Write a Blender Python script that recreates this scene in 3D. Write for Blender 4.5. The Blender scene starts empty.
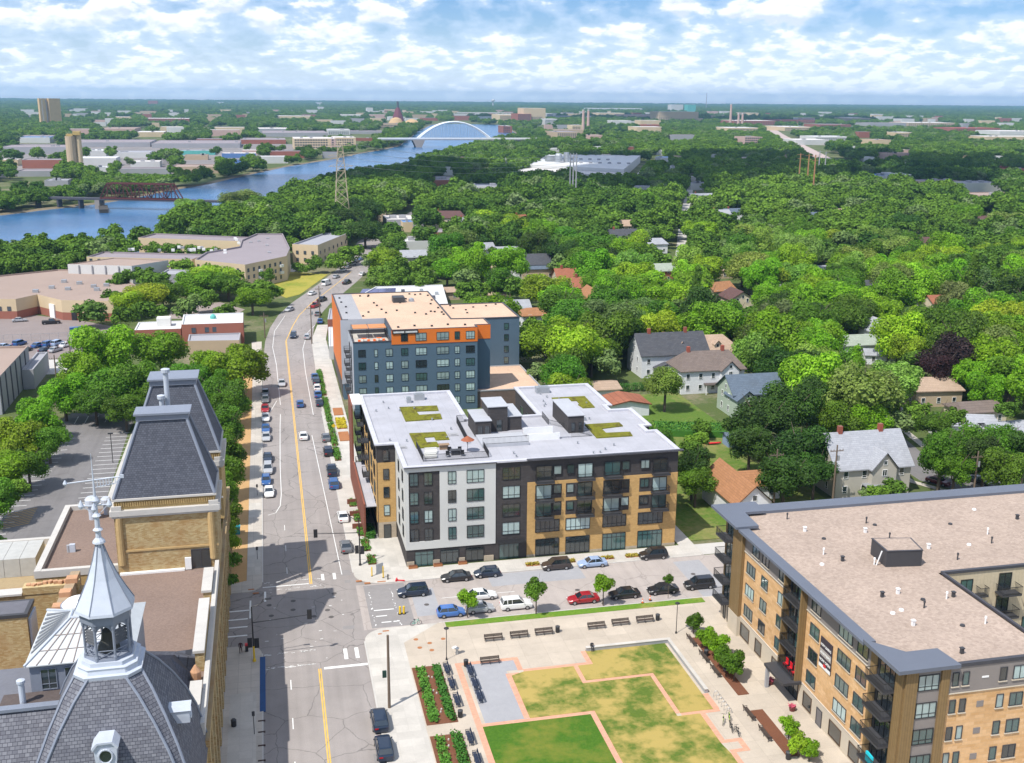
import bpy, math, random
from mathutils import Vector, Matrix, noise
RNG = random.Random(11)
scene = bpy.context.scene
COL = scene.collection
# ---------------------------------------------------------------- camera geometry (survey of the photograph)
F, YAW, TILT, ROLL, H, CX, CY = 1080.0, math.radians(12.8), math.atan(283.5 / 1080), .0085, 72.5, 512.0, 381.5
fw = Vector((math.sin(YAW) * math.cos(TILT), math.cos(YAW) * math.cos(TILT), -math.sin(TILT)))
_r0 = Vector((math.cos(YAW), -math.sin(YAW), 0)); _u0 = _r0.cross(fw)
cr = _r0 * math.cos(ROLL) + _u0 * math.sin(ROLL); cu = -_r0 * math.sin(ROLL) + _u0 * math.cos(ROLL)
def ray(x, y): return fw * F + cr * (x - CX) - cu * (y - CY)
def G(x, y, z=0.0):
    d = ray(x, y); t = (z - H) / d.z; return (d.x * t, d.y * t)
def PX(x, y, z=0.0):
    p = Vector((x, y, z - H)); w = p.dot(fw); return (CX + F * p.dot(cr) / w, CY - F * p.dot(cu) / w)
def DIST(x, y, z=0): return Vector((x, y, z - H)).dot(fw)

# ---------------------------------------------------------------- materials
MATS = {}
def nt(name):
    m = bpy.data.materials.new(name); m.use_nodes = True
    t = m.node_tree; t.nodes.clear()
    return m, t, t.nodes, t.links
class NB:
    def __init__(s, t): s.t = t
    def n(s, typ, ins=None, **kw):
        nd = s.t.nodes.new(typ)
        for k, v in kw.items(): setattr(nd, k, v)
        for k, v in (ins or {}).items():
            sock = nd.inputs[k]
            if isinstance(v, bpy.types.NodeSocket): s.t.links.new(v, sock)
            else: sock.default_value = v
        return nd
    def math(s, op, a, b=0.0, c=0.0, clamp=False):
        nd = s.n('ShaderNodeMath', {0: a, 1: b, 2: c}, operation=op); nd.use_clamp = clamp; return nd.outputs[0]
    def mix(s, f, a, b, typ='MIX'):
        nd = s.n('ShaderNodeMix', data_type='RGBA', blend_type=typ)
        for k, v in ((0, f), (6, a), (7, b)):
            if isinstance(v, bpy.types.NodeSocket): s.t.links.new(v, nd.inputs[k])
            else: nd.inputs[k].default_value = v
        return nd.outputs[2]
    def noise(s, vec, scale, detail=3, rough=.55, dist=0.0):
        return s.n('ShaderNodeTexNoise', {'Vector': vec, 'Scale': scale, 'Detail': detail, 'Roughness': rough, 'Distortion': dist}).outputs[0]
    def ramp(s, f, a, b):
        return s.n('ShaderNodeMapRange', {0: f, 1: a, 2: b, 3: 0.0, 4: 1.0}).outputs[0]
def c4(c): return (c[0], c[1], c[2], 1)
def finish(b, col, rough=.85, metal=0., bump=None, bs=.3, spec=.35, bd=.05):
    ins = {'Base Color': col, 'Roughness': rough, 'Metallic': metal, 'Specular IOR Level': spec}
    p = b.n('ShaderNodeBsdfPrincipled', ins)
    if bump is not None:
        bp = b.n('ShaderNodeBump', {'Height': bump, 'Strength': bs, 'Distance': bd}); b.t.links.new(bp.outputs[0], p.inputs['Normal'])
    o = b.n('ShaderNodeOutputMaterial'); b.t.links.new(p.outputs[0], o.inputs[0]); return p
def M(name, c, rough=.85, var=.18, sc=1.2, metal=0., spec=.3, bump=.15, big=.12):
    """plain weathered material: fine and broad colour variation in world space"""
    if name in MATS: return MATS[name]
    m, t, N, L = nt(name); b = NB(t)
    P = b.n('ShaderNodeNewGeometry').outputs['Position']
    f1 = b.noise(P, sc, 4); f2 = b.noise(P, sc * .11, 2)
    k = b.math('ADD', b.math('MULTIPLY_ADD', f1, var * 2, 1 - var), b.math('MULTIPLY_ADD', f2, big * 2, -big))
    col = b.mix(1.0, c4(c), b.n('ShaderNodeCombineColor', {0: k, 1: k, 2: k}).outputs[0], 'MULTIPLY')
    finish(b, col, rough, metal, f1 if bump else None, bump, spec)
    MATS[name] = m; return m
def wallvec(b):
    g = b.n('ShaderNodeNewGeometry')
    cr_ = b.n('ShaderNodeVectorMath', {0: g.outputs['True Normal'], 1: (0, 0, 1)}, operation='CROSS_PRODUCT').outputs[0]
    nr = b.n('ShaderNodeVectorMath', {0: cr_}, operation='NORMALIZE').outputs[0]
    u = b.n('ShaderNodeVectorMath', {0: g.outputs['Position'], 1: nr}, operation='DOT_PRODUCT').outputs['Value']
    z = b.n('ShaderNodeSeparateXYZ', {0: g.outputs['Position']}).outputs[2]
    return b.n('ShaderNodeCombineXYZ', {0: u, 1: z, 2: 0.0}).outputs[0], g.outputs['Position']
def BRICK(name, c1, c2, cm, bw=.6, bh=.2, mortar=.012, rough=.9, stain=.3, stainc=(.09, .07, .05), off=.5, bump=.3, horiz=False):
    if name in MATS: return MATS[name]
    m, t, N, L = nt(name); b = NB(t)
    v, P = wallvec(b)
    if horiz: v = P
    br = b.n('ShaderNodeTexBrick', {'Vector': v, 'Color1': c4(c1), 'Color2': c4(c2), 'Mortar': c4(cm), 'Scale': 1.0, 'Mortar Size': mortar,
             'Mortar Smooth': .3, 'Bias': 0.0, 'Brick Width': bw, 'Row Height': bh}, offset=off)
    n1 = b.noise(P, .35, 5, .6); n2 = b.noise(P, 2.5, 3)
    st = b.math('MULTIPLY', b.ramp(n1, .48, .72), stain)
    col = b.mix(st, br.outputs[0], c4(stainc))
    k = b.math('MULTIPLY_ADD', n2, .3, .85)
    col = b.mix(1.0, col, b.n('ShaderNodeCombineColor', {0: k, 1: k, 2: k}).outputs[0], 'MULTIPLY')
    finish(b, col, rough, 0, br.outputs[1], -bump, .25, .02)
    MATS[name] = m; return m
def ASPHALT(name, c, crack=.5, csc=.16, patch=.25):
    m, t, N, L = nt(name); b = NB(t)
    P = b.n('ShaderNodeNewGeometry').outputs['Position']
    n1 = b.noise(P, 9, 3); n2 = b.noise(P, .07, 4, .6); n3 = b.noise(P, .6, 3)
    wv = b.n('ShaderNodeVectorMath', {0: P, 1: b.n('ShaderNodeTexNoise', {'Vector': P, 'Scale': .5, 'Detail': 4}).outputs[1]}, operation='ADD').outputs[0]
    vo = b.n('ShaderNodeTexVoronoi', {'Vector': wv, 'Scale': csc}, feature='DISTANCE_TO_EDGE').outputs[0]
    ck = b.math('MULTIPLY', b.math('SUBTRACT', 1, b.ramp(vo, 0.0, .012)), crack)
    # wheel tracks and patches: streaks along the street
    sp = b.n('ShaderNodeMapping', {'Vector': P, 'Scale': (1.0, .03, 1)}).outputs[0]
    n4 = b.noise(sp, .9, 3)
    k = b.math('ADD', b.math('MULTIPLY_ADD', n1, .25, .78), b.math('MULTIPLY_ADD', n2, patch * 2, -patch))
    k = b.math('ADD', k, b.math('MULTIPLY_ADD', n4, .3, -.15)); k = b.math('ADD', k, b.math('MULTIPLY_ADD', n3, .16, -.08))
    col = b.mix(1.0, c4(c), b.n('ShaderNodeCombineColor', {0: k, 1: k, 2: k}).outputs[0], 'MULTIPLY')
    col = b.mix(ck, col, (.035, .033, .033, 1))
    finish(b, col, .9, 0, n1, .1, .2)
    MATS[name] = m; return m
def SLABS(name, c, w=1.8, h=1.8, jc=.7, var=.12):
    m, t, N, L = nt(name); b = NB(t)
    P = b.n('ShaderNodeNewGeometry').outputs['Position']
    c2 = tuple(x * (1 - var) for x in c)
    br = b.n('ShaderNodeTexBrick', {'Vector': P, 'Color1': c4(c), 'Color2': c4(c2), 'Mortar': c4(tuple(x * jc for x in c)), 'Scale': 1.0, 'Mortar Size': .03,
             'Mortar Smooth': .2, 'Bias': 0.0, 'Brick Width': w, 'Row Height': h}, offset=0.0)
    n1 = b.noise(P, .25, 5, .65); n2 = b.noise(P, 5, 3)
    k = b.math('ADD', b.math('MULTIPLY_ADD', n1, .5, .74), b.math('MULTIPLY_ADD', n2, .14, -.07))
    col = b.mix(1.0, br.outputs[0], b.n('ShaderNodeCombineColor', {0: k, 1: k, 2: k}).outputs[0], 'MULTIPLY')
    finish(b, col, .85, 0, n2, .08, .3)
    MATS[name] = m; return m
def GRASS(name, c1, c2, c3=None, thr=(.45, .6), sc=.18):
    m, t, N, L = nt(name); b = NB(t)
    P = b.n('ShaderNodeNewGeometry').outputs['Position']
    n1 = b.noise(P, 3.5, 4, .7); n2 = b.noise(P, sc, 5, .65); n3 = b.noise(P, .9, 3)
    col = b.mix(b.ramp(n1, .3, .7), c4(c1), c4(c2))
    if c3: col = b.mix(b.ramp(b.math('MULTIPLY_ADD', n3, .25, b.math('MULTIPLY', n2, .85)), *thr), col, c4(c3))
    finish(b, col, .95, 0, n1, .5, .1, .08)
    MATS[name] = m; return m
def GRAVEL(name, c1, c2, sc=2.2):
    m, t, N, L = nt(name); b = NB(t)
    P = b.n('ShaderNodeNewGeometry').outputs['Position']
    v = b.n('ShaderNodeTexVoronoi', {'Vector': P, 'Scale': sc * 2}); s = b.n('ShaderNodeSeparateColor', {0: v.outputs[1]}).outputs[0]
    n1 = b.noise(P, sc * 1.7, 5, .75); n2 = b.noise(P, .12, 5, .6)
    f = b.math('MULTIPLY_ADD', s, .5, b.math('MULTIPLY', b.ramp(n1, .3, .7), .5))
    col = b.mix(f, c4(c1), c4(c2))
    k = b.math('MULTIPLY_ADD', n2, .4, .8)
    col = b.mix(1.0, col, b.n('ShaderNodeCombineColor', {0: k, 1: k, 2: k}).outputs[0], 'MULTIPLY')
    finish(b, col, .95, 0, s, .4, .15, .04)
    MATS[name] = m; return m
def GLASS(name, c, rough=.08, blinds=None, metal=.0):
    """window glass seen from outside: dark mirror-like pane, or pane with pale blinds behind"""
    m, t, N, L = nt(name); b = NB(t)
    oi = b.n('ShaderNodeObjectInfo').outputs['Random']
    P = b.n('ShaderNodeNewGeometry').outputs['Position']
    n = b.noise(P, .8, 2)
    k = b.math('ADD', b.math('MULTIPLY_ADD', oi, .7, .55), b.math('MULTIPLY_ADD', n, .5, -.25))
    col = b.mix(1.0, c4(c), b.n('ShaderNodeCombineColor', {0: k, 1: k, 2: k}).outputs[0], 'MULTIPLY')
    p = finish(b, col, rough, metal, None, 0, .9)
    p.inputs['Coat Weight'].default_value = .6; p.inputs['Coat Roughness'].default_value = .03
    MATS[name] = m; return m
def LEAFM(name):
    """foliage: colour comes from each tree's own object colour, varied leaf by leaf"""
    m, t, N, L = nt(name); b = NB(t)
    oi = b.n('ShaderNodeObjectInfo')
    at = b.n('ShaderNodeAttribute', attribute_name='tint').outputs['Fac']
    P = b.n('ShaderNodeNewGeometry').outputs['Position']
    n = b.noise(P, .25, 2)
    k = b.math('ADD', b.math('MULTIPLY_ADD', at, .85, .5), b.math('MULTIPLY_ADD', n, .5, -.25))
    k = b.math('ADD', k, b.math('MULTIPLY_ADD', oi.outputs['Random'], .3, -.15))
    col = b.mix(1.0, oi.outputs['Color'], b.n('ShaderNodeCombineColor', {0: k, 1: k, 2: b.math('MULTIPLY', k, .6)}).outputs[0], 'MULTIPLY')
    d = b.n('ShaderNodeBsdfPrincipled', {'Base Color': col, 'Roughness': .55, 'Specular IOR Level': .25})
    tl = b.n('ShaderNodeBsdfTranslucent', {'Color': b.mix(1.0, col, (1.15, 1.5, .4, 1), 'MULTIPLY')})
    mx = b.n('ShaderNodeMixShader', {0: .32}); L.new(d.outputs[0], mx.inputs[1]); L.new(tl.outputs[0], mx.inputs[2])
    o = b.n('ShaderNodeOutputMaterial'); L.new(mx.outputs[0], o.inputs[0])
    MATS[name] = m; return m
def FARLEAFM(name):
    """the far wood: colour drifts from stand to stand and from tree to tree"""
    m, t, N, L = nt(name); b = NB(t)
    oi = b.n('ShaderNodeObjectInfo')
    at = b.n('ShaderNodeAttribute', attribute_name='tint').outputs['Fac']
    P = b.n('ShaderNodeNewGeometry').outputs['Position']
    st = b.ramp(b.noise(P, .004, 3, .6), .38, .62); rnd = oi.outputs['Random']
    base = b.mix(b.math('MULTIPLY_ADD', rnd, .5, b.math('MULTIPLY', st, .5)), (.05, .115, .022, 1), (.17, .29, .035, 1))
    wn = b.n('ShaderNodeTexWhiteNoise', {'W': rnd}, noise_dimensions='1D').outputs[0]
    base = b.mix(b.ramp(wn, .88, 1.0), base, (.20, .27, .11, 1))
    k = b.math('MULTIPLY_ADD', at, .8, .6)
    col = b.mix(1.0, base, b.n('ShaderNodeCombineColor', {0: k, 1: k, 2: k}).outputs[0], 'MULTIPLY')
    d = b.n('ShaderNodeBsdfDiffuse', {'Color': col}); tl = b.n('ShaderNodeBsdfTranslucent', {'Color': col})
    mx = b.n('ShaderNodeMixShader', {0: .2}); L.new(d.outputs[0], mx.inputs[1]); L.new(tl.outputs[0], mx.inputs[2])
    o = b.n('ShaderNodeOutputMaterial'); L.new(mx.outputs[0], o.inputs[0])
    MATS[name] = m; return m
def OBJC(name, rough=.3, metal=.0, coat=.6, spec=.5):
    m, t, N, L = nt(name); b = NB(t)
    oi = b.n('ShaderNodeObjectInfo').outputs['Color']
    p = finish(b, oi, rough, metal, None, 0, spec); p.inputs['Coat Weight'].default_value = coat; p.inputs['Coat Roughness'].default_value = .06
    MATS[name] = m; return m

asphalt = ASPHALT('street_asphalt', (.315, .285, .27)); asphalt2 = ASPHALT('side_street_surface', (.42, .37, .34), .25, .12)
lotasph = ASPHALT('parking_asphalt', (.20, .19, .19), .25)
wornm = M('worn_patch', (.25, .235, .23), .95, .15); patchm = M('asphalt_patch', (.11, .108, .11), .95, .1)
conc = SLABS('pavement_concrete', (.50, .455, .40), 1.6, 1.6); plazac = SLABS('plaza_concrete', (.50, .43, .35), 3.1, 3.1, .78)
whitec = SLABS('new_concrete', (.52, .49, .445), 1.5, 1.5, .88); greyc = M('grey_concrete', (.33, .33, .345), .9, .1)
conc2 = M('plain_concrete', (.47, .45, .42), .9, .12)
kerbm = M('kerb_concrete', (.50, .48, .45), .9, .12)
pinkpav = BRICK('salmon_paving', (.62, .33, .22), (.56, .28, .19), (.52, .33, .25), .4, .2, .01, .9, .1, horiz=True)
lawn_g = GRASS('green_lawn', (.045, .115, .012), (.075, .16, .018), (.16, .18, .03), (.53, .7), .12)
lawn_d = GRASS('dry_lawn', (.075, .125, .02), (.115, .165, .028), (.385, .295, .092), (.455, .61), .15)
lawn_v = GRASS('verge_grass', (.09, .19, .02), (.15, .25, .03), (.30, .26, .08), (.55, .75), .3)
lawn_y = GRASS('yard_grass', (.07, .13, .02), (.12, .19, .035), (.26, .22, .09), (.5, .7), .05)
sand = M('sandy_soil', (.47, .29, .13), .95, .15, 2.5, bump=.3)
mulch = M('brown_mulch', (.16, .065, .035), .95, .35, 6, bump=.5)
wpaint = M('white_road_paint', (.72, .72, .70), .8, .25, 5); ypaint = M('yellow_road_paint', (.78, .46, .06), .8, .15, 4)
bluepaint = M('blue_paint', (.02, .07, .20), .7)
ironm = M('cast_iron', (.10, .09, .085), .7)
rustplate = M('rusty_plate', (.36, .15, .06), .8, .2, 8)
black = M('black_metal', (.02, .02, .022), .5, .1, spec=.5, bump=0)
dgrey = M('dark_grey_metal', (.055, .055, .06), .5, .1, bump=0)
steel = M('galvanised_steel', (.42, .44, .46), .45, .15, 3, metal=.6, bump=0)
white = M('white_painted', (.78, .78, .77), .6, .06, 2)
offwhite = M('off_white_panel', (.66, .655, .62), .7, .05, 2)
yellowp = M('yellow_plastic', (.75, .50, .03), .5, .1)
orangep = M('orange_plastic', (.8, .16, .03), .5, .1); redp = M('red_plastic', (.6, .02, .03), .4, .1)
bluep = M('blue_plastic', (.02, .15, .45), .4, .1)
tealp = M('teal_cloth', (.02, .55, .65), .6, .1)
wood = M('weathered_wood', (.28, .19, .12), .85, .3, 4); woodpole = M('utility_pole_wood', (.16, .12, .09), .9, .25, 5)
bark = M('tree_bark', (.11, .085, .065), .95, .3, 3, bump=.5)
rubber = M('tyre_rubber', (.02, .02, .02), .8, .1, bump=0); rim = M('alloy_rim', (.45, .45, .46), .35, .1, metal=.7, bump=0)
carpaint = OBJC('car_paint'); lampred = M('tail_lamp_red', (.45, .01, .01), .3, .05, bump=0); lampw = M('headlamp_clear', (.75, .75, .72), .2, .05, bump=0)
carglass = GLASS('car_glass', (.02, .03, .04), .05)
g_dark = GLASS('window_glass_dark', (.028, .04, .045)); g_teal = GLASS('window_glass_teal', (.05, .105, .105), .1); g_blind = GLASS('window_blinds_pale', (.36, .47, .46), .3)
leafm = LEAFM('foliage'); farleaf = FARLEAFM('far_foliage')
g_far = M('far_window_glass', (.06, .075, .09), .2, .1, spec=.7, bump=0)

# ---------------------------------------------------------------- mesh building
ORG = {}
class MB:
    def __init__(s): s.v = []; s.f = []; s.m = []; s.sm = False; s.t = []
    def face(s, pts, mi=0):
        b = len(s.v); s.v += [tuple(p) for p in pts]; s.f.append(tuple(range(b, b + len(pts)))); s.m.append(mi)
    def box(s, x0, x1, y0, y1, z0, z1, mi=0):
        if x0 > x1: x0, x1 = x1, x0
        if y0 > y1: y0, y1 = y1, y0
        b = len(s.v)
        s.v += [(x0, y0, z0), (x1, y0, z0), (x1, y1, z0), (x0, y1, z0), (x0, y0, z1), (x1, y0, z1), (x1, y1, z1), (x0, y1, z1)]
        for f in ((0, 3, 2, 1), (4, 5, 6, 7), (0, 1, 5, 4), (1, 2, 6, 5), (2, 3, 7, 6), (3, 0, 4, 7)):
            s.f.append(tuple(b + i for i in f)); s.m.append(mi)
        return s
    def obox(s, cx, cy, w, d, z0, z1, a=0, mi=0):
        c, q = math.cos(a), math.sin(a)
        return s.prism([(cx + c * x - q * y, cy + q * x + c * y) for x, y in ((-w / 2, -d / 2), (w / 2, -d / 2), (w / 2, d / 2), (-w / 2, d / 2))], z0, z1, mi)
    def prism(s, poly, z0, z1, mi=0, top=None):
        top = top or poly; n = len(poly); b = len(s.v)
        s.v += [(x, y, z0) for x, y in poly] + [(x, y, z1) for x, y in top]
        s.f.append(tuple(b + i for i in reversed(range(n)))); s.m.append(mi)
        s.f.append(tuple(b + n + i for i in range(n))); s.m.append(mi)
        for i in range(n):
            j = (i + 1) % n; s.f.append((b + i, b + j, b + n + j, b + n + i)); s.m.append(mi)
        return s
    def walls(s, poly, z0, z1, mi=0):
        n = len(poly)
        for i in range(n):
            a, c = poly[i], poly[(i + 1) % n]
            s.face([(a[0], a[1], z0), (c[0], c[1], z0), (c[0], c[1], z1), (a[0], a[1], z1)], mi)
        return s
    def sheet(s, poly, z, mi=0): s.face([(x, y, z) for x, y in poly], mi); return s
    def lathe(s, prof, cx=0, cy=0, n=8, ph=0., mi=0, sq=1.0, cap=True):
        b = len(s.v)
        for r, z in prof:
            for i in range(n):
                a = ph + 2 * math.pi * i / n; s.v.append((cx + r * math.cos(a), cy + r * math.sin(a) * sq, z))
        for k in range(len(prof) - 1):
            for i in range(n):
                j = (i + 1) % n; s.f.append((b + k * n + i, b + k * n + j, b + (k + 1) * n + j, b + (k + 1) * n + i)); s.m.append(mi)
        if cap:
            s.f.append(tuple(b + i for i in reversed(range(n)))); s.m.append(mi)
            t = b + (len(prof) - 1) * n; s.f.append(tuple(t + i for i in range(n))); s.m.append(mi)
        return s
    def tube(s, p, q, r, n=6, mi=0, r2=None):
        p, q = Vector(p), Vector(q); d = (q - p)
        if d.length < 1e-6: return s
        d.normalize(); a = d.orthogonal().normalized(); c = d.cross(a); b = len(s.v); r2 = r if r2 is None else r2
        for o, rr in ((p, r), (q, r2)):
            for i in range(n):
                t = 2 * math.pi * i / n; s.v.append(tuple(o + (a * math.cos(t) + c * math.sin(t)) * rr))
        for i in range(n):
            j = (i + 1) % n; s.f.append((b + i, b + j, b + n + j, b + n + i)); s.m.append(mi)
        s.f.append(tuple(b + i for i in reversed(range(n)))); s.m.append(mi)
        s.f.append(tuple(b + n + i for i in range(n))); s.m.append(mi)
        return s
    def path(s, pts, r, n=6, mi=0):
        for a, c in zip(pts, pts[1:]): s.tube(a, c, r, n, mi)
        return s
    def loft(s, rings, mi=0, cap=True, closed=True):
        b = len(s.v); n = len(rings[0])
        for r in rings: s.v += [tuple(p) for p in r]
        for k in range(len(rings) - 1):
            for i in range(n if closed else n - 1):
                j = (i + 1) % n; s.f.append((b + k * n + i, b + k * n + j, b + (k + 1) * n + j, b + (k + 1) * n + i)); s.m.append(mi)
        if cap:
            s.f.append(tuple(b + i for i in reversed(range(n)))); s.m.append(mi)
            t = b + (len(rings) - 1) * n; s.f.append(tuple(t + i for i in range(n))); s.m.append(mi)
        return s
    def mesh(s, name, mats, org=(0, 0, 0), smooth=None):
        me = bpy.data.meshes.new(name)
        ox, oy, oz = org
        me.from_pydata([(x - ox, y - oy, z - oz) for x, y, z in s.v], [], s.f)
        if not isinstance(mats, (list, tuple)): mats = [mats]
        for m in mats: me.materials.append(m)
        me.polygons.foreach_set('material_index', s.m)
        if s.sm or smooth: me.polygons.foreach_set('use_smooth', [True] * len(s.f))
        me.update(); return me
    def build(s, name, mats, parent=None, label=None, smooth=None, stuff=False):
        o = ORG.get(parent.name, (0, 0, 0)) if parent else (0, 0, 0)
        ob = bpy.data.objects.new(name, s.mesh(name, mats, o, smooth)); COL.objects.link(ob)
        if parent: ob.parent = parent; ORG[ob.name] = o
        if label: ob['label'] = label
        if stuff: ob['kind'] = 'stuff'
        return ob
def tag(o, label=None, cat=None, group=None, kind=None):
    for k, v in (('label', label), ('category', cat), ('group', group), ('kind', kind)):
        if v: o[k] = v
    return o
def thing(name, label, cat, loc=(0, 0, 0), group=None, rz=0):
    o = bpy.data.objects.new(name, None); COL.objects.link(o); o.location = loc; o.rotation_euler.z = rz
    o.empty_display_size = .2; ORG[o.name] = tuple(loc); return tag(o, label, cat, group)
def inst(mesh, name, parent, loc=(0, 0, 0), rz=0., local=False, label=None, color=None):
    o = bpy.data.objects.new(name, mesh); COL.objects.link(o)
    g = (0, 0, 0) if (local or parent is None) else ORG.get(parent.name, (0, 0, 0))
    o.location = (loc[0] - g[0], loc[1] - g[1], loc[2] - g[2]); o.rotation_euler.z = rz
    if parent: o.parent = parent
    if label: o['label'] = label
    if color: o.color = c4(color)
    ORG[o.name] = tuple(loc) if not local else (0, 0, 0); return o
KIDS = {}
def kids(o): return [c for c in bpy.data.objects if c.parent == o] if o.name not in KIDS else KIDS[o.name]
def proto_done(o):
    """remember the tree of parts of a prototype so that it can be copied quickly"""
    KIDS[o.name] = [c for c in bpy.data.objects if c.parent == o]
    for c in KIDS[o.name]: KIDS[c.name] = [g for g in bpy.data.objects if g.parent == c]
USED = set()
def copy_tree(o, parent=None):
    c = o.copy(); COL.objects.link(c); c.parent = parent
    for ch in KIDS.get(o.name, []): copy_tree(ch, c)
    return c
def place(proto, loc, rz=0, label=None, group=None, color=None, scale=None):
    """first use moves the prototype itself, later ones copy it with its parts and sub-parts"""
    if proto.name in USED: o = copy_tree(proto)
    else: o = proto; USED.add(proto.name)
    o.location = loc; o.rotation_euler.z = rz
    if scale: o.scale = (scale,) * 3 if not isinstance(scale, tuple) else scale
    if label: o['label'] = label
    if group: o['group'] = group
    if color:
        for ch in o.children: ch.color = c4(color)
    return o
def struct(name, mb, mats, label=None):
    o = mb.build(name, mats); o['kind'] = 'structure'
    if label: o['label'] = label
    return o
def inset(poly, d):
    out = []; n = len(poly)
    for i in range(n):
        p0, p1, p2 = (Vector(poly[(i + k) % n]) for k in (-1, 0, 1))
        e1 = (p1 - p0).normalized(); e2 = (p2 - p1).normalized()
        n1 = Vector((-e1.y, e1.x)); n2 = Vector((-e2.y, e2.x)); k = 1 + n1.dot(n2)
        out.append(tuple(p1 + (n1 + n2) * (d / max(k, .3))))
    return out
def rect(x0, x1, y0, y1): return [(x0, y0), (x1, y0), (x1, y1), (x0, y1)]
def inpoly(x, y, poly):
    c = False; n = len(poly); j = n - 1
    for i in range(n):
        xi, yi = poly[i]; xj, yj = poly[j]
        if (yi > y) != (yj > y) and x < (xj - xi) * (y - yi) / (yj - yi) + xi: c = not c
        j = i
    return c
EX = []      # ground that trees stay off: (poly, bbox)
def keep_off(poly, m=0.):
    if m: poly = inset(poly, -m)
    xs = [p[0] for p in poly]; ys = [p[1] for p in poly]; EX.append((poly, min(xs), max(xs), min(ys), max(ys)))
def keep_view(poly, hv, top=13.):
    """keep trees out of the ground between the camera and what the photograph shows of a building"""
    k = 1 - max(0, top - hv) / H; q = [(x * k, y * k) for x, y in poly]; n = len(poly)
    for i in range(n): j = (i + 1) % n; keep_off([poly[i], poly[j], q[j], q[i]])
def free(x, y):
    for p, a, b, c, d in EX:
        if a < x < b and c < y < d and inpoly(x, y, p): return False
    return True
LAND = []    # named landmarks for labels: (x, y, z, phrase)
def landmark(x, y, z, name): px = PX(x, y, z); LAND.append((px[0], px[1], name))

# ---------------------------------------------------------------- windows, balconies
WM = {}
RZ = {'S': 0., 'W': -math.pi / 2, 'E': math.pi / 2, 'N': math.pi}
def wmesh(w, h, cols, glass, rows=1, fm=None, t=.07):
    k = (round(w, 2), round(h, 2), cols, rows, glass.name, (fm or dgrey).name)
    if k in WM: return WM[k]
    b = MB()
    b.box(0, w, -.09, .0, 0, t); b.box(0, w, -.09, .0, h - t, h); b.box(0, t, -.09, .0, t, h - t); b.box(w - t, w, -.09, 0, t, h - t)
    for i in range(1, cols): x = w * i / cols; b.box(x - t * .4, x + t * .4, -.08, 0, t, h - t)
    if rows == 2: b.box(t, w - t, -.075, 0, h * .26, h * .26 + t * .7)
    if rows == 3: b.box(t, w - t, -.075, 0, h * .76, h * .76 + t * .7)
    p = MB().box(t * .8, w - t * .8, -.03, .0, t * .8, h - t * .8)
    WM[k] = (b.mesh('window_frame', fm or dgrey), p.mesh('pane', glass), w, h); return WM[k]
SILL = {}
def window(par, face, a, z0, w, h, plane, glass=None, cols=2, rows=1, sill=None, fm=None, name='window'):
    glass = glass or RNG.choice([g_teal, g_dark, g_dark, g_blind])
    fmesh, pmesh, w, h = wmesh(w, h, cols, glass, rows, fm)
    loc = {'S': (a, plane - .004, z0), 'W': (plane - .004, a + w, z0), 'E': (plane + .004, a, z0), 'N': (a + w, plane + .004, z0)}[face]
    o = inst(fmesh, name, par, loc, RZ[face])
    p = bpy.data.objects.new('pane', pmesh); COL.objects.link(p); p.parent = o
    if sill:
        k = (round(w, 2), sill.name)
        if k not in SILL: SILL[k] = MB().box(-.08, w + .08, -.14, 0, -.12, -.003).mesh('sill', sill)
        s = bpy.data.objects.new('sill', SILL[k]); COL.objects.link(s); s.parent = o
    return o
BALM = {}
def balcony(par, face, a, z0, w, plane, depth=1.4, hgt=1.05):
    k = (round(w, 2), depth)
    if k not in BALM:
        s = MB().box(0, w, -depth, 0, -.22, 0)
        r = MB(); r.box(0, w, -depth, -depth + .05, hgt - .06, hgt); r.box(0, .05, -depth + .05, 0, hgt - .06, hgt); r.box(w - .05, w, -depth + .05, 0, hgt - .06, hgt)
        r.box(0, w, -depth, -depth + .04, .08, .13)
        n = int(w / .14)
        for i in range(n + 1): x = .01 + (w - .04) * i / n; r.box(x, x + .025, -depth + .01, -depth + .035, .0, hgt - .06)
        m = int(depth / .16)
        for i in range(1, m):
            y = -depth * i / m
            for x in (.01, w - .035): r.box(x, x + .025, y, y + .025, 0, hgt - .06)
        BALM[k] = (s.mesh('balcony_slab', dgrey), r.mesh('railing', black))
    loc = {'S': (a, plane - .05, z0), 'W': (plane - .05, a + w, z0), 'E': (plane + .05, a, z0), 'N': (a + w, plane + .05, z0)}[face]
    o = inst(BALM[k][0], 'balcony', par, loc, RZ[face])
    q = bpy.data.objects.new('railing', BALM[k][1]); COL.objects.link(q); q.parent = o
    return o
def flat_block(par, poly, z0, zr, wallm, roofm, copm, par_h=.5, cw=.35, over=0., off=True):
    """walls, a roof inside the parapet and a coping around it"""
    MB().walls(poly, z0, zr + par_h).build('wall', wallm, par)
    inn = inset(poly, cw); rf = MB(); rf.sheet(inset(poly, cw * .9), zr); rf.build('roof', roofm, par)
    c = MB(); out = inset(poly, -over - .03); n = len(poly); zt = zr + par_h
    for i in range(n):
        j = (i + 1) % n
        a, b_, c_, d = out[i], out[j], inn[j], inn[i]
        c.face([(*a, zt + .08), (*b_, zt + .08), (*c_, zt + .08), (*d, zt + .08)])
        c.face([(*a, zt - .18), (*b_, zt - .18), (*b_, zt + .08), (*a, zt + .08)])
        c.face([(*c_, zr), (*d, zr), (*d, zt + .08), (*c_, zt + .08)])
        c.face([(*b_, zt - .18), (*a, zt - .18), (*poly[i], zt - .18), (*poly[j], zt - .18)])
    c.build('parapet', copm, par)
    if off: keep_off(poly, 1.5)
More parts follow.
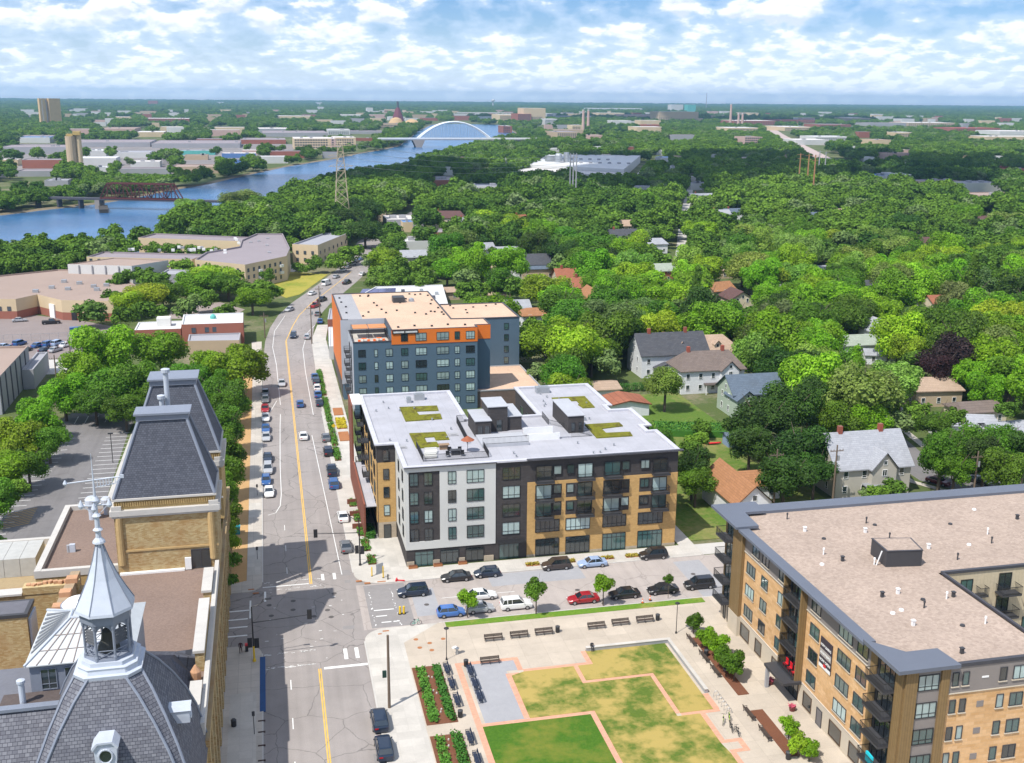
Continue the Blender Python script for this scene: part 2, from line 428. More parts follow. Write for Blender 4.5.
# ---------------------------------------------------------------- ground, river, streets
townm = GRASS('town_ground', (.06, .10, .025), (.11, .13, .05), (.24, .20, .14), (.55, .72), .03)
b = MB(); NG = 24
XE = [-9000, -3000, -900, -300, 0, 300, 900, 3000, 13000]; YE = [-60, 60, 300, 900, 2700, 6000, 15200]
for i in range(len(XE) - 1):
    for j in range(len(YE) - 1): b.face([(XE[i], YE[j], 0), (XE[i + 1], YE[j], 0), (XE[i + 1], YE[j + 1], 0), (XE[i], YE[j + 1], 0)])
struct('ground', b, townm)
# river
FARB = [(-900, 640), (-300, 650), (-200, 690), (-160, 716), (-142, 746), (-118, 776), (-97, 817), (-80, 870), (-66, 909), (-44, 962), (-28, 1022), (23, 1186), (77, 1316), (124, 1458), (153, 1529), (199, 1665), (266, 2031), (318, 2339), (437, 2935), (500, 3150)]
NEARB = [(-900, 450), (-300, 480), (-117, 523), (-86, 512), (-66, 507), (-50, 560), (-30, 640), (5, 697), (43, 847), (82, 972), (114, 994), (164, 1176), (211, 1294), (347, 1698), (470, 1960), (600, 2750), (640, 3000)]
RIV = FARB + NEARB[::-1]
def water_mat():
    m, t, N, L = nt('river_water'); b = NB(t)
    P = b.n('ShaderNodeNewGeometry').outputs['Position']
    n1 = b.noise(b.n('ShaderNodeMapping', {'Vector': P, 'Scale': (1, .45, 1)}).outputs[0], .35, 4, .65)
    n2 = b.noise(P, .016, 6, .65)
    col = b.mix(b.ramp(n2, .35, .65), (.018, .085, .21, 1), (.045, .16, .35, 1))
    p = finish(b, col, .22, 0, n1, .55, .5, .6)
    return m
b = MB()
# split into strips between the two banks so that no face is huge
def along(pts, n):
    L = [0]
    for a, c in zip(pts, pts[1:]): L.append(L[-1] + math.dist(a, c))
    out = []
    for i in range(n + 1):
        s = L[-1] * i / n; k = max(j for j in range(len(L)) if L[j] <= s + 1e-6); k = min(k, len(pts) - 2)
        t = (s - L[k]) / max(L[k + 1] - L[k], 1e-6); out.append((pts[k][0] + (pts[k + 1][0] - pts[k][0]) * t, pts[k][1] + (pts[k + 1][1] - pts[k][1]) * t))
    return out
b.sheet(RIV[::-1], .35)
struct('river', b, water_mat()); keep_off(RIV, 2.)
bank = M('river_bank_soil', (.20, .16, .10), .95, .3, .3)
for pts, sg in ((FARB[2:], 1), (NEARB[1:], -1)):
    b = MB(); q = along(pts, 120)
    for i, (a, c) in enumerate(zip(q, q[1:])):
        d = Vector((c[0] - a[0], c[1] - a[1])).normalized(); n_ = Vector((-d.y, d.x)) * sg * (2.5 + 1.5 * math.sin(i * 1.7)); n2 = Vector((-d.y, d.x)) * sg * (2.5 + 1.5 * math.sin((i + 1) * 1.7))
        e = Vector((-d.y, d.x)) * sg * -1
        b.face([(a[0] + e.x, a[1] + e.y, .3), (c[0] + e.x, c[1] + e.y, .3), (c[0] + n2.x, c[1] + n2.y, 1.3), (a[0] + n_.x, a[1] + n_.y, 1.3)])
    struct('river_bank', b, bank)

# the main street: straight, then bending away to the east of north
CL = [(3.4, 40), (3.4, 180), (3.6, 250), (3.9, 300), (4.6, 330), (6.2, 350), (9.0, 370), (14, 392), (20.2, 413), (27, 437), (34, 463), (40, 490), (45, 520), (52, 560), (66, 610), (84, 660), (101, 715), (116, 761), (146, 850), (177, 944), (230, 1080)]
def ribbon(pts, w0, w1, z, mb, mi=0):
    """strip between two sideways offsets of a polyline (negative = west side)"""
    L = []
    for i, p in enumerate(pts):
        a = pts[max(i - 1, 0)]; c = pts[min(i + 1, len(pts) - 1)]
        d = Vector((c[0] - a[0], c[1] - a[1])).normalized(); n = Vector((d.y, -d.x)); L.append(((p[0] + n.x * w0, p[1] + n.y * w0), (p[0] + n.x * w1, p[1] + n.y * w1)))
    for (a, c), (d, e) in zip(L, L[1:]): mb.face([(*a, z), (*c, z), (*e, z), (*d, z)], mi)
    return [p for p, _ in L] + [p for _, p in L][::-1]
b = MB(); poly = ribbon(CL, -6.9, 7.2, .024, b); struct('street', b, asphalt); keep_off(ribbon(CL, -9.5, 11, 0, MB()))
b = MB(); b.sheet(rect(10.58, 140, 138.9, 153.6), .02); struct('cross_street', b, asphalt2); keep_off(rect(5, 140, 136, 156))
b = MB(); b.sheet(rect(8, 16.5, 132, 158.5), .016); b.sheet(rect(-9.2, -3.0, 131, 158.4), .012); struct('street', b, asphalt)
b = MB(); b.sheet(rect(-9, -3.52, 137.5, 154.5), .02); struct('driveway', b, asphalt)
# pavements are real kerbs 0.13 high
def fillet(cx, cy, r, a0, a1, n=8): return [(cx + r * math.cos(math.radians(a0 + (a1 - a0) * i / n)), cy + r * math.sin(math.radians(a0 + (a1 - a0) * i / n))) for i in range(n + 1)]
KZ = .13
b = MB(); b.prism([(-9.5, 40), (-3.45, 40)] + fillet(-6.0, 135.0, 2.55, 0, 90) + [(-9.5, 137.55)], 0, KZ)
b.prism([(-6.0, 154.4)] + fillet(-6.0, 157.0, 2.6, -90, 0) + [(-3.4, 300), (-3.3, 330), (-6.3, 330), (-5.7, 300), (-5.7, 158.5), (-9.5, 157), (-9.5, 154.4)], 0, KZ)
struct('pavement', b, conc)
b = MB(); b.sheet(rect(-7.3, -4.1, 109.6, 125.2), KZ + .006); b.sheet(rect(-5.65, -3.6, 160.5, 171), KZ + .006); b.sheet(rect(-5.65, -3.6, 185, 192), KZ + .006); struct('new_pavement', b, whitec)
b = MB(); b.prism(rect(-9.6, -5.72, 158.2, 300), 0, .10); struct('soil_strip', b, sand); keep_off(rect(-5.8, -3, 150, 330))
# plaza block and the pavement in front of the two middle buildings
b = MB(); b.prism([(10.4, 40), (15.55, 40), (15.55, 134), (21.0, 138.8), (13.6, 138.8)] + fillet(13.6, 135.6, 3.2, 90, 180), 0, KZ); struct('pavement', b, whitec)
b = MB(); b.prism([(15.55, 40), (100, 40), (100, 138.8), (21.0, 138.8), (15.55, 134)], 0, KZ - .004); struct('plaza', b, plazac); keep_off(rect(10, 100, 40, 139))
b = MB(); b.prism(fillet(14.6, 157.6, 4.0, 180, 270) + [(67.5, 153.6), (67.5, 173.0), (70.5, 176), (70.5, 190), (64.9, 190), (64.9, 158), (10.7, 158)], 0, KZ - .002)
b.prism([(10.6, 158.003), (19.4, 158.003), (19.4, 171.3), (16, 171.3), (16, 330), (18, 352), (14.5, 352), (11.6, 330), (11.0, 290), (10.6, 250)], 0, KZ)
struct('pavement', b, whitec); keep_off(rect(9, 72, 150, 190)); keep_off(rect(9, 66, 158, 300))
b = MB(); b.sheet(rect(67.6, 110, 153.8, 158), .028); struct('alley', b, conc2)
b = MB(); b.prism(rect(66.5, 100, 159.5, 250), 0, .12); struct('back_lawn', b, lawn_y)
# lane and crossing markings
b = MB(); ribbon([(x + .25, y) for x, y in CL if 60 < y < 420][:], .0, .14, .034, b); ribbon([(x + .6, y) for x, y in CL if 60 < y < 420], .0, .14, .034, b)
bb = MB()
for a0, a1 in ((60, 129.5), (155.5, 330)):
    for dx in (0, .26): bb.sheet(rect(3.75 + dx, 3.88 + dx, a0, a1), .034)
ribbon([(3.9, 330), (4.9, 338), (6.5, 352), (9.2, 370), (14.3, 392), (20.4, 413), (27.2, 437), (34.2, 463)], -.08, .12, .034, bb)
struct('yellow_line', bb, ypaint)
b = MB()
b.sheet([(8.75, 158), (8.87, 158), (7.5, 232), (7.38, 232)], .034)
ribbon([(1.0, 250), (.75, 240), (.5, 225), (.3, 212), (.25, 196), (-.05, 190), (-.9, 186.5), (-2.3, 185.6)], 0, .13, .034, b)
ribbon([(8.4, 248), (8.2, 290), (8.5, 318), (10.6, 340), (13.5, 352)], 0, .13, .034, b)
ribbon([(1.0, 258), (.6, 300), (-.2, 322), (.6, 345), (4.4, 370)], 0, .13, .034, b)
ribbon([(-1.9, 250), (.2, 262)], 0, .13, .034, b)
for y in range(62, 128, 9): b.sheet(rect(.1, .22, y, y + 2.4), .034)
for y in range(160, 186, 9): b.sheet(rect(.4, .5, y, y + 2.4), .034)
b.sheet(rect(4.5, 10.2, 129.2, 129.75), .034); b.sheet(rect(-3.3, 3.6, 155.6, 155.85), .034)
def bars(y0, y1, xs, w=.5, keep=None):
    for i, x in enumerate(xs):
        if keep and i not in keep: continue
        b.sheet(rect(x, x + w, y0, y1), .034)
bars(131.3, 134.2, [7.3 + 0, 8.8 + 0], .5); bars(156.5, 158.8, [5.6, 7.4], .45)
for y in (140.6, 143.2, 145.6, 148.3): b.sheet(rect(-8.9, -5.4 + (.3 if y > 147 else 0), y, y + .35), .034)
b.sheet(rect(-5.2, -4.95, 145.8, 151.6), .034); b.sheet(rect(-3.1, -2.8, 150.8, 154.2), .034)
R2 = random.Random(4)
for k in range(170):      # worn remains of the old crossings
    s = R2.random()
    if s < .35: x, y = R2.uniform(-3.2, 3.6), R2.choice([130.9, 134.6]) + R2.gauss(0, .12)
    elif s < .6: x, y = R2.uniform(-3.2, 6), R2.choice([154.6, 157.3]) + R2.gauss(0, .12)
    elif s < .85: x, y = R2.choice([12.3, 15.7]) + R2.gauss(0, .08), R2.uniform(139.2, 151.5)
    else: x, y = R2.uniform(-3, 9), R2.uniform(130.5, 158)
    w, d = R2.uniform(.08, .5), R2.uniform(.04, .16)
    if .6 <= s < .85: w, d = d, w
    a = R2.uniform(-.2, .2); b.face([(x + u * math.cos(a) - v * math.sin(a), y + u * math.sin(a) + v * math.cos(a), .0345) for u, v in ((-w / 2, -d / 2), (w / 2, -d / 2), (w / 2, d / 2), (-w / 2, d / 2))])
for x0, x1, y in ((12.5, 15.4, 144.5), (12.6, 14.2, 142.6), (13.2, 14.6, 140.6), (14.9, 15.8, 140.6)): b.sheet(rect(x0, x1, y, y + .25), .034)
b.sheet(rect(22.8, 34, 146.6, 146.72), .034)
struct('road_markings', b, wpaint)
b = MB()
for x, y, w, d in ((9.4, 158.6, 1.5, 1.9), (9.5, 155.3, .9, 1.0), (8.5, 140.2, 1.6, 1.0), (9.4, 106, 1.0, 6), (5.4, 232, 1.2, 5)): b.obox(x, y, w, d, .0, .028)
b.sheet(rect(11.7, 17.9, 139.2, 153.2), .0265)
struct('asphalt_patches', b, wornm)
b = MB(); b.sheet(rect(18.5, 22.0, 141.5, 150.5), .0275); b.sheet(rect(31, 46, 149.0, 153.3), .0275); b.sheet(rect(61.5, 66, 139, 152), .0275); struct('street_patch', b, greyc)
# kerbs
b = MB()
b.box(-3.45, -3.27, 60, 134.9, 0, .145); b.box(10.24, 10.4, 60, 135.5, 0, .145); b.box(21.2, 100, 138.802, 138.96, 0, .145); b.box(15, 67, 153.44, 153.598, 0, .145)
b.box(-3.39, -3.22, 157.4, 300, 0, .145); b.box(10.44, 10.6, 158.2, 250, 0, .145)
struct('kerb', b, kerbm)
b = MB(); b.box(-3.7, -3.0, 120.5, 134, .03, .155); struct('blue_kerb', b, bluepaint)
# ironwork
b = MB()
for x, y in ((5.9, 146.2), (1.0, 147.3), (-2.1, 146), (1.1, 150.2), (3.9, 144.6), (6.3, 143.9), (7.2, 151.5), (20.3, 145), (43.5, 145.2), (63, 147), (-2.4, 149.5)): b.lathe([(.38, .02), (.38, .042)], x, y, 12)
struct('manhole_covers', b, ironm)
b = MB()
for x, y, w, d in ((11.2, 154.9, .9, .5), (12.4, 153.9, .9, .5), (14.6, 154.0, 1.3, .35), (-5.0, 155.2, .9, .4), (-4.3, 153.8, .9, .4), (13.5, 137.9, .9, .35), (12.6, 137.2, .5, .3)): b.obox(x, y, w, d, .12, .142)
for x, y in ((17.3, 134.6), (19.0, 133.2), (17.5, 132.2), (19.0, 131.2), (21, 134)): b.lathe([(.33, .12), (.33, .139)], x, y, 12)
struct('iron_plates', b, rustplate)
def landmarks():
    pass
# ---------------------------------------------------------------- plaza
Z = KZ
b = MB(); b.sheet([(22.0, 112.3), (27.7, 112.3), (27.7, 122), (27.7, 123.7), (29.2, 123.7), (29.2, 126.3), (22.6, 126.3), (22.6, 112.3)], Z + .006); struct('grey_paving', b, greyc)
def band(name, segs):
    b = MB()
    for x0, x1, y0, y1 in segs: b.sheet(rect(x0, x1, y0, y1), Z + .012)
    struct(name, b, pinkpav)
band('brick_paving_band', [(21.4, 22.15, 60, 127.0), (22.15, 29.9, 126.3, 127.0), (29.2, 29.9, 123.6, 126.3), (29.9, 38.3, 123.1, 123.75), (38.6, 39.3, 123.1, 126.7), (38.3, 38.6, 123.1, 123.75),
    (27.4, 28.1, 112.4, 123.05), (22.15, 36.2, 111.6, 112.3), (35.5, 36.2, 60, 111.6), (28.1, 29.2, 122.4, 123.05), (36.6, 37.2, 119.3, 123.1), (36.6, 46.3, 118.7, 119.3), (45.7, 46.3, 109.6, 118.7),
    (46.3, 51.3, 109.0, 109.6), (48.6, 49.3, 103.2, 109.0), (48.6, 51.4, 102.6, 103.2), (50.7, 51.4, 100.6, 102.6), (49.0, 50.7, 100.6, 101.2), (48.9, 49.6, 60, 100.6), (50.6, 51.4, 109.6, 113.2)])
b = MB(); b.prism(rect(22.15, 35.5, 60, 111.6), 0, Z + .05); struct('green_lawn', b, lawn_g)
b = MB(); b.prism([(28.1, 112.3), (36.2, 112.3), (36.2, 60), (45.7, 60), (48.9, 60), (48.9, 100.6), (48.6, 102.6), (48.6, 109.0), (45.7, 109.0), (45.7, 118.7), (36.6, 118.7), (36.6, 123.1), (29.9, 123.1), (28.1, 122.4)], 0, Z + .045)
b.prism([(37.2, 119.3), (46.3, 119.3), (46.3, 109.6), (50.6, 109.6), (50.6, 126.8), (39.3, 126.8), (39.3, 123.1), (37.2, 123.1)], 0, Z + .045)
struct('dry_lawn', b, lawn_d)
b = MB(); b.prism(rect(22.0, 61.0, 137.2, 138.7), 0, Z + .05); struct('grass_verge', b, lawn_v)
# low grey wall round the lawn corner
w = MB(); w.prism([(39.4, 126.95), (51.4, 126.95), (51.4, 113.3), (51.0, 113.3), (51.0, 126.5), (39.4, 126.5)], 0, .62)
t = thing('retaining_wall', 'low grey stone wall with pale coping round the corner of the dry lawn', 'wall', (45, 120, 0))
w.build('wall', greyc, t); w = MB(); w.prism([(39.35, 127.0), (51.45, 127.0), (51.45, 113.25), (50.95, 113.25), (50.95, 126.45), (39.35, 126.45)], .62, .7); w.build('coping', whitec, t)
# planting beds
def shrubs(mb, x0, x1, y0, y1, n, h, rs):
    for i in range(n):
        x, y = rs.uniform(x0, x1), rs.uniform(y0, y1)
        for k in range(5):
            a, r = rs.uniform(0, 6.28), rs.uniform(.08, .26); zz = rs.uniform(.15, h); p = Vector((x + r * math.cos(a), y + r * math.sin(a), Z + zz))
            u = Vector((rs.gauss(0, 1), rs.gauss(0, 1), rs.gauss(0, .5))).normalized() * rs.uniform(.08, .17); v = u.cross(Vector((rs.gauss(0, 1), rs.gauss(0, 1), 1))).normalized() * .11
            mb.face([p - u, p - v, p + u, p + v])
bedgreen = M('bed_foliage', (.08, .21, .02), .7, .4, 6, bump=0); bedgreen2 = M('hedge_foliage', (.045, .15, .015), .7, .4, 6, bump=0)
def bed(x0, x1, y0, y1, lab, rows, seed):
    t = thing('planting_bed', lab, 'flower bed', ((x0 + x1) / 2, (y0 + y1) / 2, 0), 'planting beds along the plaza pavement')
    MB().prism(rect(x0, x1, y0, y1), 0, Z + .06).build('mulch', mulch, t)
    rs = random.Random(seed)
    for (a, c, n, h, m) in rows:
        f = MB(); shrubs(f, a, c, y0 + .3, y1 - .3, n, h, rs); o = f.build('foliage', m, t)
    for k in range(6): MB().lathe([(.13, Z + .05), (.12, Z + .2), (.05, Z + .28)], (x0 + x1) / 2 + rs.uniform(-.2, .6), rs.uniform(y0 + .5, y1 - .5), 6).build('stone', whitec, t)
bed(15.7, 19.5, 113.3, 126.95, 'brown mulch bed with two green rows, beside the street pavement and nearest the crossing', [(16.2, 17.2, 330, .45, bedgreen), (18.3, 19.2, 420, .6, bedgreen2)], 1)
bed(15.7, 19.5, 99, 110.9, 'brown mulch bed with two green rows, next one along the pavement at the picture edge', [(16.2, 17.2, 260, .45, bedgreen), (18.1, 19.2, 330, .75, bedgreen2)], 2)
# benches
darkwood = M('dark_bench_slats', (.075, .055, .045), .7, .2, 5); navy = M('dark_blue_bench_slats', (.02, .03, .06), .55, .15, 5)
def bench_proto(m):
    t = thing('bench', '', 'bench')
    s = MB()
    for k in range(4): s.box(-1.3, 1.3, -.25 + k * .125, -.15 + k * .125, .42, .46)
    s.build('seat', m, t); s = MB()
    for k in range(4):
        z = .52 + k * .1; y = .27 + k * .02; s.box(-1.3, 1.3, y, y + .035, z, z + .08)
    s.build('backrest', m, t)
    for x in (-1.2, 0, 1.2):
        l = MB(); l.box(x - .025, x + .025, -.24, -.19, 0, .42); l.box(x - .025, x + .025, .2, .25, 0, .42); l.box(x - .02, x + .02, -.24, .25, .38, .418); l.tube((x, .26, .4), (x, .36, .93), .022); l.build('leg', black, t)
    for x in (-1.24, 1.24):
        l = MB(); l.box(x - .03, x + .03, -.24, .28, .62, .66); l.box(x - .02, x + .02, -.24, -.2, .46, .62); l.build('armrest', black, t)
    proto_done(t); return t
bp = bench_proto(darkwood); bn = bench_proto(navy)
GB = 'plaza benches'
for i, (px, py, lab) in enumerate([(493.6, 640.5, 'dark slatted bench facing the lawn, nearest the plaza lamp of the three-bench row'), (519.3, 637.5, 'dark slatted bench, middle of the three-bench row behind the grey paving'), (544, 634.5, 'dark slatted bench right beside the round bin, end of the three-bench row')]):
    x, y = G(px, py + 1); place(bp, (x, y, Z), 0, lab, GB)
for i, (px, py, lab) in enumerate([(596.5, 628.5, 'dark slatted bench behind the end of the low stone wall'), (620.5, 625, 'dark slatted bench, middle one of the row behind the low stone wall'), (645, 622, 'dark slatted bench beside the bin, behind the low stone wall')]):
    x, y = G(px, py + 1); place(bp, (x, y, Z), 0, lab, GB)
x, y = G(490, 664.5); place(bp, (x, y, Z), 0, 'brown slatted bench standing alone at the top edge of the grey paving', GB)
for i, (x, y, lab) in enumerate([(22.9, 124.3, 'navy bench on the grey paving, nearest its bin'), (22.9, 121.0, 'navy bench on the grey paving, middle of its row'), (22.9, 117.9, 'navy bench on the grey paving, far from its bin, lowest of its row'),
        (20.0, 125.3, 'navy bench along the mulch bed, nearest the plaza lamp'), (20.0, 121.6, 'navy bench along the mulch bed, middle of three'), (20.0, 117.6, 'navy bench along the mulch bed, beside the low black bin'),
        (20.1, 109.3, 'navy bench beside the second mulch bed, upper one'), (20.1, 105.0, 'navy bench beside the second mulch bed, lower one at the picture edge')]):
    place(bn, (x, y, Z), -math.pi / 2, lab, GB)
for x, y, lab in ((54.3, 125.9, 'dark bench at the head of the leafy bed along the brick block'), (54.3, 121.4, 'dark bench beside the leafy bed, second from the plaza lamp'), (54.3, 117.6, 'dark bench beside the leafy bed, just past the bin'), (54.3, 107.3, 'dark bench beside the bare mulch strip near the bicycles'), (54.3, 102.9, 'dark bench beside the bushes at the lower end of the plaza')):
    place(bp, (x, y, Z), math.pi / 2, lab, GB)
# bins
def bin_proto():
    t = thing('litter_bin', '', 'litter bin'); MB().lathe([(.26, 0), (.3, .1), (.31, .8), (.27, .86)], n=14).build('body', black, t, smooth=False)
    MB().lathe([(.33, .862), (.33, .92), (.2, 1.0), (.06, 1.02)], n=14).build('lid', dgrey, t); proto_done(t); return t
lb = bin_proto()
for px, py, lab in ((557.5, 633, 'round black bin at the end of the three-bench row'), (657.5, 621, 'round black bin next to the plaza lamp by the brick block'), (466, 667, 'round black bin at the head of the navy benches on the grey paving'), (460.3, 718, 'low black bin at the foot of the mulch bed benches'), (706, 657, 'black bin between benches beside the leafy bed'), (788, 760, 'black bin beside the lowest bushes of the plaza')):
    x, y = G(px, py); place(lb, (x, y, Z), 0, lab, 'litter bins on the plaza')
# pot planters by the entrance
bloom = M('pink_blossom', (.55, .1, .16), .7, .5, 8, bump=0); potm = M('dark_red_pot', (.16, .045, .04), .6)
def pot(px, py, lab):
    x, y = G(px, py); t = thing('flower_pot', lab, 'flower pot', (x, y, Z), 'flower pots by the entrance')
    MB().lathe([(.32, Z), (.42, Z + .45), (.45, Z + .55)], x, y, 12).build('pot', potm, t)
    f = MB(); rs = random.Random(int(px))
    for k in range(120):
        p = Vector((x, y, Z + .62)) + Vector((rs.gauss(0, .2), rs.gauss(0, .2), abs(rs.gauss(0, .12)))); u = Vector((rs.gauss(0, 1), rs.gauss(0, 1), rs.gauss(0, 1))).normalized() * .07; v = u.orthogonal(); f.face([p - u, p - v, p + u, p + v])
    f.build('flowers', bloom, t)
pot(770, 685, 'flower pot with pink blossom beside the canopy, nearer the leafy bed'); pot(792, 711.5, 'flower pot with pink blossom out on the paving below the canopy')
# lamps
def plaza_lamp(x, y, lab):
    t = thing('plaza_lamp', lab, 'street lamp', (x, y, Z), 'black lamps on the plaza'); MB().lathe([(.16, Z), (.12, Z + .2), (.055, Z + .4), (.045, Z + 4.4)], x, y, 10).build('post', black, t)
    MB().lathe([(.08, Z + 4.4), (.34, Z + 4.55), (.34, Z + 4.62), (.1, Z + 4.75)], x, y, 12).build('lamp_head', black, t)
x, y = G(446.6, 660.5); plaza_lamp(x, y, 'slim black plaza lamp near the street corner, left of the benches')
x, y = G(676, 634); plaza_lamp(x, y, 'slim black plaza lamp beside the leafy bed of the brick block')
x, y = G(457, 655)
t = thing('drinking_fountain', 'small pale drinking fountain next to the plaza lamp', 'fountain', (x, y, Z)); MB().lathe([(.2, Z), (.16, Z + .75), (.3, Z + .8), (.3, Z + .9)], x, y, 10).build('pedestal', steel, t); MB().obox(x - .3, y + .2, .7, .4, Z + .9, Z + .98, .5).build('basin', white, t)
x, y = G(592.5, 650.5)
t = thing('person', 'person sitting at the end of the low stone wall, dark top', 'person', (x, y, Z))
# signs, bollards and poles near the corner
def signal(x, y, sgn, lab, face):
    """signal pole with a mast arm, lamp arm and three heads"""
    t = thing('traffic_signal', lab, 'traffic signal', (x, y, Z), 'traffic signals at the crossing')
    MB().lathe([(.24, Z), (.2, Z + .3), (.13, Z + .4), (.12, Z + 2.2)], x, y, 10).build('base', yellowp if sgn > 0 else black, t)
    p = MB().tube((x, y, 2.2), (x, y, 8.0), .11, 8, r2=.08); pts = [(x, y, 8.0)] + [(x + sgn * (1.5 * math.sin(k * .26)), y, 8.0 + .9 * (1 - math.cos(k * .26))) for k in range(1, 7)] + [(x + sgn * 2.0, y, 8.95)]
    p.path(pts, .06, 6); p.build('pole', black, t)
    MB().box(min(x + sgn * 1.8, x + sgn * 2.6), max(x + sgn * 1.8, x + sgn * 2.6), y - .15, y + .15, 8.86, 9.0).build('street_light', black, t)
    L = 7.4 if sgn > 0 else 6.8
    MB().tube((x, y, 5.7), (x + sgn * L, y + .3, 5.95), .075, 8, r2=.05).build('mast_arm', black, t)
    lens = [M('signal_red', (.25, .02, .01), .4), M('signal_amber', (.3, .15, .01), .4), M('signal_green', (.01, .18, .08), .4)]
    for hx, hy, hz, f in ((x + sgn * L, y + .3, 6.0, face), (x - .45, y - .1, 2.9, face), (x + .42, y, 2.7, -1)):
        h = MB(); h.box(hx - .21, hx + .21, hy - .14, hy + .14, hz - .6, hz + .6); h.box(hx - .3, hx + .3, hy - .015, hy + .015, hz - .7, hz + .7); o = h.build('signal_head', black, t)
        for k in range(3):
            l = MB(); yy = hy - .145 * f; l.tube((hx, yy, hz + .38 - k * .38), (hx, yy - .05 * f, hz + .38 - k * .38), .14, 10); l.build('lens', lens[k], o)
signal(-4.4, 133.1, 1, 'black signal pole with yellow base and long arm over the street, beside the brewery', -1)
signal(11.9, 160.7, -1, 'black signal pole with long arm on the corner of the grey and white block', -1)
x, y = G(389.4, 708.5)
t = thing('utility_pole', 'plain dark brown pole without arms on the plaza pavement', 'pole', (x, y, Z)); MB().tube((x, y, Z), (x, y, 9.9), .19, 10, r2=.15).build('pole', woodpole, t)
MB().box(x - .75, x - .25, y - .1, y + .1, 4.3, 5.2).build('sign', M('dark_green_sign', (.02, .05, .04), .6), t)
for px, py, hh, m, lab in ((372, 577, 1.5, yellowp, 'slim yellow marker post on the building corner'), (383.3, 578.5, 1.9, yellowp, 'thick yellow marker post near the kerb, beside a temporary panel'), (388, 580, .8, black, 'short black bollard next to the yellow marker post')):
    x, y = G(px, py); t = thing('bollard', lab, 'bollard', (x, y, Z)); MB().lathe([(.14, Z), (.14, Z + .08)], x, y, 8).build('foot', black, t); MB().lathe([(.1, Z + .08), (.1, Z + hh), (.06, Z + hh + .06)], x, y, 8).build('post', m, t)
x, y = G(380, 575); t = thing('construction_panel', 'leaning grey mesh panel on the corner pavement', 'panel', (x, y, Z)); MB().obox(x, y + .3, 1.3, .06, Z, Z + 1.7, .5).build('panel', M('grey_mesh', (.4, .42, .44), .7), t); MB().obox(x, y + .3, 1.4, .3, Z - .004, Z + .1, .5).build('foot', steel, t)
x, y = G(400.5, 581.5); t = thing('road_barrier', 'fallen red and black barrier lying on the corner pavement', 'barrier', (x, y, Z)); MB().obox(x, y, 1.3, .22, Z, Z + .14, -.3).build('board', redp, t); MB().obox(x - .6, y + .2, .2, .8, Z + .002, Z + .3, -.3).build('foot', redp, t)
x, y = G(403, 600); 
t = thing('barrel_barrier', 'yellow barrier with two black feet standing in the side street', 'barrier', (x, y, .03)); x, y = G(402, 614)
t.location = (x, y, .03); ORG[t.name] = (x, y, .03)
for dx in (-.28, .28): MB().lathe([(.3, .03), (.3, .12)], x + dx, y, 10).build('foot', black, t); MB().lathe([(.17, .12), (.15, 1.2), (.08, 1.25)], x + dx, y, 10).build('post', yellowp, t)
def cone_proto():
    t = thing('traffic_cone', '', 'traffic cone'); MB().box(-.2, .2, -.2, .2, 0, .04).build('base', black, t); MB().lathe([(.15, .04), (.03, .75)], n=10).build('cone', orangep, t); MB().lathe([(.122, .3), (.09, .46)], n=10, cap=False).build('reflective_band', white, t); proto_done(t); return t
cp = cone_proto()
for px, py, lab in ((642.5, 604, 'orange cone on the verge between two black cars, nearer the plaza'), (650, 601, 'orange cone on the verge touching the parked black car')):
    x, y = G(px, py); place(cp, (x, y, Z + .05), 0, lab, 'traffic cones')
x, y = G(416, 626); 
def bike(x, y, rz, frame_m, lab, grp=None):
    t = thing('bicycle', lab, 'bicycle', (x, y, 0), grp, rz); ORG[t.name] = (0, 0, 0)
    for wx in (-.52, .52):
        w_ = MB(); pr = [(wx + .33 * math.cos(a * math.pi / 8), 0, .34 + .33 * math.sin(a * math.pi / 8) + Z) for a in range(17)]; w_.path(pr, .025, 5)
        for a in range(8): w_.tube((wx, 0, .34 + Z), pr[a * 2], .006, 3)
        w_.build('wheel', rubber, t)
    f = MB(); A, B_, C_, D = (-.52, 0, .34 + Z), (-.05, 0, .32 + Z), (-.2, 0, .8 + Z), (.38, 0, .82 + Z)
    for p, q in ((A, B_), (A, C_), (B_, C_), (C_, D), (B_, D), (D, (.52, 0, .34 + Z))): f.tube(p, q, .03, 5)
    f.build('frame', frame_m, t)
    MB().box(-.34, -.1, -.08, .08, .88 + Z, .95 + Z).build('saddle', black, t); MB().tube((.38, -.28, 1.02 + Z), (.38, .28, 1.02 + Z), .02, 5).tube((.38, 0, .82 + Z), (.38, 0, 1.02 + Z), .02, 5).build('handlebar', black, t)
bike(x, y, .2, M('green_frame', (.1, .4, .3), .5), 'bicycle with green frame lying by the pavement corner of the side street')
lime = M('lime_frame', (.35, .55, .05), .5)
for k, (px, py, m, lab) in enumerate(((723, 724, lime, 'lime yellow hire bicycle on the paving, nearest the lawn'), (729, 721, lime, 'lime yellow hire bicycle, behind the other and nearer the brick block'), (731, 731, black, 'dark bicycle parked between lime ones and the benches'), (737, 735, black, 'dark bicycle at the lower end of the parked bicycles'))):
    x, y = G(px, py); bike(x, y, 1.1 + .15 * k, m, lab, 'bicycles parked on the plaza')
x, y = G(724, 667); 
t = thing('cafe_table', 'small dark round table at the end of the leafy bed', 'table', (x, y, Z)); x, y = G(726, 675); t.location = (x, y, Z); ORG[t.name] = (x, y, Z)
MB().lathe([(.45, Z + .72), (.45, Z + .76)], x, y, 14).build('table_top', dgrey, t); MB().lathe([(.25, Z), (.05, Z + .05), (.05, Z + .72)], x, y, 8).build('leg', black, t)
bk = MB()
t = thing('bicycle_rack', 'row of steel hoops for bicycles at the end of the low stone wall', 'bicycle rack', (51.8, 110, Z))
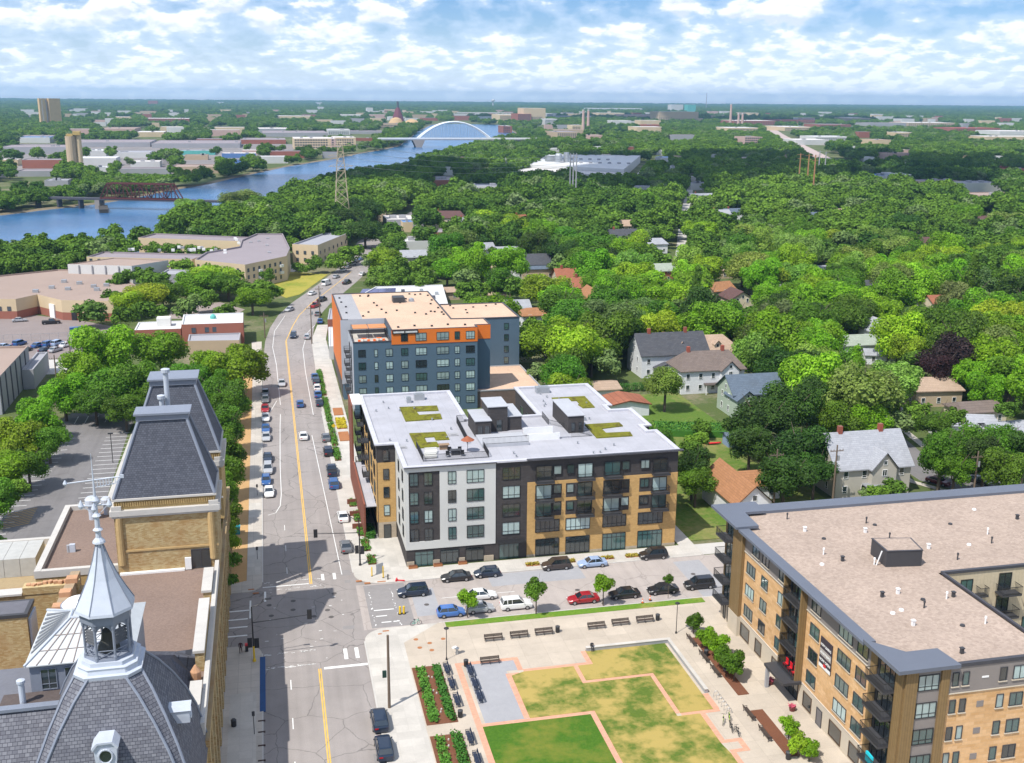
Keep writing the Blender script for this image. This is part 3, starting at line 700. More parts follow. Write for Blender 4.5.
for k in range(6):
    y = 112.3 - k * .8; bk = MB(); bk.path([(51.8 + .35 * math.cos(a) + .3, y, Z + .25 + .55 * math.sin(a)) for a in [i * math.pi / 6 for i in range(7)]], .03, 5); bk.tube((52.45, y, Z), (52.45, y, Z + .25), .03, 5); bk.tube((51.75, y, Z), (51.75, y, Z + .25), .03, 5); bk.build('hoop', steel, t)
# fenced drains and furniture by the brewery pavement
for k, y in enumerate((118.4, 116, 113.2, 110.2, 107.2)):
    b = MB(); b.box(-3.9, -3.05, y - .12, y + .12, .1, .17); t = b.build('kerb_stop', M('rusty_iron', (.06, .035, .03), .7)); tag(t, 'dark iron drain bar across the kerb by the brewery, number %s from the blue kerb' % ('one', 'two', 'three', 'four', 'five')[k], 'drain bar', 'drain bars along the brewery kerb')
for px, py, hh, lab in ((254.5, 735, 3.0, 'dark banner post on the pale pavement beside the brewery'), (257.5, 496, 2.2, 'small parking sign post by the brewery street trees'), (257.5, 560, 2.2, 'small parking sign post on the new pavement near the crossing')):
    x, y = G(px, py); t = thing('sign_post', lab, 'sign post', (x, y, Z)); MB().tube((x, y, Z), (x, y, Z + hh), .045, 6).build('post', dgrey, t); MB().box(x - .17, x + .17, y - .05, y - .02, Z + hh - .6, Z + hh).build('sign', dgrey, t)
x, y = G(236, 534); t = thing('storage_box', 'turquoise box standing on the soil strip under street trees', 'box', (x, y, .1)); MB().box(x - .7, x + .7, y - .6, y + .6, .1, 1.3).build('box', M('turquoise', (.02, .22, .26), .5), t); MB().box(x - .78, x + .78, y - .68, y + .68, 1.303, 1.42).build('lid', M('turquoise_lid', (.03, .3, .36), .5), t)
x, y = G(234, 727); t = thing('litter_bin', 'round dark pavement bin beside the brewery wall', 'litter bin', (x, y, Z)); MB().lathe([(.3, Z), (.33, Z + .8)], x, y, 12).build('body', black, t); MB().lathe([(.35, Z + .803), (.2, Z + .95)], x, y, 12).build('lid', dgrey, t)
# warning sign (yellow diamond) by the middle pavement
x, y = G(334, 436); t = thing('warning_sign', 'yellow diamond warning sign on the pavement of the podium block', 'road sign', (x, y, Z)); MB().tube((x, y, Z), (x, y, 2.6), .05, 6).build('post', steel, t)
MB().face([(x - .5, y - .06, 2.3), (x, y - .06, 1.8), (x + .5, y - .06, 2.3), (x, y - .06, 2.8)]) if False else None
d = MB(); d.loft([[(x - .5, yy, 2.4), (x, yy, 1.9), (x + .5, yy, 2.4), (x, yy, 2.9)] for yy in (y - .1, y - .06)]); d.build('sign', yellowp, t)
# ---------------------------------------------------------------- people
skin = M('skin', (.45, .27, .19), .6); hairm = M('dark_hair', (.03, .02, .015), .8)
def person(t, joints, edges, radii, cloth, head, legm):
    """one continuous body grown along a skeleton"""
    me = bpy.data.meshes.new('body'); me.from_pydata(joints, edges, []); me.materials.append(cloth); me.materials.append(legm)
    o = bpy.data.objects.new('body', me); COL.objects.link(o); o.parent = t
    sk = o.modifiers.new('s', 'SKIN'); 
    for i, r in enumerate(radii): me.skin_vertices[0].data[i].radius = (r, r * .85)
    me.skin_vertices[0].data[0].use_root = True
    o.modifiers.new('u', 'SUBSURF').render_levels = 1
    h = MB().lathe([(.02, head[2] - .12), (.075, head[2] - .09), (.095, head[2]), (.085, head[2] + .07), (.03, head[2] + .11)], head[0], head[1], 10); h.sm = True; h.build('head', skin, t)
    h = MB().lathe([(.098, head[2] + .0), (.102, head[2] + .06), (.07, head[2] + .115), (.02, head[2] + .13)], head[0], head[1] + .012, 10); h.sm = True; h.build('hair', hairm, t)
def standing(x, y, lab, top, legs, rz=0):
    t = thing('person', lab, 'person', (x, y, KZ), rz=rz)
    J = [(0, 0, .95), (0, 0, 1.2), (0, 0, 1.45), (0, 0, 1.55), (-.1, 0, .88), (-.12, .05, .5), (-.13, -.06, .08), (-.13, -.2, .04), (.1, 0, .88), (.13, -.08, .5), (.14, .1, .08), (.14, -.03, .04), (-.2, 0, 1.42), (-.26, .03, 1.15), (-.25, -.1, .9), (.2, 0, 1.42), (.27, .0, 1.15), (.26, -.14, .93)]
    E = [(0, 1), (1, 2), (2, 3), (0, 4), (4, 5), (5, 6), (6, 7), (0, 8), (8, 9), (9, 10), (10, 11), (2, 12), (12, 13), (13, 14), (2, 15), (15, 16), (16, 17)]
    person(t, J, E, [.15, .13, .15, .06, .1, .07, .05, .04, .1, .07, .05, .04, .07, .05, .035, .07, .05, .035], top, (0, 0, 1.68), legs); return t
x, y = G(241, 654); standing(x, y, 'person standing on the brewery pavement by the signal pole, dark top and trousers', M('dark_top', (.06, .025, .03), .8), black)
x, y = G(592.5, 650.8); old = bpy.data.objects['person']; 
for o in [o for o in bpy.data.objects if o.type == 'EMPTY' and o.name.startswith('person') and not o.children]: 
    J = [(0, 0, .55), (0, 0, .8), (0, 0, 1.02), (0, 0, 1.12), (-.1, -.1, .55), (-.12, -.42, .5), (-.12, -.45, .08), (-.12, -.58, .05), (.1, -.1, .55), (.12, -.42, .52), (.13, -.42, .08), (.13, -.56, .05), (-.2, 0, .98), (-.25, -.08, .74), (-.15, -.3, .6), (.2, 0, .98), (.26, -.08, .75), (.15, -.3, .6)]
    E = [(0, 1), (1, 2), (2, 3), (0, 4), (4, 5), (5, 6), (6, 7), (0, 8), (8, 9), (9, 10), (10, 11), (2, 12), (12, 13), (13, 14), (2, 15), (15, 16), (16, 17)]
    person(o, J, E, [.15, .13, .15, .06, .1, .07, .05, .04, .1, .07, .05, .04, .07, .05, .035, .07, .05, .035], M('dark_shirt', (.03, .03, .035), .8), (0, 0, 1.24), M('red_brown_trousers', (.16, .05, .04), .8))
    o.location = (40.2, 126.73, .15)
x, y = G(247, 652); t = thing('newspaper_box', 'small red and black box beside the standing person at the signal pole', 'box', (x, y, KZ)); MB().box(x - .2, x + .2, y - .2, y + .2, KZ, 1.0).build('box', black, t); MB().box(x - .22, x + .22, y - .22, y + .22, 1.002, 1.25).build('lid', redp, t)

# ---------------------------------------------------------------- the two middle blocks
darkb = BRICK('charcoal_brick', (.055, .050, .050), (.070, .063, .062), (.045, .042, .042), .8, .25, .01, .85, .1)
tanb = BRICK('golden_brick', (.56, .36, .145), (.50, .31, .12), (.42, .27, .12), .5, .17, .008, .9, .12)
stoneb = BRICK('limestone_base', (.50, .42, .32), (.44, .37, .28), (.33, .28, .22), .9, .42, .012, .9, .1)
whitep = M('white_fibre_panel', (.57, .575, .55), .75, .05, 1)
memb = SLABS('pale_roof_membrane', (.395, .395, .43), 2.2, 14, .8, .06); coping = M('dark_coping', (.06, .06, .07), .5); copl = M('pale_coping', (.50, .50, .54), .6)
sedum = GRASS('sedum', (.10, .11, .012), (.22, .21, .025), (.07, .05, .02), (.55, .75), .8)
ply = M('light_roof_panel', (.42, .43, .46), .5, .1, .8); redbr = BRICK('rust_red_cladding', (.24, .085, .055), (.20, .07, .045), (.15, .06, .04), .8, .3, .01)
mid = thing('apartment_block', 'five storey block with charcoal, white and golden brick front and green roof beds', 'apartment block', (41, 180, 0))
P1 = [(19.1, 158.6), (64.2, 158.6), (64.2, 169.5), (62.6, 169.5), (62.6, 172.8), (64.2, 172.8), (64.2, 183.2), (60.2, 183.2), (60.2, 186.4), (61.3, 186.4), (61.3, 202), (46.6, 202), (46.6, 182.5), (33.1, 182.5), (33.1, 202), (15.9, 202), (15.9, 171), (19.1, 171)]
flat_block(mid, P1, 0, 16.55, darkb, memb, copl, .3, .45, .3)
FY = 158.6
def panel(par, x0, x1, z0, z1, m, pr=.06, y=FY, name='wall_panel'): return MB().box(x0, x1, y - pr, y - .003, z0, z1).build(name, m, par)
# front facade: white frame with charcoal panel, dark base, charcoal stair, golden brick
w = MB(); pr = .12
w.box(19.02, 33.5, FY - pr, FY - .003, 15.95, 16.7); w.box(19.02, 33.5, FY - pr, FY - .003, 2.95, 4.3); w.box(19.02, 19.6, FY - pr, FY - .003, 4.3, 15.95); w.box(24.5, 33.5, FY - pr, FY - .003, 4.3, 15.95)
w.build('wall_panel', whitep, mid)
w = MB(); w.box(19.0, 19.098, 158.6, 170.9, 2.95, 16.6); w.build('wall_panel', whitep, mid)
panel(mid, 38.7, 64.2, 0.5, 12.95, tanb, .1); panel(mid, 38.7, 64.25, 0, .5, stoneb, .14)
MB().box(64.203, 64.3, 158.6, 169.4, .0, 12.95).build('wall_panel', tanb, mid)
MB().box(38.5, 64.9, FY - .75, FY - .1, 16.86, 17.0).build('cornice', coping, mid); MB().box(18.9, 33.6, FY - .5, FY - .13, 16.72, 16.84).build('cornice', coping, mid)
for x0, x1 in ((19.1, 20.3), (23.3, 24.4), (27.5, 28.5), (31.6, 33.2)): panel(mid, x0, x1, 0, .95, stoneb, .13)
rows = [13.65, 10.5, 7.4, 4.3]
for r, z in enumerate(rows):
    for a, w_, c in ((19.75, 1.35, 2), (22.0, 1.35, 2), (25.8, 1.3, 2), (28.8, 2.8, 3), (34.6, 2.9, 3)):
        window(mid, 'S', a, z, w_, 2.1, FY - (.12 if 24 < a < 33 else 0), cols=c, rows=2, fm=black, glass=[g_blind, g_teal, g_dark, g_teal, g_blind, g_teal, g_dark][(r * 5 + int(a)) % 7])
for a in (20.4, 24.5, 28.6): window(mid, 'S', a, .05, 3.0, 2.55, FY, g_dark if a > 21 else g_teal, 3, 3, fm=black, name='shop_window')
window(mid, 'S', 34.1, .05, 3.3, 2.7, FY, g_teal, 4, 1, fm=black, name='door'); MB().box(33.7, 38.3, FY - 1.3, FY - .003, 3.15, 3.4).build('entrance_canopy', black, mid)
bays = [(40.1, 42.7, 43.0, 44.3), (47.0, 49.5, 45.2, 46.4), (51.5, 54.2, 54.5, 55.8), (59.8, 62.3, 57.7, 59.2)]
for r, z in enumerate((13.25, 10.0, 7.0)):
    for k, (a, c, e, f) in enumerate(bays):
        pl = FY - (.1 if z < 12 else 0)
        MB().box(min(a, e) - .1, max(c, f) + .1, FY - .115, FY - .004, z, z + 2.4).build('wall_panel', darkb, mid) if z < 12 else None
        window(mid, 'S', a, z + .02, c - a, 2.35, FY - .12, [g_dark, g_blind, g_teal][(k + r) % 3], 2, 1, fm=black, name='balcony_door')
        window(mid, 'S', e, z + .8, f - e, 1.5, FY - .12, [g_blind, g_teal, g_dark][(k * 2 + r) % 3], 2 if f - e > 1.3 else 1, 1, fm=black)
        balcony(mid, 'S', a - .2, z - .05, c - a + .4, FY - .12, 1.3)
for a, c in ((40.1, 44.1), (45.2, 49.3), (51.5, 55.5), (57.6, 61.9)):
    MB().box(a - .05, c + .05, FY - .115, FY - .004, 4.2, 6.35).build('wall_panel', darkb, mid); window(mid, 'S', a, 4.25, c - a, 2.05, FY - .12, RNG.choice([g_teal, g_dark, g_blind]), 5, 2, fm=black)
    window(mid, 'S', a, .1, c - a, 3.0, FY - .12, g_dark if a < 50 else g_teal, 5, 3, fm=black, name='shop_window')
# corner returning west: golden brick with dark top
panel(mid, 16.0, 18.95, 3.0, 13.6, tanb, .08, 171); panel(mid, 15.95, 18.95, 0, 3.0, stoneb, .1, 171)
for z in (13.9, 10.6, 7.4, 4.2): window(mid, 'S', 16.9, z, 1.0, 1.9, 170.9, g_dark if z != 4.2 else g_blind, 1, 2, fm=black)
window(mid, 'S', 16.8, .1, 1.2, 2.5, 170.88, g_dark, 1, 1, fm=black, name='door')
MB().box(15.78, 15.898, 171.1, 201.9, 3.0, 13.6).build('wall_panel', tanb, mid)
for y in (173, 178, 183, 188, 193, 198):
    for z in (13.6, 10.4, 7.2, 4.1): window(mid, 'W', y, z, 2.2, 2.2, 15.77, None, 2, fm=black, name='balcony_door'); (balcony(mid, 'W', y - .2, z - .05, 2.6, 15.77, 1.2) if (y > 174 and (y % 2 or y > 190)) else None)
for z in (13.6, 10.4, 7.2, 4.4): window(mid, 'W', 160.5, z, 1.4, 1.9, 19.0, None, 2, fm=black); window(mid, 'W', 165.5, z, 1.4, 1.9, 19.0, None, 2, fm=black)
MB().box(13.9, 15.8, 195.2, 202.4, 16.9, 17.1).build('canopy', white, mid); p = MB(); p.box(13.6, 13.88, 171.6, 202.4, 0, 6.2); p.box(13.6, 13.88, 194.6, 202.4, 6.2, 17.0); p.build('wall', redbr, mid)
MB().box(13.88, 15.77, 171.7, 195, 5.6, 5.75).build('terrace', memb, mid)
# ground floor red frames along the pavement
for k, y in enumerate((176, 182, 188)): MB().box(11.9, 13.5, y, y + .3, .13, 1.0).build('planter_wall', redbr, mid)
# sedum roof beds
RZf = 16.55
def gbed(poly): o = MB().prism(poly, RZf, RZf + .18).build('roof_garden', sedum, mid)
gbed([(22.4, 183.8), (29.0, 184.1), (29.2, 187.3), (25.3, 187.2), (25.1, 189.7), (29.2, 189.5), (29.4, 192.7), (22.4, 193.0)])
gbed([(22.2, 168.3), (26.0, 168.3), (28.2, 171.6), (28.3, 176.2), (22.1, 176.5)][:0] or [(22.2, 168.3), (26.0, 168.3), (26.0, 170.9), (24.3, 170.9), (24.3, 173.8), (26.0, 173.8), (26.0, 171.9), (28.3, 171.9), (28.3, 176.2), (22.1, 176.5)])
gbed([(55.9, 186.0), (58.2, 186.0), (58.5, 193.8), (51.9, 193.9), (51.9, 191.0), (56.1, 191.1), (56.0, 188.4), (55.6, 188.4)])
gbed([(53.0, 167.8), (59.4, 167.8), (59.7, 170.0), (55.4, 170.2), (55.4, 172.8), (59.6, 173.6), (59.6, 175.7), (53.2, 175.7)])
def penth(x0, x1, y0, y1, z1, zb=RZf):
    MB().walls(rect(x0, x1, y0, y1), zb, z1).build('penthouse_wall', darkb, mid); MB().prism(inset(rect(x0, x1, y0, y1), -.15), z1, z1 + .14).build('penthouse_roof', ply, mid)
penth(32.9, 35.58, 172.5, 179.5, 19.3); penth(35.6, 39.0, 174.9, 180.8, 21.0); penth(39.02, 41.6, 175.3, 182.9, 19.0); penth(49.0, 51.8, 171.6, 182.2, 19.6)
for a in (33.3, 34.5): window(mid, 'S', a, 17.0, .8, 1.5, 172.5, g_dark, 2)
window(mid, 'S', 37.0, 16.65, 1.0, 2.0, 174.9, g_dark, 1, name='door'); window(mid, 'S', 49.5, 17.0, .7, 1.5, 171.6, g_dark, 1); window(mid, 'S', 50.8, 17.0, .6, 1.5, 171.6, g_dark, 1)
MB().box(32.9, 40.9, 166.6, 172.4, RZf, RZf + .5).build('roof_deck', ply, mid); MB().box(41.7, 48.9, 169.2, 176.5, RZf, RZf + .25).build('roof_deck', memb, mid)
def rail(par, pts, z, h=1.15, m=black, solid=False):
    b_ = MB()
    for p, q in zip(pts, pts[1:]):
        b_.tube((*p, z + h), (*q, z + h), .04, 4); b_.tube((*p, z + .12), (*q, z + .12), .03, 4); L = math.dist(p, q); n = max(1, int(L / (.2 if not solid else .12)))
        for i in range(n + 1): t_ = i / n; x, y = p[0] + (q[0] - p[0]) * t_, p[1] + (q[1] - p[1]) * t_; b_.tube((x, y, z), (x, y, z + h), .022, 3)
    return b_.build('railing', m, par)
rail(mid, [(22.3, 169.1), (22.4, 161.6), (33.0, 161.6), (33.1, 166.5)], RZf, 1.1, solid=True); rail(mid, [(30.9, 169), (31.2, 181.6), (33, 181.8)], RZf, 1.3, solid=True); rail(mid, [(33.0, 166.7), (40.8, 166.7)], RZf + .5); rail(mid, [(47, 182), (46.9, 176.6), (52.6, 169.3), (49.0, 169.3)], RZf, 1.1)
MB().box(41.0, 46.7, 168.7, 168.82, RZf, RZf + 1.2).build('screen', white, mid); MB().box(41.0, 46.2, 171.4, 171.5, RZf + .26, RZf + 1.5).build('screen', white, mid)
for (x, y, w_, d, h) in ((26.8, 198, 1.9, 1.4, 1.2), (24.6, 196.4, .8, 1.2, 1.0), (51.2, 198.5, 2.6, 1.6, 1.2), (20.0, 169.2, 1.5, .9, .12), (29.4, 174.5, 1.6, 1.3, .15), (54.0, 178.5, .5, .5, .5), (52.5, 178, .3, .3, .4)):
    MB().obox(x, y, w_, d, RZf, RZf + h).obox(x + .02, y, w_ * .6, d * .6, RZf + h, RZf + h + .12).build('rooftop_unit', steel if h > .3 else greyc, mid)
rs = random.Random(9)
for k in range(26):
    x, y = rs.choice([(rs.uniform(17, 31), rs.uniform(172, 200)), (rs.uniform(34, 62), rs.uniform(160, 166)), (rs.uniform(49, 60), rs.uniform(177, 200))]); MB().lathe([(.12, RZf), (.12, RZf + .35), (.18, RZf + .36), (.18, RZf + .42)], x, y, 8).build('roof_vent', steel, mid)
# roof patio furniture
pf = 'roof patio furniture'
for k, (x, y, m, lab) in enumerate(((24.2, 165.5, offwhite, 'pale sofa on the roof patio nearest the sedum bed'), (23.8, 163.3, offwhite, 'pale sofa on the roof patio nearest the front railing'), (26.6, 167.2, wood, 'wooden bar counter on the roof patio beside the sedum bed'), (28.0, 164.0, dgrey, 'dark dining table on the roof patio'))):
    t = thing(('patio_sofa', 'patio_sofa', 'bar_counter', 'patio_table')[k], lab, 'furniture', (x, y, RZf), pf)
    if k < 2: MB().box(x - 1, x + 1, y - .4, y + .3, RZf + .12, RZf + .45).build('seat', m, t); MB().box(x - 1, x + 1, y + .303, y + .5, RZf + .12, RZf + .85).build('backrest', m, t); MB().box(x - .95, x + .95, y - .35, y + .4, RZf, RZf + .118).build('base', black, t)
    else: MB().box(x - .9, x + .9, y - .5, y + .5, RZf + .8, RZf + .88).build('top', m, t); MB().box(x - .7, x + .7, y - .3, y + .3, RZf, RZf + .8).build('base', m, t)
t = thing('parasol', 'closed rust coloured parasol with dark base on the roof patio', 'parasol', (30.2, 165.2, RZf)); MB().lathe([(1.15, RZf + 2.0), (.6, RZf + 2.35), (.05, RZf + 2.7)], 30.2, 165.2, 8).build('canopy', M('rust_fabric', (.30, .10, .05), .8), t); MB().tube((30.2, 165.2, RZf), (30.2, 165.2, RZf + 2.0), .04, 6).build('pole', black, t)
for k, (x, y) in enumerate(((26.6, 163.2), (27.2, 165.2), (29.0, 163.2), (28.9, 165.0))):
    t = thing('patio_chair', 'dark chair on the roof patio, %s' % ('by the front railing near the sofas', 'between bar counter and table', 'by the front railing near the parasol', 'between table and parasol')[k], 'chair', (x, y, RZf), pf)
    MB().box(x - .3, x + .3, y - .3, y + .3, RZf + .38, RZf + .46).build('seat', black, t); MB().box(x - .3, x + .3, y + .24, y + .3, RZf + .462, RZf + .95).build('backrest', black, t)
    for dx in (-.26, .26):
        for dy in (-.26, .26): MB().box(x + dx - .02, x + dx + .02, y + dy - .02, y + dy + .02, RZf, RZf + .379).build('leg', black, t)
# courtyard floor block between the wings
MB().prism(rect(33.2, 46.5, 182.6, 205), 0, 5.2).build('podium', darkb, mid)
MB().box(33.2, 46.5, 205.0, 205.4, 5.2, 9.5).build('wall', darkb, mid); MB().box(44.9, 46.5, 184, 204, 5.22, 9.4).build('wall', tanb, mid)
for y in (185, 190, 195): window(mid, 'W', y, 12.4, 2.2, 2.2, 46.6, g_teal, 2)
# planters at the foot of the front
for a in (20.0, 24.0, 28.0): 
    t = thing('planter', 'rusty low planter at the foot of the charcoal base, %s' % {20.0: 'at the building corner', 24.0: 'between two shop windows', 28.0: 'nearest the glazed entrance'}[a], 'planter', (a, 157.9, KZ), 'planters before the grey block'); MB().box(a - .7, a + .7, 157.6, 158.1, KZ, .5).build('box', rustplate, t); MB().box(a - .62, a + .62, 157.67, 158.03, .503, .62).build('soil', mulch, t)
for px, py, lab in ((535.5, 567.5, 'low planting pocket with yellow grass behind the brown parked car'), (571, 563, 'low planting pocket behind the pale blue parked car'), (611, 562, 'low planting pocket between pale blue and black parked cars'), (637, 560, 'low planting pocket nearest the dark hatchback')):
    x, y = G(px, py + 3); t = thing('planting_pocket', lab, 'flower bed', (x, 155.2, 0), 'planting pockets along the pavement'); MB().box(x - 1.1, x + 1.1, 154.8, 155.7, .13, .2).build('soil', rustplate, t); f = MB(); shrubs(f, x - 1, x + 1, 154.9, 155.6, 60, .4, rs); f.build('foliage', M('golden_grass', (.35, .28, .04), .8), t)
landmark(26, 158, 10, 'the white and charcoal block front'); landmark(52, 158, 8, 'the golden brick block front'); landmark(41, 190, 17, 'the green-bedded roof')

# ---------------------------------------------------------------- blue and orange block
bluew = M('slate_blue_panel', (.085, .135, .185), .6, .07, .5); orangew = M('orange_panel', (.66, .17, .025), .55, .06, .6); tanroof = GRAVEL('peach_roof', (.62, .44, .32), (.52, .36, .26), 1.2)
greym = M('pale_grey_panel', (.42, .44, .48), .6, .06, 1)
blu = thing('apartment_block', 'slate blue six storey block with orange top storey and peach coloured flat roof', 'apartment block', (40, 270, 0))
BY = 246.0
flat_block(blu, [(27.0, BY), (47.4, BY), (47.4, 248.6), (51.0, 248.6), (51.0, 256.5), (48.5, 256.5), (43, 257), (43, 270), (43.0, 296.5), (16.5, 296.5), (16.5, 260.0), (27.0, 260.0)], 0, 19.9, bluew, tanroof, coping, .15, .25, .05)
MB().sheet(inset(rect(16.6, 22.0, 260.2, 296.2), .3), 19.93).build('roof', greyc, blu)
flat_block(blu, [(18.1, BY), (26.99, BY), (26.99, 259.9), (18.1, 259.9)], 0, 16.6, bluew, whitec, coping, .9, .2, .05)
flat_block(blu, [(43.1, 270.4), (63.3, 270.4), (63.3, 291.2), (43.1, 291.2)], 0, 17.0, bluew, tanroof, coping, .15, .3, .1)
flat_block(blu, [(47.5, 246.6), (63.6, 246.6), (63.6, 270.3), (47.5, 270.3)], 0, 4.1, BRICK('taupe_block', (.17, .12, .10), (.15, .105, .09), (.1, .08, .07), .8, .4), tanroof, greyc, .1, .3, .05)
w = MB(); w.box(27.0, 47.4, BY - .1, BY - .004, 16.6, 20.0); w.build('wall_panel', orangew, blu); MB().box(47.404, 51.05, 248.5, 248.59, 16.6, 20.0).build('wall_panel', orangew, blu)
MB().box(47.41, 47.5, BY, 248.48, 16.6, 20).build('wall_panel', orangew, blu)
MB().box(16.36, 16.495, 260.0, 296.5, 4.2, 20.0).build('wall_panel', orangew, blu); MB().box(16.2, 19.9, 259.85, 259.99, 4.0, 20).build('wall_panel', greym, blu) ; MB().box(16.38, 16.49, 262, 296.4, 0, 4.19).build('wall_panel', black, blu)
MB().box(18.0, 18.09, BY, 259.8, 0, 17.4).build('wall_panel', greym, blu)
for z in (13.2, 10.1, 7.0, 3.9): 
    balcony(blu, 'W', 249.5, z, 2.6, 17.98, 1.3); balcony(blu, 'W', 254.5, z, 2.6, 17.98, 1.3); window(blu, 'W', 250, z + .05, 1.8, 2.2, 17.99, g_dark, 2, name='balcony_door'); window(blu, 'W', 255, z + .05, 1.8, 2.2, 17.99, g_dark, 2, name='balcony_door')
cols = [(19.2, 1.7, 2), (22.9, .8, 1), (25.6, 1.6, 2), (29.2, 1.6, 2), (32.6, 2.6, 3), (37.6, 2.9, 3), (41.9, 1.2, 2), (44.6, 2.1, 3)]
for r, z in enumerate((17.3, 13.9, 10.85, 7.75, 4.7, 1.6)):
    for k, (a, w_, c) in enumerate(cols):
        if r == 0 and a < 28: continue
        window(blu, 'S', a, z, w_, 1.75 if r else 1.9, BY - (.1 if r == 0 else 0), [g_blind, g_blind, g_dark, g_blind, g_teal, g_blind, g_blind][(k * 3 + r * 2) % 7], c, 2, fm=black)
for z in (13.9, 10.9, 7.8, 4.8): window(blu, 'S', 52.4, z, 2.3, 1.7, 270.4, g_blind, 3, 2, fm=black); window(blu, 'S', 59.2, z, 1.2, 1.7, 270.4, g_teal, 1, 2, fm=black)
# terrace with orange canopy
t1 = MB(); t1.box(18.7, 22.3, 253.2, 257.8, 19.1, 19.25); t1.box(22.5, 26.6, 253.2, 257.8, 19.1, 19.25); t1.build('terrace_canopy', M('orange_fabric', (.55, .24, .10), .7), blu)
t1 = MB()
for x in (18.6, 22.4, 26.7): t1.box(x - .06, x + .06, 253.1, 253.2, 16.6, 19.3); t1.box(x - .06, x + .06, 257.8, 257.9, 16.6, 19.3)
t1.build('canopy_posts', black, blu)
MB().box(18.1, 26.9, 259.7, 259.86, 16.7, 20.2).build('wall_panel', greym, blu)
def patio_set(x, y, z, lab):
    t = thing('patio_set', lab, 'furniture', (x, y, z), 'orange furniture on the terrace'); MB().box(x - .6, x + .6, y - .4, y + .4, z + .7, z + .76).build('table_top', orangep, t); MB().box(x - .05, x + .05, y - .05, y + .05, z, z + .7).build('leg', black, t)
    for dx in (-1.1, 1.1): MB().box(x + dx - .3, x + dx + .3, y - .3, y + .3, z, z + .45).build('seat', orangep, t)
patio_set(21.0, 250.5, 16.6, 'orange table and seats on the terrace, nearer the pale wall'); patio_set(24.6, 250.8, 16.6, 'orange table and seats on the terrace, nearer the orange wall')
# roof sign, letters are too small in the photograph to read
sg = MB(); sg.box(27.2, 33.2, BY - .3, BY - .11, 19.1, 20.0); sgo = sg.build('sign', black, blu); ls = MB(); rs = random.Random(3); x = 27.5
while x < 32.9:
    if not 29.9 < x < 30.3: ls.box(x, x + .2, BY - .33, BY - .302, 19.35, 19.75)
    x += .28
ls.build('lettering', white, sgo)
MB().box(31.5, 34.6, 281, 284.5, 19.9, 21.3).build('rooftop_unit', dgrey, blu); MB().lathe([(.8, 19.9), (.7, 20.6), (.2, 20.9)], 36.5, 282.5, 10).build('roof_vent', steel, blu)
rs = random.Random(5)
for k in range(30): x, y = rs.uniform(18, 46), rs.uniform(248 if 0 else 262, 294); x = min(x, 42); MB().box(x - .25, x + .25, y - .2, y + .2, 19.9, 20.25).build('roof_vent', black, blu)
for k in range(9): x, y = rs.uniform(45, 62), rs.uniform(272, 290); MB().box(x - .25, x + .25, y - .2, y + .2, 17.0, 17.3).build('roof_vent', black, blu)
for k in range(5): x = 29 + k * 4; MB().box(x - .25, x + .25, 249 + k % 2, 249.5 + k % 2, 19.9, 20.25).build('roof_vent', black, blu)
landmark(36, 246, 14, 'the slate blue block'); landmark(62, 280, 17, 'the blue block rear wing')
# yellow planters along the pavement
yel = M('yellow_blooms', (.55, .45, .03), .8, .4, 5)
for k, (y0, y1) in enumerate(((235, 243), (226, 232.5), (246, 252))):
    t = thing('planting_bed', ('bed of yellow plants on the pavement under the blue block balconies', 'orange brown bare bed on the pavement, nearest the red frame', 'orange brown bare bed on the pavement under the orange wall')[k], 'flower bed', (14, y0, 0), 'beds beside the blue block'); MB().box(13.2, 15.4, y0, y1, KZ, .3).build('box', rustplate, t)
    if k == 0: f = MB(); shrubs(f, 13.3, 15.3, y0, y1, 400, .5, rs); f.build('foliage', yel, t)
for k, (y0, y1, x0) in enumerate(((213, 222, 11.3), (223, 240, 11.3), (241, 262, 11.2), (264, 290, 11.2), (166, 171, 12.8), (172.5, 177, 12.6), (179, 184, 12.5), (186.5, 190, 12.2), (160.5, 164, 13.2))):
    t = thing('verge_bed', 'green planting strip in the pavement, %s' % ('level with the blue car', 'level with the parked white car', 'alongside the blue block balconies', 'alongside the orange wall', 'second from the corner', 'third from the corner', 'beside the parked truck', 'before the bare soil patch', 'nearest the corner signal')[k], 'flower bed', (x0, y0, 0), 'planting strips in the pavement')
    MB().box(x0, x0 + 1.3, y0, y1, KZ, .2).build('soil', mulch, t); f = MB(); shrubs(f, x0, x0 + 1.3, y0, y1, int((y1 - y0) * 15), .6 if k < 4 else .45, rs); f.build('foliage', bedgreen, t)
for y0, y1 in ((162, 167), (172, 180)): t = thing('hedge', 'clipped low hedge against the golden brick west wall, %s' % ('nearest the corner' if y0 < 170 else 'beyond the door'), 'hedge', (15, y0, 0)); f = MB(); f.box(14.1, 15.2, y0 + 9, y1 + 9, KZ, .7); f.build('core', bedgreen2, t); f = MB(); shrubs(f, 13.9, 15.3, y0 + 9, y1 + 9, 260, 1.0, rs); f.build('foliage', bedgreen2, t)
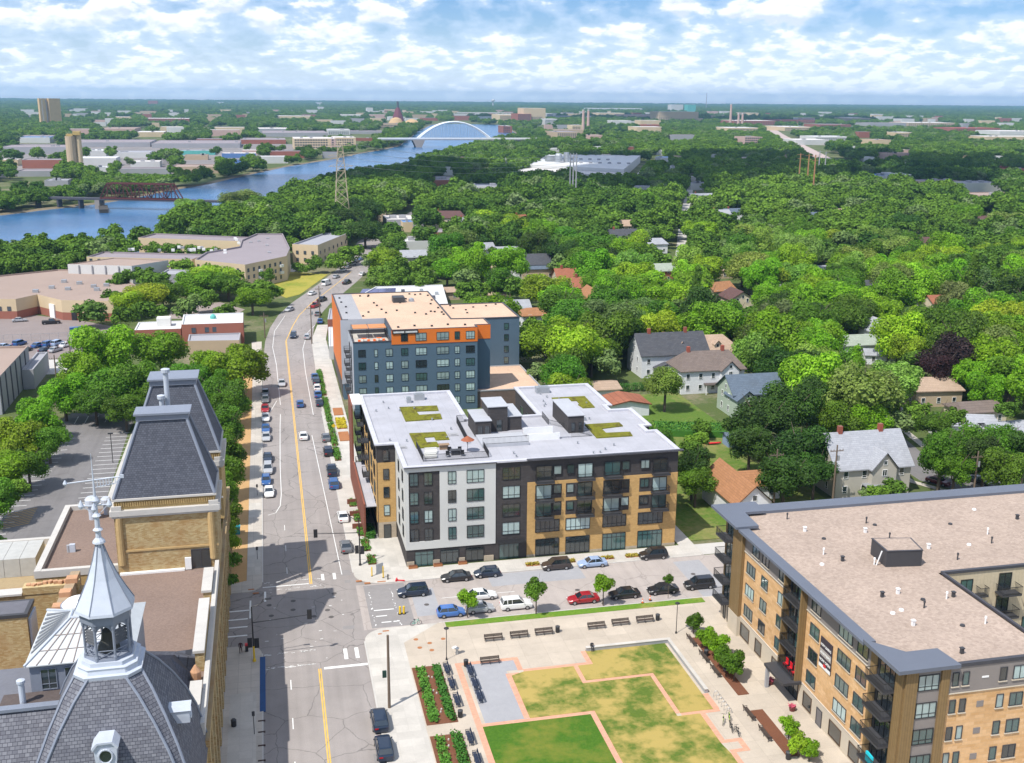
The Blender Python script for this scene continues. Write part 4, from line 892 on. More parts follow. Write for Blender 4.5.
# ---------------------------------------------------------------- brick block on the right of the plaza
ashl = BRICK('orange_ashlar', (.68, .44, .235), (.56, .335, .15), (.52, .36, .22), 1.1, .38, .012, .9, .22, (.30, .14, .05))
base_s = M('precast_base', (.52, .455, .36), .85, .1, .8); taupe = M('taupe_panel', (.23, .205, .19), .7, .06, 1); bronze = BRICK('bronze_ribbed_panel', (.235, .155, .07), (.21, .14, .062), (.13, .085, .04), .3, 30, .02, .6, .05, off=0)
cream = BRICK('cream_board', (.55, .47, .33), (.53, .45, .31), (.40, .34, .24), .5, 40, .015, .7, .05, off=0)
pebble = GRAVEL('pebble_roof', (.46, .365, .30), (.29, .225, .185), 1.5); slatec = M('slate_grey_coping', (.125, .14, .175), .5, .08, .6)
rb = thing('apartment_block', 'orange stone faced five storey block with pebble roof beside the plaza', 'apartment block', (70, 110, 0))
WX, SY = 61.6, 88.0; RT = 15.9
PR = [(WX, SY), (79.5, SY), (79.5, 108.6), (128, 108.6), (128, 133.0), (WX, 133.0)]
MB().walls(PR, 0, 16.2).build('wall', ashl, rb); MB().sheet(inset(PR, .3), RT).build('roof', pebble, rb); keep_off(PR, 2)
# copings: broad slate edge on street sides, thin on the court
c = MB(); c.box(60.2, 61.75, 94.0, 126.0, 16.0, 16.35); c.prism([(60.3, 87.2), (67.4, 87.2), (67.0, 90.8), (63.3, 90.8), (60.3, 94.2)], 16.2, 16.62); c.prism([(59.9, 126.1), (63.2, 126.1), (63.4, 131.0), (66.5, 131.0), (66.6, 134.7), (59.9, 134.7)], 16.25, 16.62)
c.box(66.4, 129, 131.6, 134.2, 15.9, 16.3); c.build('cornice', slatec, rb)
c = MB(); c.box(67.3, 79.7, 87.85, 88.3, 15.9, 16.3); c.box(79.35, 79.65, 88.3, 108.3, 15.9, 16.2); c.box(79.4, 128, 108.3, 108.75, 15.9, 16.25); c.build('parapet', coping, rb)
# west facade layers
def wp(y0, y1, z0, z1, m, pr=.06, name='wall_panel'): return MB().box(WX - pr, WX - .003, y0, y1, z0, z1).build(name, m, rb)
wp(94.3, 109.0, 0, 3.1, base_s, .08); wp(113.0, 126.4, 0, 3.1, base_s, .08); wp(94.3, 108.7, 12.9, 16.0, taupe, .05); wp(113.0, 126.5, 12.9, 16.0, taupe, .05)
wp(126.4, 129.4, 3.1, 16.3, bronze, .5); wp(126.4, 129.4, 0, 3.1, base_s, .55); wp(93.0, 94.3, 0, 16, bronze, .06); wp(88.0, 89.2, 0, 16.2, bronze, .3)
for y0, y1 in ((94.3, 108.9), (113.0, 126.4)):
    for z in (3.1, 12.86): wp(y0, y1, z, z + .12, M('stone_band', (.5, .45, .38), .8), .13, 'stone_band')
# glass bay with balconies; a dark panel paints its recess shade
wp(108.9, 113.0, 3.4, 16.1, M('painted_bay_shade', (.035, .035, .04), .6), .02)
for z in (13.1, 9.9, 6.7, 3.6):
    window(rb, 'W', 109.3, z, 1.6, 2.5, WX - .03, g_teal, 2, fm=black, name='balcony_door'); window(rb, 'W', 111.2, z, 1.4, 2.5, WX - .03, g_dark, 1, fm=black); balcony(rb, 'W', 108.95, z - .05, 4.0, WX, 1.1)
MB().box(WX - .9, WX - .02, 108.6, 108.88, 3.2, 16.2).build('fin', bronze, rb); MB().box(WX - .9, WX - .02, 113.02, 113.3, 3.2, 16.2).build('fin', bronze, rb)
# entrance canopy
cn = MB(); cn.box(WX - 2.6, WX - .09, 108.3, 113.6, 2.95, 3.3); cn.build('entrance_canopy', dgrey, rb); MB().box(WX - 2.5, WX - 2.1, 112.9, 113.3, 0.1, 2.94).build('canopy_pier', greyc, rb); window(rb, 'W', 109.2, .15, 3.4, 2.6, WX - .01, g_dark, 3, fm=black, name='door')
ys = [(122.9, 2.6), (119.1, 1.9), (114.2, 1.95), (105.3, 2.2), (98.1, 2.9), (94.8, 2.2)]
yc = [(123.0, 2.8), (119.2, 1.9), (114.3, 2.0), (105.4, 2.1), (98.3, 2.8), (94.7, 2.2)]
for r, z in enumerate((13.5, 10.2, 7.0, 3.9)):
    for k, (y, w_) in enumerate(ys):
        if r == 0 and k == 0: y, w_ = 122.0, 2.0
        window(rb, 'W', y, z, w_, 1.65 if r else 1.9, WX - (.05 if r == 0 else 0), [g_teal, g_dark, g_teal, g_teal, g_blind, g_teal][(r * 2 + k) % 6], 2 if w_ < 2.4 else 3, 1, sill=base_s)
for y, w_ in ((123.3, 2.8), (119.5, 1.9), (114.4, 2.0), (105.6, 2.1), (98.6, 2.7), (94.6, 2.2)): window(rb, 'W', y, .5, w_, 2.0, WX - .08, g_dark, 1, fm=M('bronze_frame', (.10, .06, .035), .5))
window(rb, 'W', 103.0, .1, 1.3, 2.2, WX - .08, M('grey_door', (.16, .15, .15), .6), 1, name='door')
# loggia balconies at the south corner, shade painted as dark panels, and at the north corner
for z in (13.1, 9.9, 6.7, 3.6):
    wp(89.2, 93.0, z - .1, z + 2.6, M('painted_bay_shade', (.035, .035, .04), .6), .01); window(rb, 'W', 89.6, z, 2.9, 2.4, WX - .01, g_dark, 3, fm=black, name='balcony_door'); balcony(rb, 'W', 89.2, z - .05, 3.7, WX, 1.5)
    window(rb, 'W', 130.0, z, 2.2, 2.4, WX, g_teal, 2, fm=black, name='balcony_door'); balcony(rb, 'W', 129.6, z - .05, 3.3, WX, 1.5)
wp(129.4, 132.95, 0, 16.2, bronze, .004); wp(129.4, 133, .1, 3.2, base_s, .05)
for y in (129.8, 131.3): window(rb, 'W', y, .3, .7, 2.4, WX - .05, g_dark, 1, fm=black)
# south facade
def sp(x0, x1, z0, z1, m, pr=.06): return MB().box(x0, x1, SY - pr, SY - .003, z0, z1).build('wall_panel', m, rb)
sp(WX, 63.0, 0, 16.2, bronze, .25); sp(65.7, 66.7, 0, 16.2, bronze, .25); sp(63.0, 65.7, 0, 16.2, taupe, .04); sp(66.7, 79.5, 12.9, 16.2, taupe, .05); sp(66.7, 79.5, 0, 3.1, base_s, .07)
MB().box(66.7, 79.5, SY - .12, SY - .003, 12.8, 12.9).build('stone_band', base_s, rb)
for z in (13.6, 10.4, 7.3, 4.2): window(rb, 'S', 63.15, z, 2.4, 1.8, SY - .04, g_blind if z > 8 else g_teal, 3, 2, fm=black)
SX = [(67.1, .75, 1), (68.3, .75, 1), (72.7, .85, 1), (74.3, 1.6, 2), (78.0, .9, 1)]
for r, z in enumerate((13.7, 10.5, 7.3, 4.2)):
    for k, (a, w_, c_) in enumerate(SX): window(rb, 'S', a, z, w_, 1.6, SY - (.05 if r == 0 else 0), [g_teal, g_teal, g_dark, g_blind][(k + r) % 4], c_, 1, sill=base_s)
for z in (10.9, 7.7, 4.6): MB().box(70.4, 71.2, SY - .05, SY - .003, z, z + .7).build('louvre', taupe, rb)
MB().box(70.6, 71.4, SY - .1, SY - .05, 14.3, 14.5).build('vent', white, rb)
# court wall facing south
MB().box(79.6, 128, 108.45, 108.595, 0, 15.9).build('wall_panel', cream, rb)
for z in (13.0, 9.9, 6.8, 3.7):
    window(rb, 'S', 82.2, z, 1.7, 1.9, 108.45, g_teal, 2, fm=black); window(rb, 'S', 87.6, z, 1.8, 2.3, 108.45, g_dark, 2, fm=black, name='balcony_door'); balcony(rb, 'S', 87.2, z - .05, 2.8, 108.4, 1.5); window(rb, 'S', 91.8, z + .5, 1.2, 1.6, 108.45, g_teal, 1, fm=black); balcony(rb, 'S', 84.4, z - .05, 1.2, 108.4, 1.0)
# roof furniture
MB().walls([(73.7, 111.8), (78.3, 111.2), (79.0, 115.0), (74.0, 115.9)], RT, 18.0).build('penthouse_wall', dgrey, rb); MB().prism(inset([(73.7, 111.8), (78.3, 111.2), (79.0, 115.0), (74.0, 115.9)], -.06), 18.0, 18.1).build('penthouse_roof', coping, rb); MB().sheet(inset([(73.7, 111.8), (78.3, 111.2), (79.0, 115.0), (74.0, 115.9)], .15), 18.106).build('penthouse_roof', pebble, rb)
for k, (x, y) in enumerate([(68.9, 129.1), (69.2, 124.5), (70.5, 121.6), (67.9, 116.9), (69.3, 114.6), (66.2, 114.1), (79.0, 125.5), (77.1, 122.5), (79.8, 124.6), (72.7, 112.8), (68.7, 104.3), (67.6, 100.2), (79.1, 119.8), (82.4, 115.9), (90.3, 122.8), (93.1, 118.6), (100.7, 122.6), (88.4, 115.9), (91.7, 115.8), (71, 104.7), (73.0, 102.6), (75.9, 102.3), (77.0, 102.6), (69.0, 100.7), (71.9, 100.7), (68.2, 97.1), (73.6, 95.9), (76.4, 95.8), (69.7, 90.4), (97, 127), (84, 112), (105, 118)]):
    v = MB()
    if k % 3 == 0: v.lathe([(.09, RT), (.09, RT + .7), (.15, RT + .72), (.12, RT + .95)], x, y, 8)
    elif k % 3 == 1: v.box(x - .16, x + .16, y - .16, y + .16, RT, RT + .6); v.box(x - .22, x + .22, y - .22, y + .22, RT + .602, RT + .7)
    else: v.lathe([(.3, RT), (.26, RT + .18), (.08, RT + .24)], x, y, 10)
    v.build('roof_vent', white if k % 2 else dgrey, rb)
MB().tube((72.9, 112.6, RT), (73.3, 112.3, 17.9), .09, 8).build('pipe', white, rb)
# banner: dark, grey and dark bands with pale lettering, white foot; the words are too blurred to read exactly
bn_ = MB().box(WX - .13, WX - .05, 102.05, 104.75, 7.65, 11.45); bo = bn_.build('banner', M('banner_dark', (.045, .035, .045), .7), rb)
def text(s, y, z, size, m, sx=1.0):
    cu_ = bpy.data.curves.new('lettering', 'FONT'); cu_.body = s; cu_.size = size; cu_.extrude = .006; cu_.align_x = 'CENTER'; cu_.offset = .012; cu_.materials.append(m)
    tmp = bpy.data.objects.new('tmp', cu_); me_ = bpy.data.meshes.new_from_object(tmp); bpy.data.objects.remove(tmp); me_.materials.clear(); me_.materials.append(m)
    o = bpy.data.objects.new('lettering', me_); COL.objects.link(o); g = ORG[bo.name]; o.location = (WX - .15 - g[0], y - g[1], z - g[2]); o.rotation_euler = (math.pi / 2, 0, -math.pi / 2); o.scale = (sx, 1, 1); o.parent = bo
MB().box(WX - .14, WX - .132, 102.1, 104.7, 9.15, 10.0).build('stripe', M('banner_grey', (.35, .32, .30), .7), bo); MB().box(WX - .14, WX - .132, 102.06, 104.74, 7.66, 8.1).build('stripe', white, bo)
MB().box(WX - .145, WX - .141, 103.1, 103.7, 7.95, 8.35).build('emblem', redp, bo)
text('NOW LEASING', 103.4, 10.4, .42, white, .85); text('APARTMENTS', 103.4, 9.4, .42, white, .9); text('NOW OPEN', 103.4, 8.5, .46, white, 1.0)
# red chairs on the lower balcony
for k in range(3):
    y = 109.6 + k * 1.1; t = thing('red_chair', 'red chair on the balcony over the entrance canopy, %s' % ('nearest the banner', 'middle one', 'farthest from the banner')[k], 'chair', (WX - .6, y, 3.55), 'red balcony chairs')
    MB().box(WX - .85, WX - .35, y - .3, y + .3, 3.9, 4.0).build('seat', redp, t); MB().box(WX - .4, WX - .34, y - .3, y + .3, 4.002, 4.7).build('backrest', redp, t)
    for dx in (-.82, -.42):
        for dy in (-.25, .25): MB().box(WX + dx, WX + dx + .04, y + dy - .02, y + dy + .02, 3.56, 3.899).build('leg', redp, t)
t = tag(MB().prism([(WX - 1.3, 90.2), (WX - 1.2, 90.2), (WX - 1.1, 91.5), (WX - 1.3, 91.6)], 3.6, 4.75).build('towel', tealp), 'turquoise towel hanging over the lowest corner balcony', 'towel')
# leafy beds in front
for k, (x0, x1, y0, y1) in enumerate(((54.9, 56.4, 111.9, 127.2), (54.9, 56.5, 98.5, 108.3))): t = tag(MB().prism(rect(x0, x1, y0, y1), 0, KZ + .05).build('mulch_bed', mulch), ('long mulch bed under the leafy bushes of the brick block', 'mulch bed with bare end beside the bicycles')[k], 'flower bed')
landmark(61.6, 110, 8, 'the orange stone block'); landmark(90, 125, 16, 'the pebble roof'); landmark(61.6, 131, 12, 'the corner balconies of the stone block')
# ---------------------------------------------------------------- old brewery on the left
oldb = BRICK('old_yellow_brick', (.52, .37, .16), (.42, .29, .12), (.38, .28, .15), .42, .14, .01, .95, .4, (.22, .15, .08))
oldb2 = BRICK('weathered_buff_brick', (.50, .40, .22), (.36, .24, .10), (.35, .27, .16), .42, .14, .01, .95, .55, (.30, .15, .05))
slate = BRICK('slate_shingles', (.100, .108, .135), (.068, .074, .095), (.030, .032, .042), .36, .26, .018, .7, .12, (.12, .13, .15))
slate_l = BRICK('old_slate_tiles', (.185, .19, .215), (.115, .118, .14), (.05, .05, .065), .42, .27, .025, .75, .15, (.1, .1, .12))
lead = M('pale_lead_trim', (.21, .235, .29), .5, .12, 2); leadw = M('painted_white_metal', (.47, .51, .58), .45, .12, 1.2); stone = M('pale_stone_trim', (.50, .48, .45), .8, .12, 1)
tarroof = GRAVEL('brown_roof_gravel', (.26, .19, .155), (.18, .13, .11), 2.5); terra = M('terracotta', (.50, .28, .16), .8, .2, 2); louv = M('louvre_grey', (.16, .17, .19), .6)
EXF = -8.3
br = thing('brewery', 'old yellow brick brewery with slate mansard roofs and white flat parapets', 'brewery', (-18, 120, 0))
MB().walls(rect(-22.0, EXF, 96, 166), 0, 13.0).build('wall', oldb, br); keep_off(rect(-48, -6, 60, 172))
MB().box(-22.0, EXF - .01, 96.2, 135, 12.9, 13.2).build('roof', tarroof, br)
MB().walls(rect(-30.9, -20.3, 136.6, 160), 0, 13.2).build('wall', oldb, br); MB().sheet(rect(-30.9, -20.3, 136.6, 160), 13.21).build('roof', tarroof, br)
b = MB(); b.box(-31.0, -30.2, 136.5, 160.1, 12.9, 13.9); b.box(-30.2, -20.65, 159.4, 160.1, 12.9, 13.9); b.box(-30.2, -20.65, 136.5, 137.2, 12.9, 13.85); b.build('parapet', stone, br)
# facade pilasters and cornice strips along the street
b = MB()
for y in range(98, 168, 4): b.box(EXF + .003, EXF + .35, y, y + 1.2, 0, 11.5)
b.build('pilaster', oldb2, br)
b = MB(); b.box(EXF + .003, EXF + .5, 96, 168, 11.6, 12.3); b.build('cornice', oldb2, br)
for y in range(100, 166, 4):
    for z in (2.0, 6.5): window(br, 'E', y + 1.6 - .4, z, 1.4, 2.6, EXF, g_dark, 2, fm=white)
b = MB()
for y0, y1, z in ((98, 103, 14.6), (108, 120.5, 15.4), (124.5, 131, 14.6)): b.box(EXF - 1.35, EXF - .4, y0, y1, 13.2, z)
b.build('wall', oldb2, br); b = MB()
for y0, y1, z in ((98, 103, 14.6), (108, 120.5, 15.4), (124.5, 131, 14.6)): b.box(EXF - 1.55, EXF - .35, y0 - .15, y1 + .15, z + .002, z + .3)
b.box(EXF - .35, EXF + .15, 96, 134.6, 13.0, 14.3); b.build('parapet', stone, br)
b = MB().lathe([(.5, 13.2), (.55, 14.5), (.1, 15.2)], EXF - 1.2, 105.8, 10).lathe([(.45, 13.2), (.5, 14.3), (.6, 14.5), (.15, 15.0)], EXF - 1.2, 96.6, 10).lathe([(.4, 13.2), (.55, 14.2), (.1, 14.9)], EXF - 1.3, 95.2, 10); b.build('chimney', terra, br)
# two mansard pavilions
def pavilion(y0, dy, lab, base=13.0):
    x0, x1, ze, zt = -20.6, -8.1, 23.2, 33.6
    MB().walls(rect(x0, x1, y0, y0 + dy), base, 21.2).build('wall', oldb2 if y0 < 140 else oldb, br)
    MB().walls(inset(rect(x0, x1, y0, y0 + dy), .15), 21.2, 23.1).build('wall', oldb, br)
    c = MB(); p = rect(x0, x1, y0, y0 + dy); c.prism(inset(p, -.45), 21.2, 21.9); c.prism(inset(p, -.25), 20.9, 21.199); c.prism(inset(p, -.12), 23.1, 23.35); 
    dc = MB()
    for i in range(44): dc.box(x0 + .1 + i * .28, x0 + .24 + i * .28, y0 - .02, y0 + .149, 22.3, 22.9)
    dc.build('brick', oldb, br)
    for X in (x0 - .2, x1 + .1 - 1.0): c.box(X, X + 1.2, y0 - .35, y0 - .12, 21.902, 22.5)
    c.build('cornice', stone, br)
    tp = rect(-17.1, -11.2, y0 + 3.0, y0 + dy - 3.0); bp_ = inset(p, .1)
    r = MB(); q = lambda P_, z: [(x, y, z) for x, y in P_]; B_, T_ = q(bp_, ze + .16), q(tp, zt - 1.0)
    for i in range(4): j = (i + 1) % 4; r.face([B_[i], B_[j], T_[j], T_[i]])
    r.face(T_); r.build('roof', slate, br)
    h = MB()
    for i in range(4): h.tube(B_[i], T_[i], .22, 6)
    h.prism(inset(tp, -.25), zt - 1.0, zt - .25); h.prism(inset(tp, -.5), zt - .248, zt); h.build('roof_trim', lead, br)
    b_ = MB(); b_.tube((x0 + .55, y0 - .02, 14.5), (x0 + .55, y0 - .02, 20.9), .42, 10).tube((x1 - .75, y0 - .02, 14.5), (x1 - .75, y0 - .02, 20.9), .42, 10); b_.box(x0 + .2, x1, y0 - .12, y0 - .003, 16.2, 16.45); b_.build('wall_trim', M('buff_brick_trim', (.46, .32, .15), .9, .2, 2) if y0 < 140 else stone, br)
pavilion(135.0, 8.6, ''); pavilion(152.5, 10.0, '')
window(br, 'S', -11.6, 13.3, 2.4, 2.6, 134.98, g_dark, 2, fm=M('door_slate', (.06, .065, .08), .5), name='door'); MB().box(-12.4, -11.62, 134.6, 134.9, 13.3, 14.9).build('door_panel', white, br)
MB().box(-20.4, -12.5, 134.5, 134.98, 13.2, 13.45).build('flashing', white, br)
# steel stacks behind the first mansard, ventilators on the roof
for x, y, z0, z1, r in ((-14.3, 147.5, 13, 37.0, .34), (-15.0, 146.6, 13, 33.6, .3)): MB().lathe([(r, z0), (r, z1 - .6), (r * 1.7, z1 - .55), (r * 1.75, z1 - .1), (r * .7, z1)], x, y, 12).build('steel_stack', leadw, br)
x, y = G(71, 512, 14); 
for (px, py, r, h) in ((93, 519, .75, 3.4), (107, 514, .6, 2.6)):
    x, y = G(px, py, 13.2); MB().lathe([(r * .7, 13.2), (r * .7, 13.2 + h * .6), (r * 1.2, 13.2 + h * .65), (r * 1.2, 13.2 + h * .9), (r * .8, 13.2 + h)], x, y, 14).build('ventilator', leadw, br)
x, y = G(69, 552, 13.2); MB().lathe([(.25, 13.2), (.25, 14.2)], x, y, 8).build('roof_pipe', greyc, br); MB().obox(x + .5, y, .7, .5, 13.2, 14.3).build('roof_pipe', leadw, br)
# main tower: convex slate roof, lantern, spire
TX, TY = -15.25, 91.0
tw = thing('brewery_tower', 'brewery corner tower with curved slate roof, white lantern and spire', 'tower', (TX, TY, 0))
keep_off(rect(-30, -8, 70, 100))
MB().walls(rect(TX - 7.0, TX + 7.0, TY - 7.0, TY + 7.0), 0, 11.4).build('wall', oldb, tw)
prof = [(7.2, 11.2), (6.85, 13.6), (6.35, 16.0), (5.6, 18.4), (4.65, 20.7), (3.6, 22.8), (2.65, 24.3)]
def chf(a): return .45 + (7.2 - a) * .16
def ring(r, z, ch): return [(TX + x, TY + y, z) for x, y in ((-r + ch, -r), (r - ch, -r), (r, -r + ch), (r, r - ch), (r - ch, r), (-r + ch, r), (-r, r - ch), (-r, -r + ch))]
r = MB(); r.loft([ring(a, z, chf(a)) for a, z in prof], cap=False); r.build('roof', slate_l, tw)
hp = MB()
for i in range(8): hp.path([ring(a + .04, z, chf(a))[i] for a, z in prof], .13, 6)
hp.build('roof_trim', lead, tw)
pl = MB(); pl.loft([ring(2.75, 24.1, 1.0), ring(2.8, 24.45, 1.0), ring(2.5, 24.5, .95), ring(2.4, 24.8, .9), ring(2.45, 25.0, .9), ring(2.15, 25.05, .85), ring(2.1, 25.4, .8)]); pl.build('roof_platform', leadw, tw)
A8 = math.pi / 8
def oct_(r, z, ph=A8): return [(TX + r * math.cos(ph + k * math.pi / 4), TY + r * math.sin(ph + k * math.pi / 4), z) for k in range(8)]
lan = MB(); R_ = 1.95
for p in oct_(R_, 0): lan.lathe([(.17, 25.40), (.16, 25.80), (.11, 25.90), (.11, 28.30), (.17, 28.50), (.18, 28.80)], p[0], p[1], 8)
lan.loft([oct_(R_ + .22, 28.80), oct_(R_ + .26, 29.90)]); lan.loft([oct_(R_ + .15, 25.40), oct_(R_ + .1, 25.60)])
o8 = oct_(R_, 0)
for i in range(8):
    a, c = Vector(o8[i]), Vector(o8[(i + 1) % 8])
    for k in range(10):       # arches between the columns, and rails
        t0, t1 = k / 10, (k + 1) / 10; f_ = lambda t_: 27.40 + 1.2 * math.sqrt(max(0, 1 - (2 * t_ - 1) ** 2))
        p, q = a.lerp(c, t0), a.lerp(c, t1); lan.face([(p.x, p.y, f_(t0)), (q.x, q.y, f_(t1)), (q.x, q.y, 28.80), (p.x, p.y, 28.80)])
    lan.tube((a.x, a.y, 26.35), (c.x, c.y, 26.35), .045, 4); lan.tube((a.x, a.y, 25.60), (c.x, c.y, 26.35), .03, 4); lan.tube((c.x, c.y, 25.60), (a.x, a.y, 26.35), .03, 4)
lan.build('lantern', lead, tw)
MB().lathe([(.95, 25.65), (.9, 26.00), (.6, 26.60), (.5, 27.40), (.2, 27.70)], TX, TY, 14).build('bell', M('bell_bronze', (.07, .07, .06), .5), tw)
lv = MB()
for i in range(8):
    if i % 2: continue
    a, c = Vector(o8[i]) * .97 + Vector((TX, TY, 0)) * .03, Vector(o8[(i + 1) % 8]) * .97 + Vector((TX, TY, 0)) * .03
    for k in range(5): z = 26.80 + k * .28; lv.face([(a.x, a.y, z), (c.x, c.y, z), (c.x * .93 + TX * .07, c.y * .93 + TY * .07, z + .2), (a.x * .93 + TX * .07, a.y * .93 + TY * .07, z + .2)])
lv.build('louvre', M('lantern_louvre', (.10, .105, .115), .6), tw)
sp_ = MB(); sp_.loft([oct_(2.55, 29.7), oct_(2.5, 29.95), oct_(1.9, 31.1), oct_(1.25, 32.5), oct_(.68, 34.1), oct_(.3, 35.5)]); sp_.build('spire', leadw, tw)
sm = MB()
for i in range(8): sm.path([oct_(r_, z_)[i] for r_, z_ in ((2.53, 29.95), (1.93, 31.1), (1.27, 32.5), (.7, 34.1), (.31, 35.5))], .045, 4)
sm.build('spire_rib', lead, tw)
fi = MB().lathe([(.3, 35.5), (.55, 35.65), (.5, 35.8), (.24, 36.1), (.22, 36.6), (.42, 36.8), (.22, 37.0), (.2, 37.9), (.38, 38.05), (.16, 38.3), (.14, 39.3), (.34, 39.45), (.12, 39.8), (.06, 41.5), (.015, 43.6)], TX, TY, 10)
fi.build('finial', leadw, tw)
fz = 39.0; v = MB()
v.tube((TX - 1.15, TY, fz), (TX + 1.1, TY, fz), .06, 5).tube((TX, TY - .9, fz), (TX, TY + .9, fz), .06, 5)
for dx, dy in ((-1.15, 0), (1.1, 0), (0, -.9), (0, .9)): v.lathe([(.05, fz - .28), (.2, fz - .16), (.25, fz), (.15, fz + .24), (.04, fz + .5)], TX + dx, TY + dy, 8)
for s_ in (-1, 1): v.tube((TX + s_ * .9, TY, fz - .1), (TX + s_ * .15, TY, fz - .9), .04, 4)
v.build('finial_arms', leadw, tw)
vz = 41.2; v = MB(); v.tube((TX - 2.3, TY - .1, vz - .1), (TX + 2.4, TY + .1, vz + .2), .06, 6); v.lathe([(.05, vz - .3), (.2, vz - .1), (.05, vz + .2)], TX - 2.2, TY - .1, 6)
v.tube((TX + .2, TY, vz - .6), (TX + 1.7, TY + .08, vz - .4), .045, 5)
for k in range(7): v.tube((TX + .3 + k * .24, TY, vz - .58 + k * .03), (TX + .3 + k * .24, TY, vz + .12), .04, 4)
v.tube((TX + 1.7, TY, vz - .4), (TX + 2.1, TY, vz + .08), .05, 4); v.obox(TX + 2.3, TY, .3, .1, vz + .08, vz + .38); v.build('weather_vane', leadw, tw)
# round dormers
def dormer(side):
    m = MB(); s = .95
    if side == 'S': f = lambda x, y, z: (TX + x * .8, TY - 5.35 + y, 18.3 + z * .9)
    else: f = lambda x, y, z: (TX + 5.4 - y, TY + x * .55 - 1.6, 18.9 + z * .65)
    out = [(-1.0, -.1), (1.0, -.1), (1.1, .9), (1.15, 1.75), (.65, 2.35), (-.65, 2.35), (-1.15, 1.75), (-1.1, .9)]
    m.loft([[f(x, -1.1, z) for x, z in out], [f(x, 1.9, z) for x, z in out]]); m.loft([[f(x * 1.18, -1.25, z + .1) for x, z in out[3:7]] + [f(x * 1.05, -1.25, z - .1) for x, z in reversed(out[3:7])], [f(x * 1.18, 1.8, z + .1) for x, z in out[3:7]] + [f(x * 1.05, 1.8, z - .1) for x, z in reversed(out[3:7])]])
    o = m.build('dormer', leadw, tw)
    g = MB(); cz = .95
    g.loft([[f(.62 * math.cos(a * math.pi / 10), -1.14, cz + .62 * math.sin(a * math.pi / 10)) for a in range(20)], [f(.62 * math.cos(a * math.pi / 10), -1.1, cz + .62 * math.sin(a * math.pi / 10)) for a in range(20)]]); g.build('pane', g_dark, o)
    g = MB(); g.path([f(.7 * math.cos(a * math.pi / 10), -1.16, cz + .7 * math.sin(a * math.pi / 10)) for a in range(21)], .09, 5); g.build('frame', leadw, o)
dormer('S'); dormer('E')
# north skirt roof of the tower wing
s_ = MB(); s_.loft([[(-17, y, 13.1), (-9.8, y, 13.1), (-9.8, y, 13.3), (-12.0, y, z), (-17, y, z + .6)] for y, z in ((97, 20.0), (99.5, 19.2), (103, 17.6), (107, 15.6), (111, 13.9), (113, 13.2))]); s_.build('roof', slate, br)
# mansard wing left of the tower with deck and lantern house
MB().walls(rect(-45, TX - 6.5, 86.6, 97.5), 0, 12).build('wall', oldb, br)
m = MB(); m.loft([[(x, 87.6, 11.2), (x, 89.4, 14), (x, 92.0, 17.2), (x, 93.6, 19.1), (x, 101.5, 19.1), (x + (3 if x < -30 else 0), 107, 11.2)] for x in (-28.5, -20.6)]); m.build('roof', slate_l, br)
MB().box(-28.6, -19.4, 93.3, 94.1, 19.1, 19.4).build('roof_trim', lead, br); MB().box(-25.6, -19.0, 94.2, 96.4, 19.104, 19.2).build('roof_deck', M('weathered_deck', (.10, .08, .075), .9, .3, 3), br)
hx0, hx1, hy0, hy1, hz = -23.2, -14.4, 96.4, 107.2, 21.9
MB().walls(rect(hx0, hx1, hy0, hy1), 13.2, hz).build('penthouse_wall', lead, br)
for k, a in enumerate((-22.3, -20.2, -18.2)): window(br, 'S', a, 19.35, 1.4, 2.1, hy0, g_dark, 2, 2, fm=lead)
b_ = inset(rect(hx0, hx1, hy0, hy1), -.35); ap = [(-20.2, 101.2), (-17.2, 101.2), (-17.2, 102.6), (-20.2, 102.6)]
m = MB(); zz0, zz1 = hz + .1, 24.0
for i in range(4): j = (i + 1) % 4; m.face([(*b_[i], zz0), (*b_[j], zz0), (*ap[j], zz1), (*ap[i], zz1)])
m.face([(*p, zz1) for p in ap]); m.prism(b_, hz, hz + .098); m.build('penthouse_roof', M('glazed_roof', (.52, .54, .55), .35, .15, 1.1), br)
sk = MB()
def lp(a, c, t): return (a[0] + (c[0] - a[0]) * t, a[1] + (c[1] - a[1]) * t)
for k in range(1, 9): t_ = k / 9; p, q = lp(b_[0], b_[1], t_), lp(ap[0], ap[1], t_); sk.tube((*p, zz0 + .05), (*q, zz1 + .05), .05, 4)
for t_ in (.3, .62): p, q = lp(b_[0], ap[0], t_), lp(b_[1], ap[1], t_); z = zz0 + (zz1 - zz0) * t_ + .05; sk.tube((*p, z), (*q, z), .04, 4)
sk.build('roof_rib', M('rib_brown', (.30, .25, .23), .6), br); sk = MB()
sk.path([(*b_[0], zz0 + .06), (*ap[0], zz1 + .06), (*ap[1], zz1 + .06), (*b_[1], zz0 + .06)], .13, 5); sk.path([(*b_[3], zz0 + .06), (*ap[3], zz1 + .06), (*ap[0], zz1 + .06)], .13, 5)
sk.build('roof_trim', leadw, br)
lv = MB()
for k in range(9):
    t_ = .08 + k * .09; p, q = lp(b_[3], b_[0], t_), lp(ap[3], ap[0], t_); t2 = t_ + .045; p2, q2 = lp(b_[3], b_[0], t2), lp(ap[3], ap[0], t2)
    f_ = lambda P_, Q_, s: (*lp(P_, Q_, s), zz0 + (zz1 - zz0) * s + .09); lv.face([f_(p, q, .06), f_(p2, q2, .06), f_(p2, q2, .9), f_(p, q, .9)])
lv.build('louvre', louv, br)
MB().lathe([(.28, 19.1), (.28, 21.2), (.38, 21.25), (.38, 21.5), (.1, 21.6)], -23.6, 94.6, 12).build('steel_stack', leadw, br)
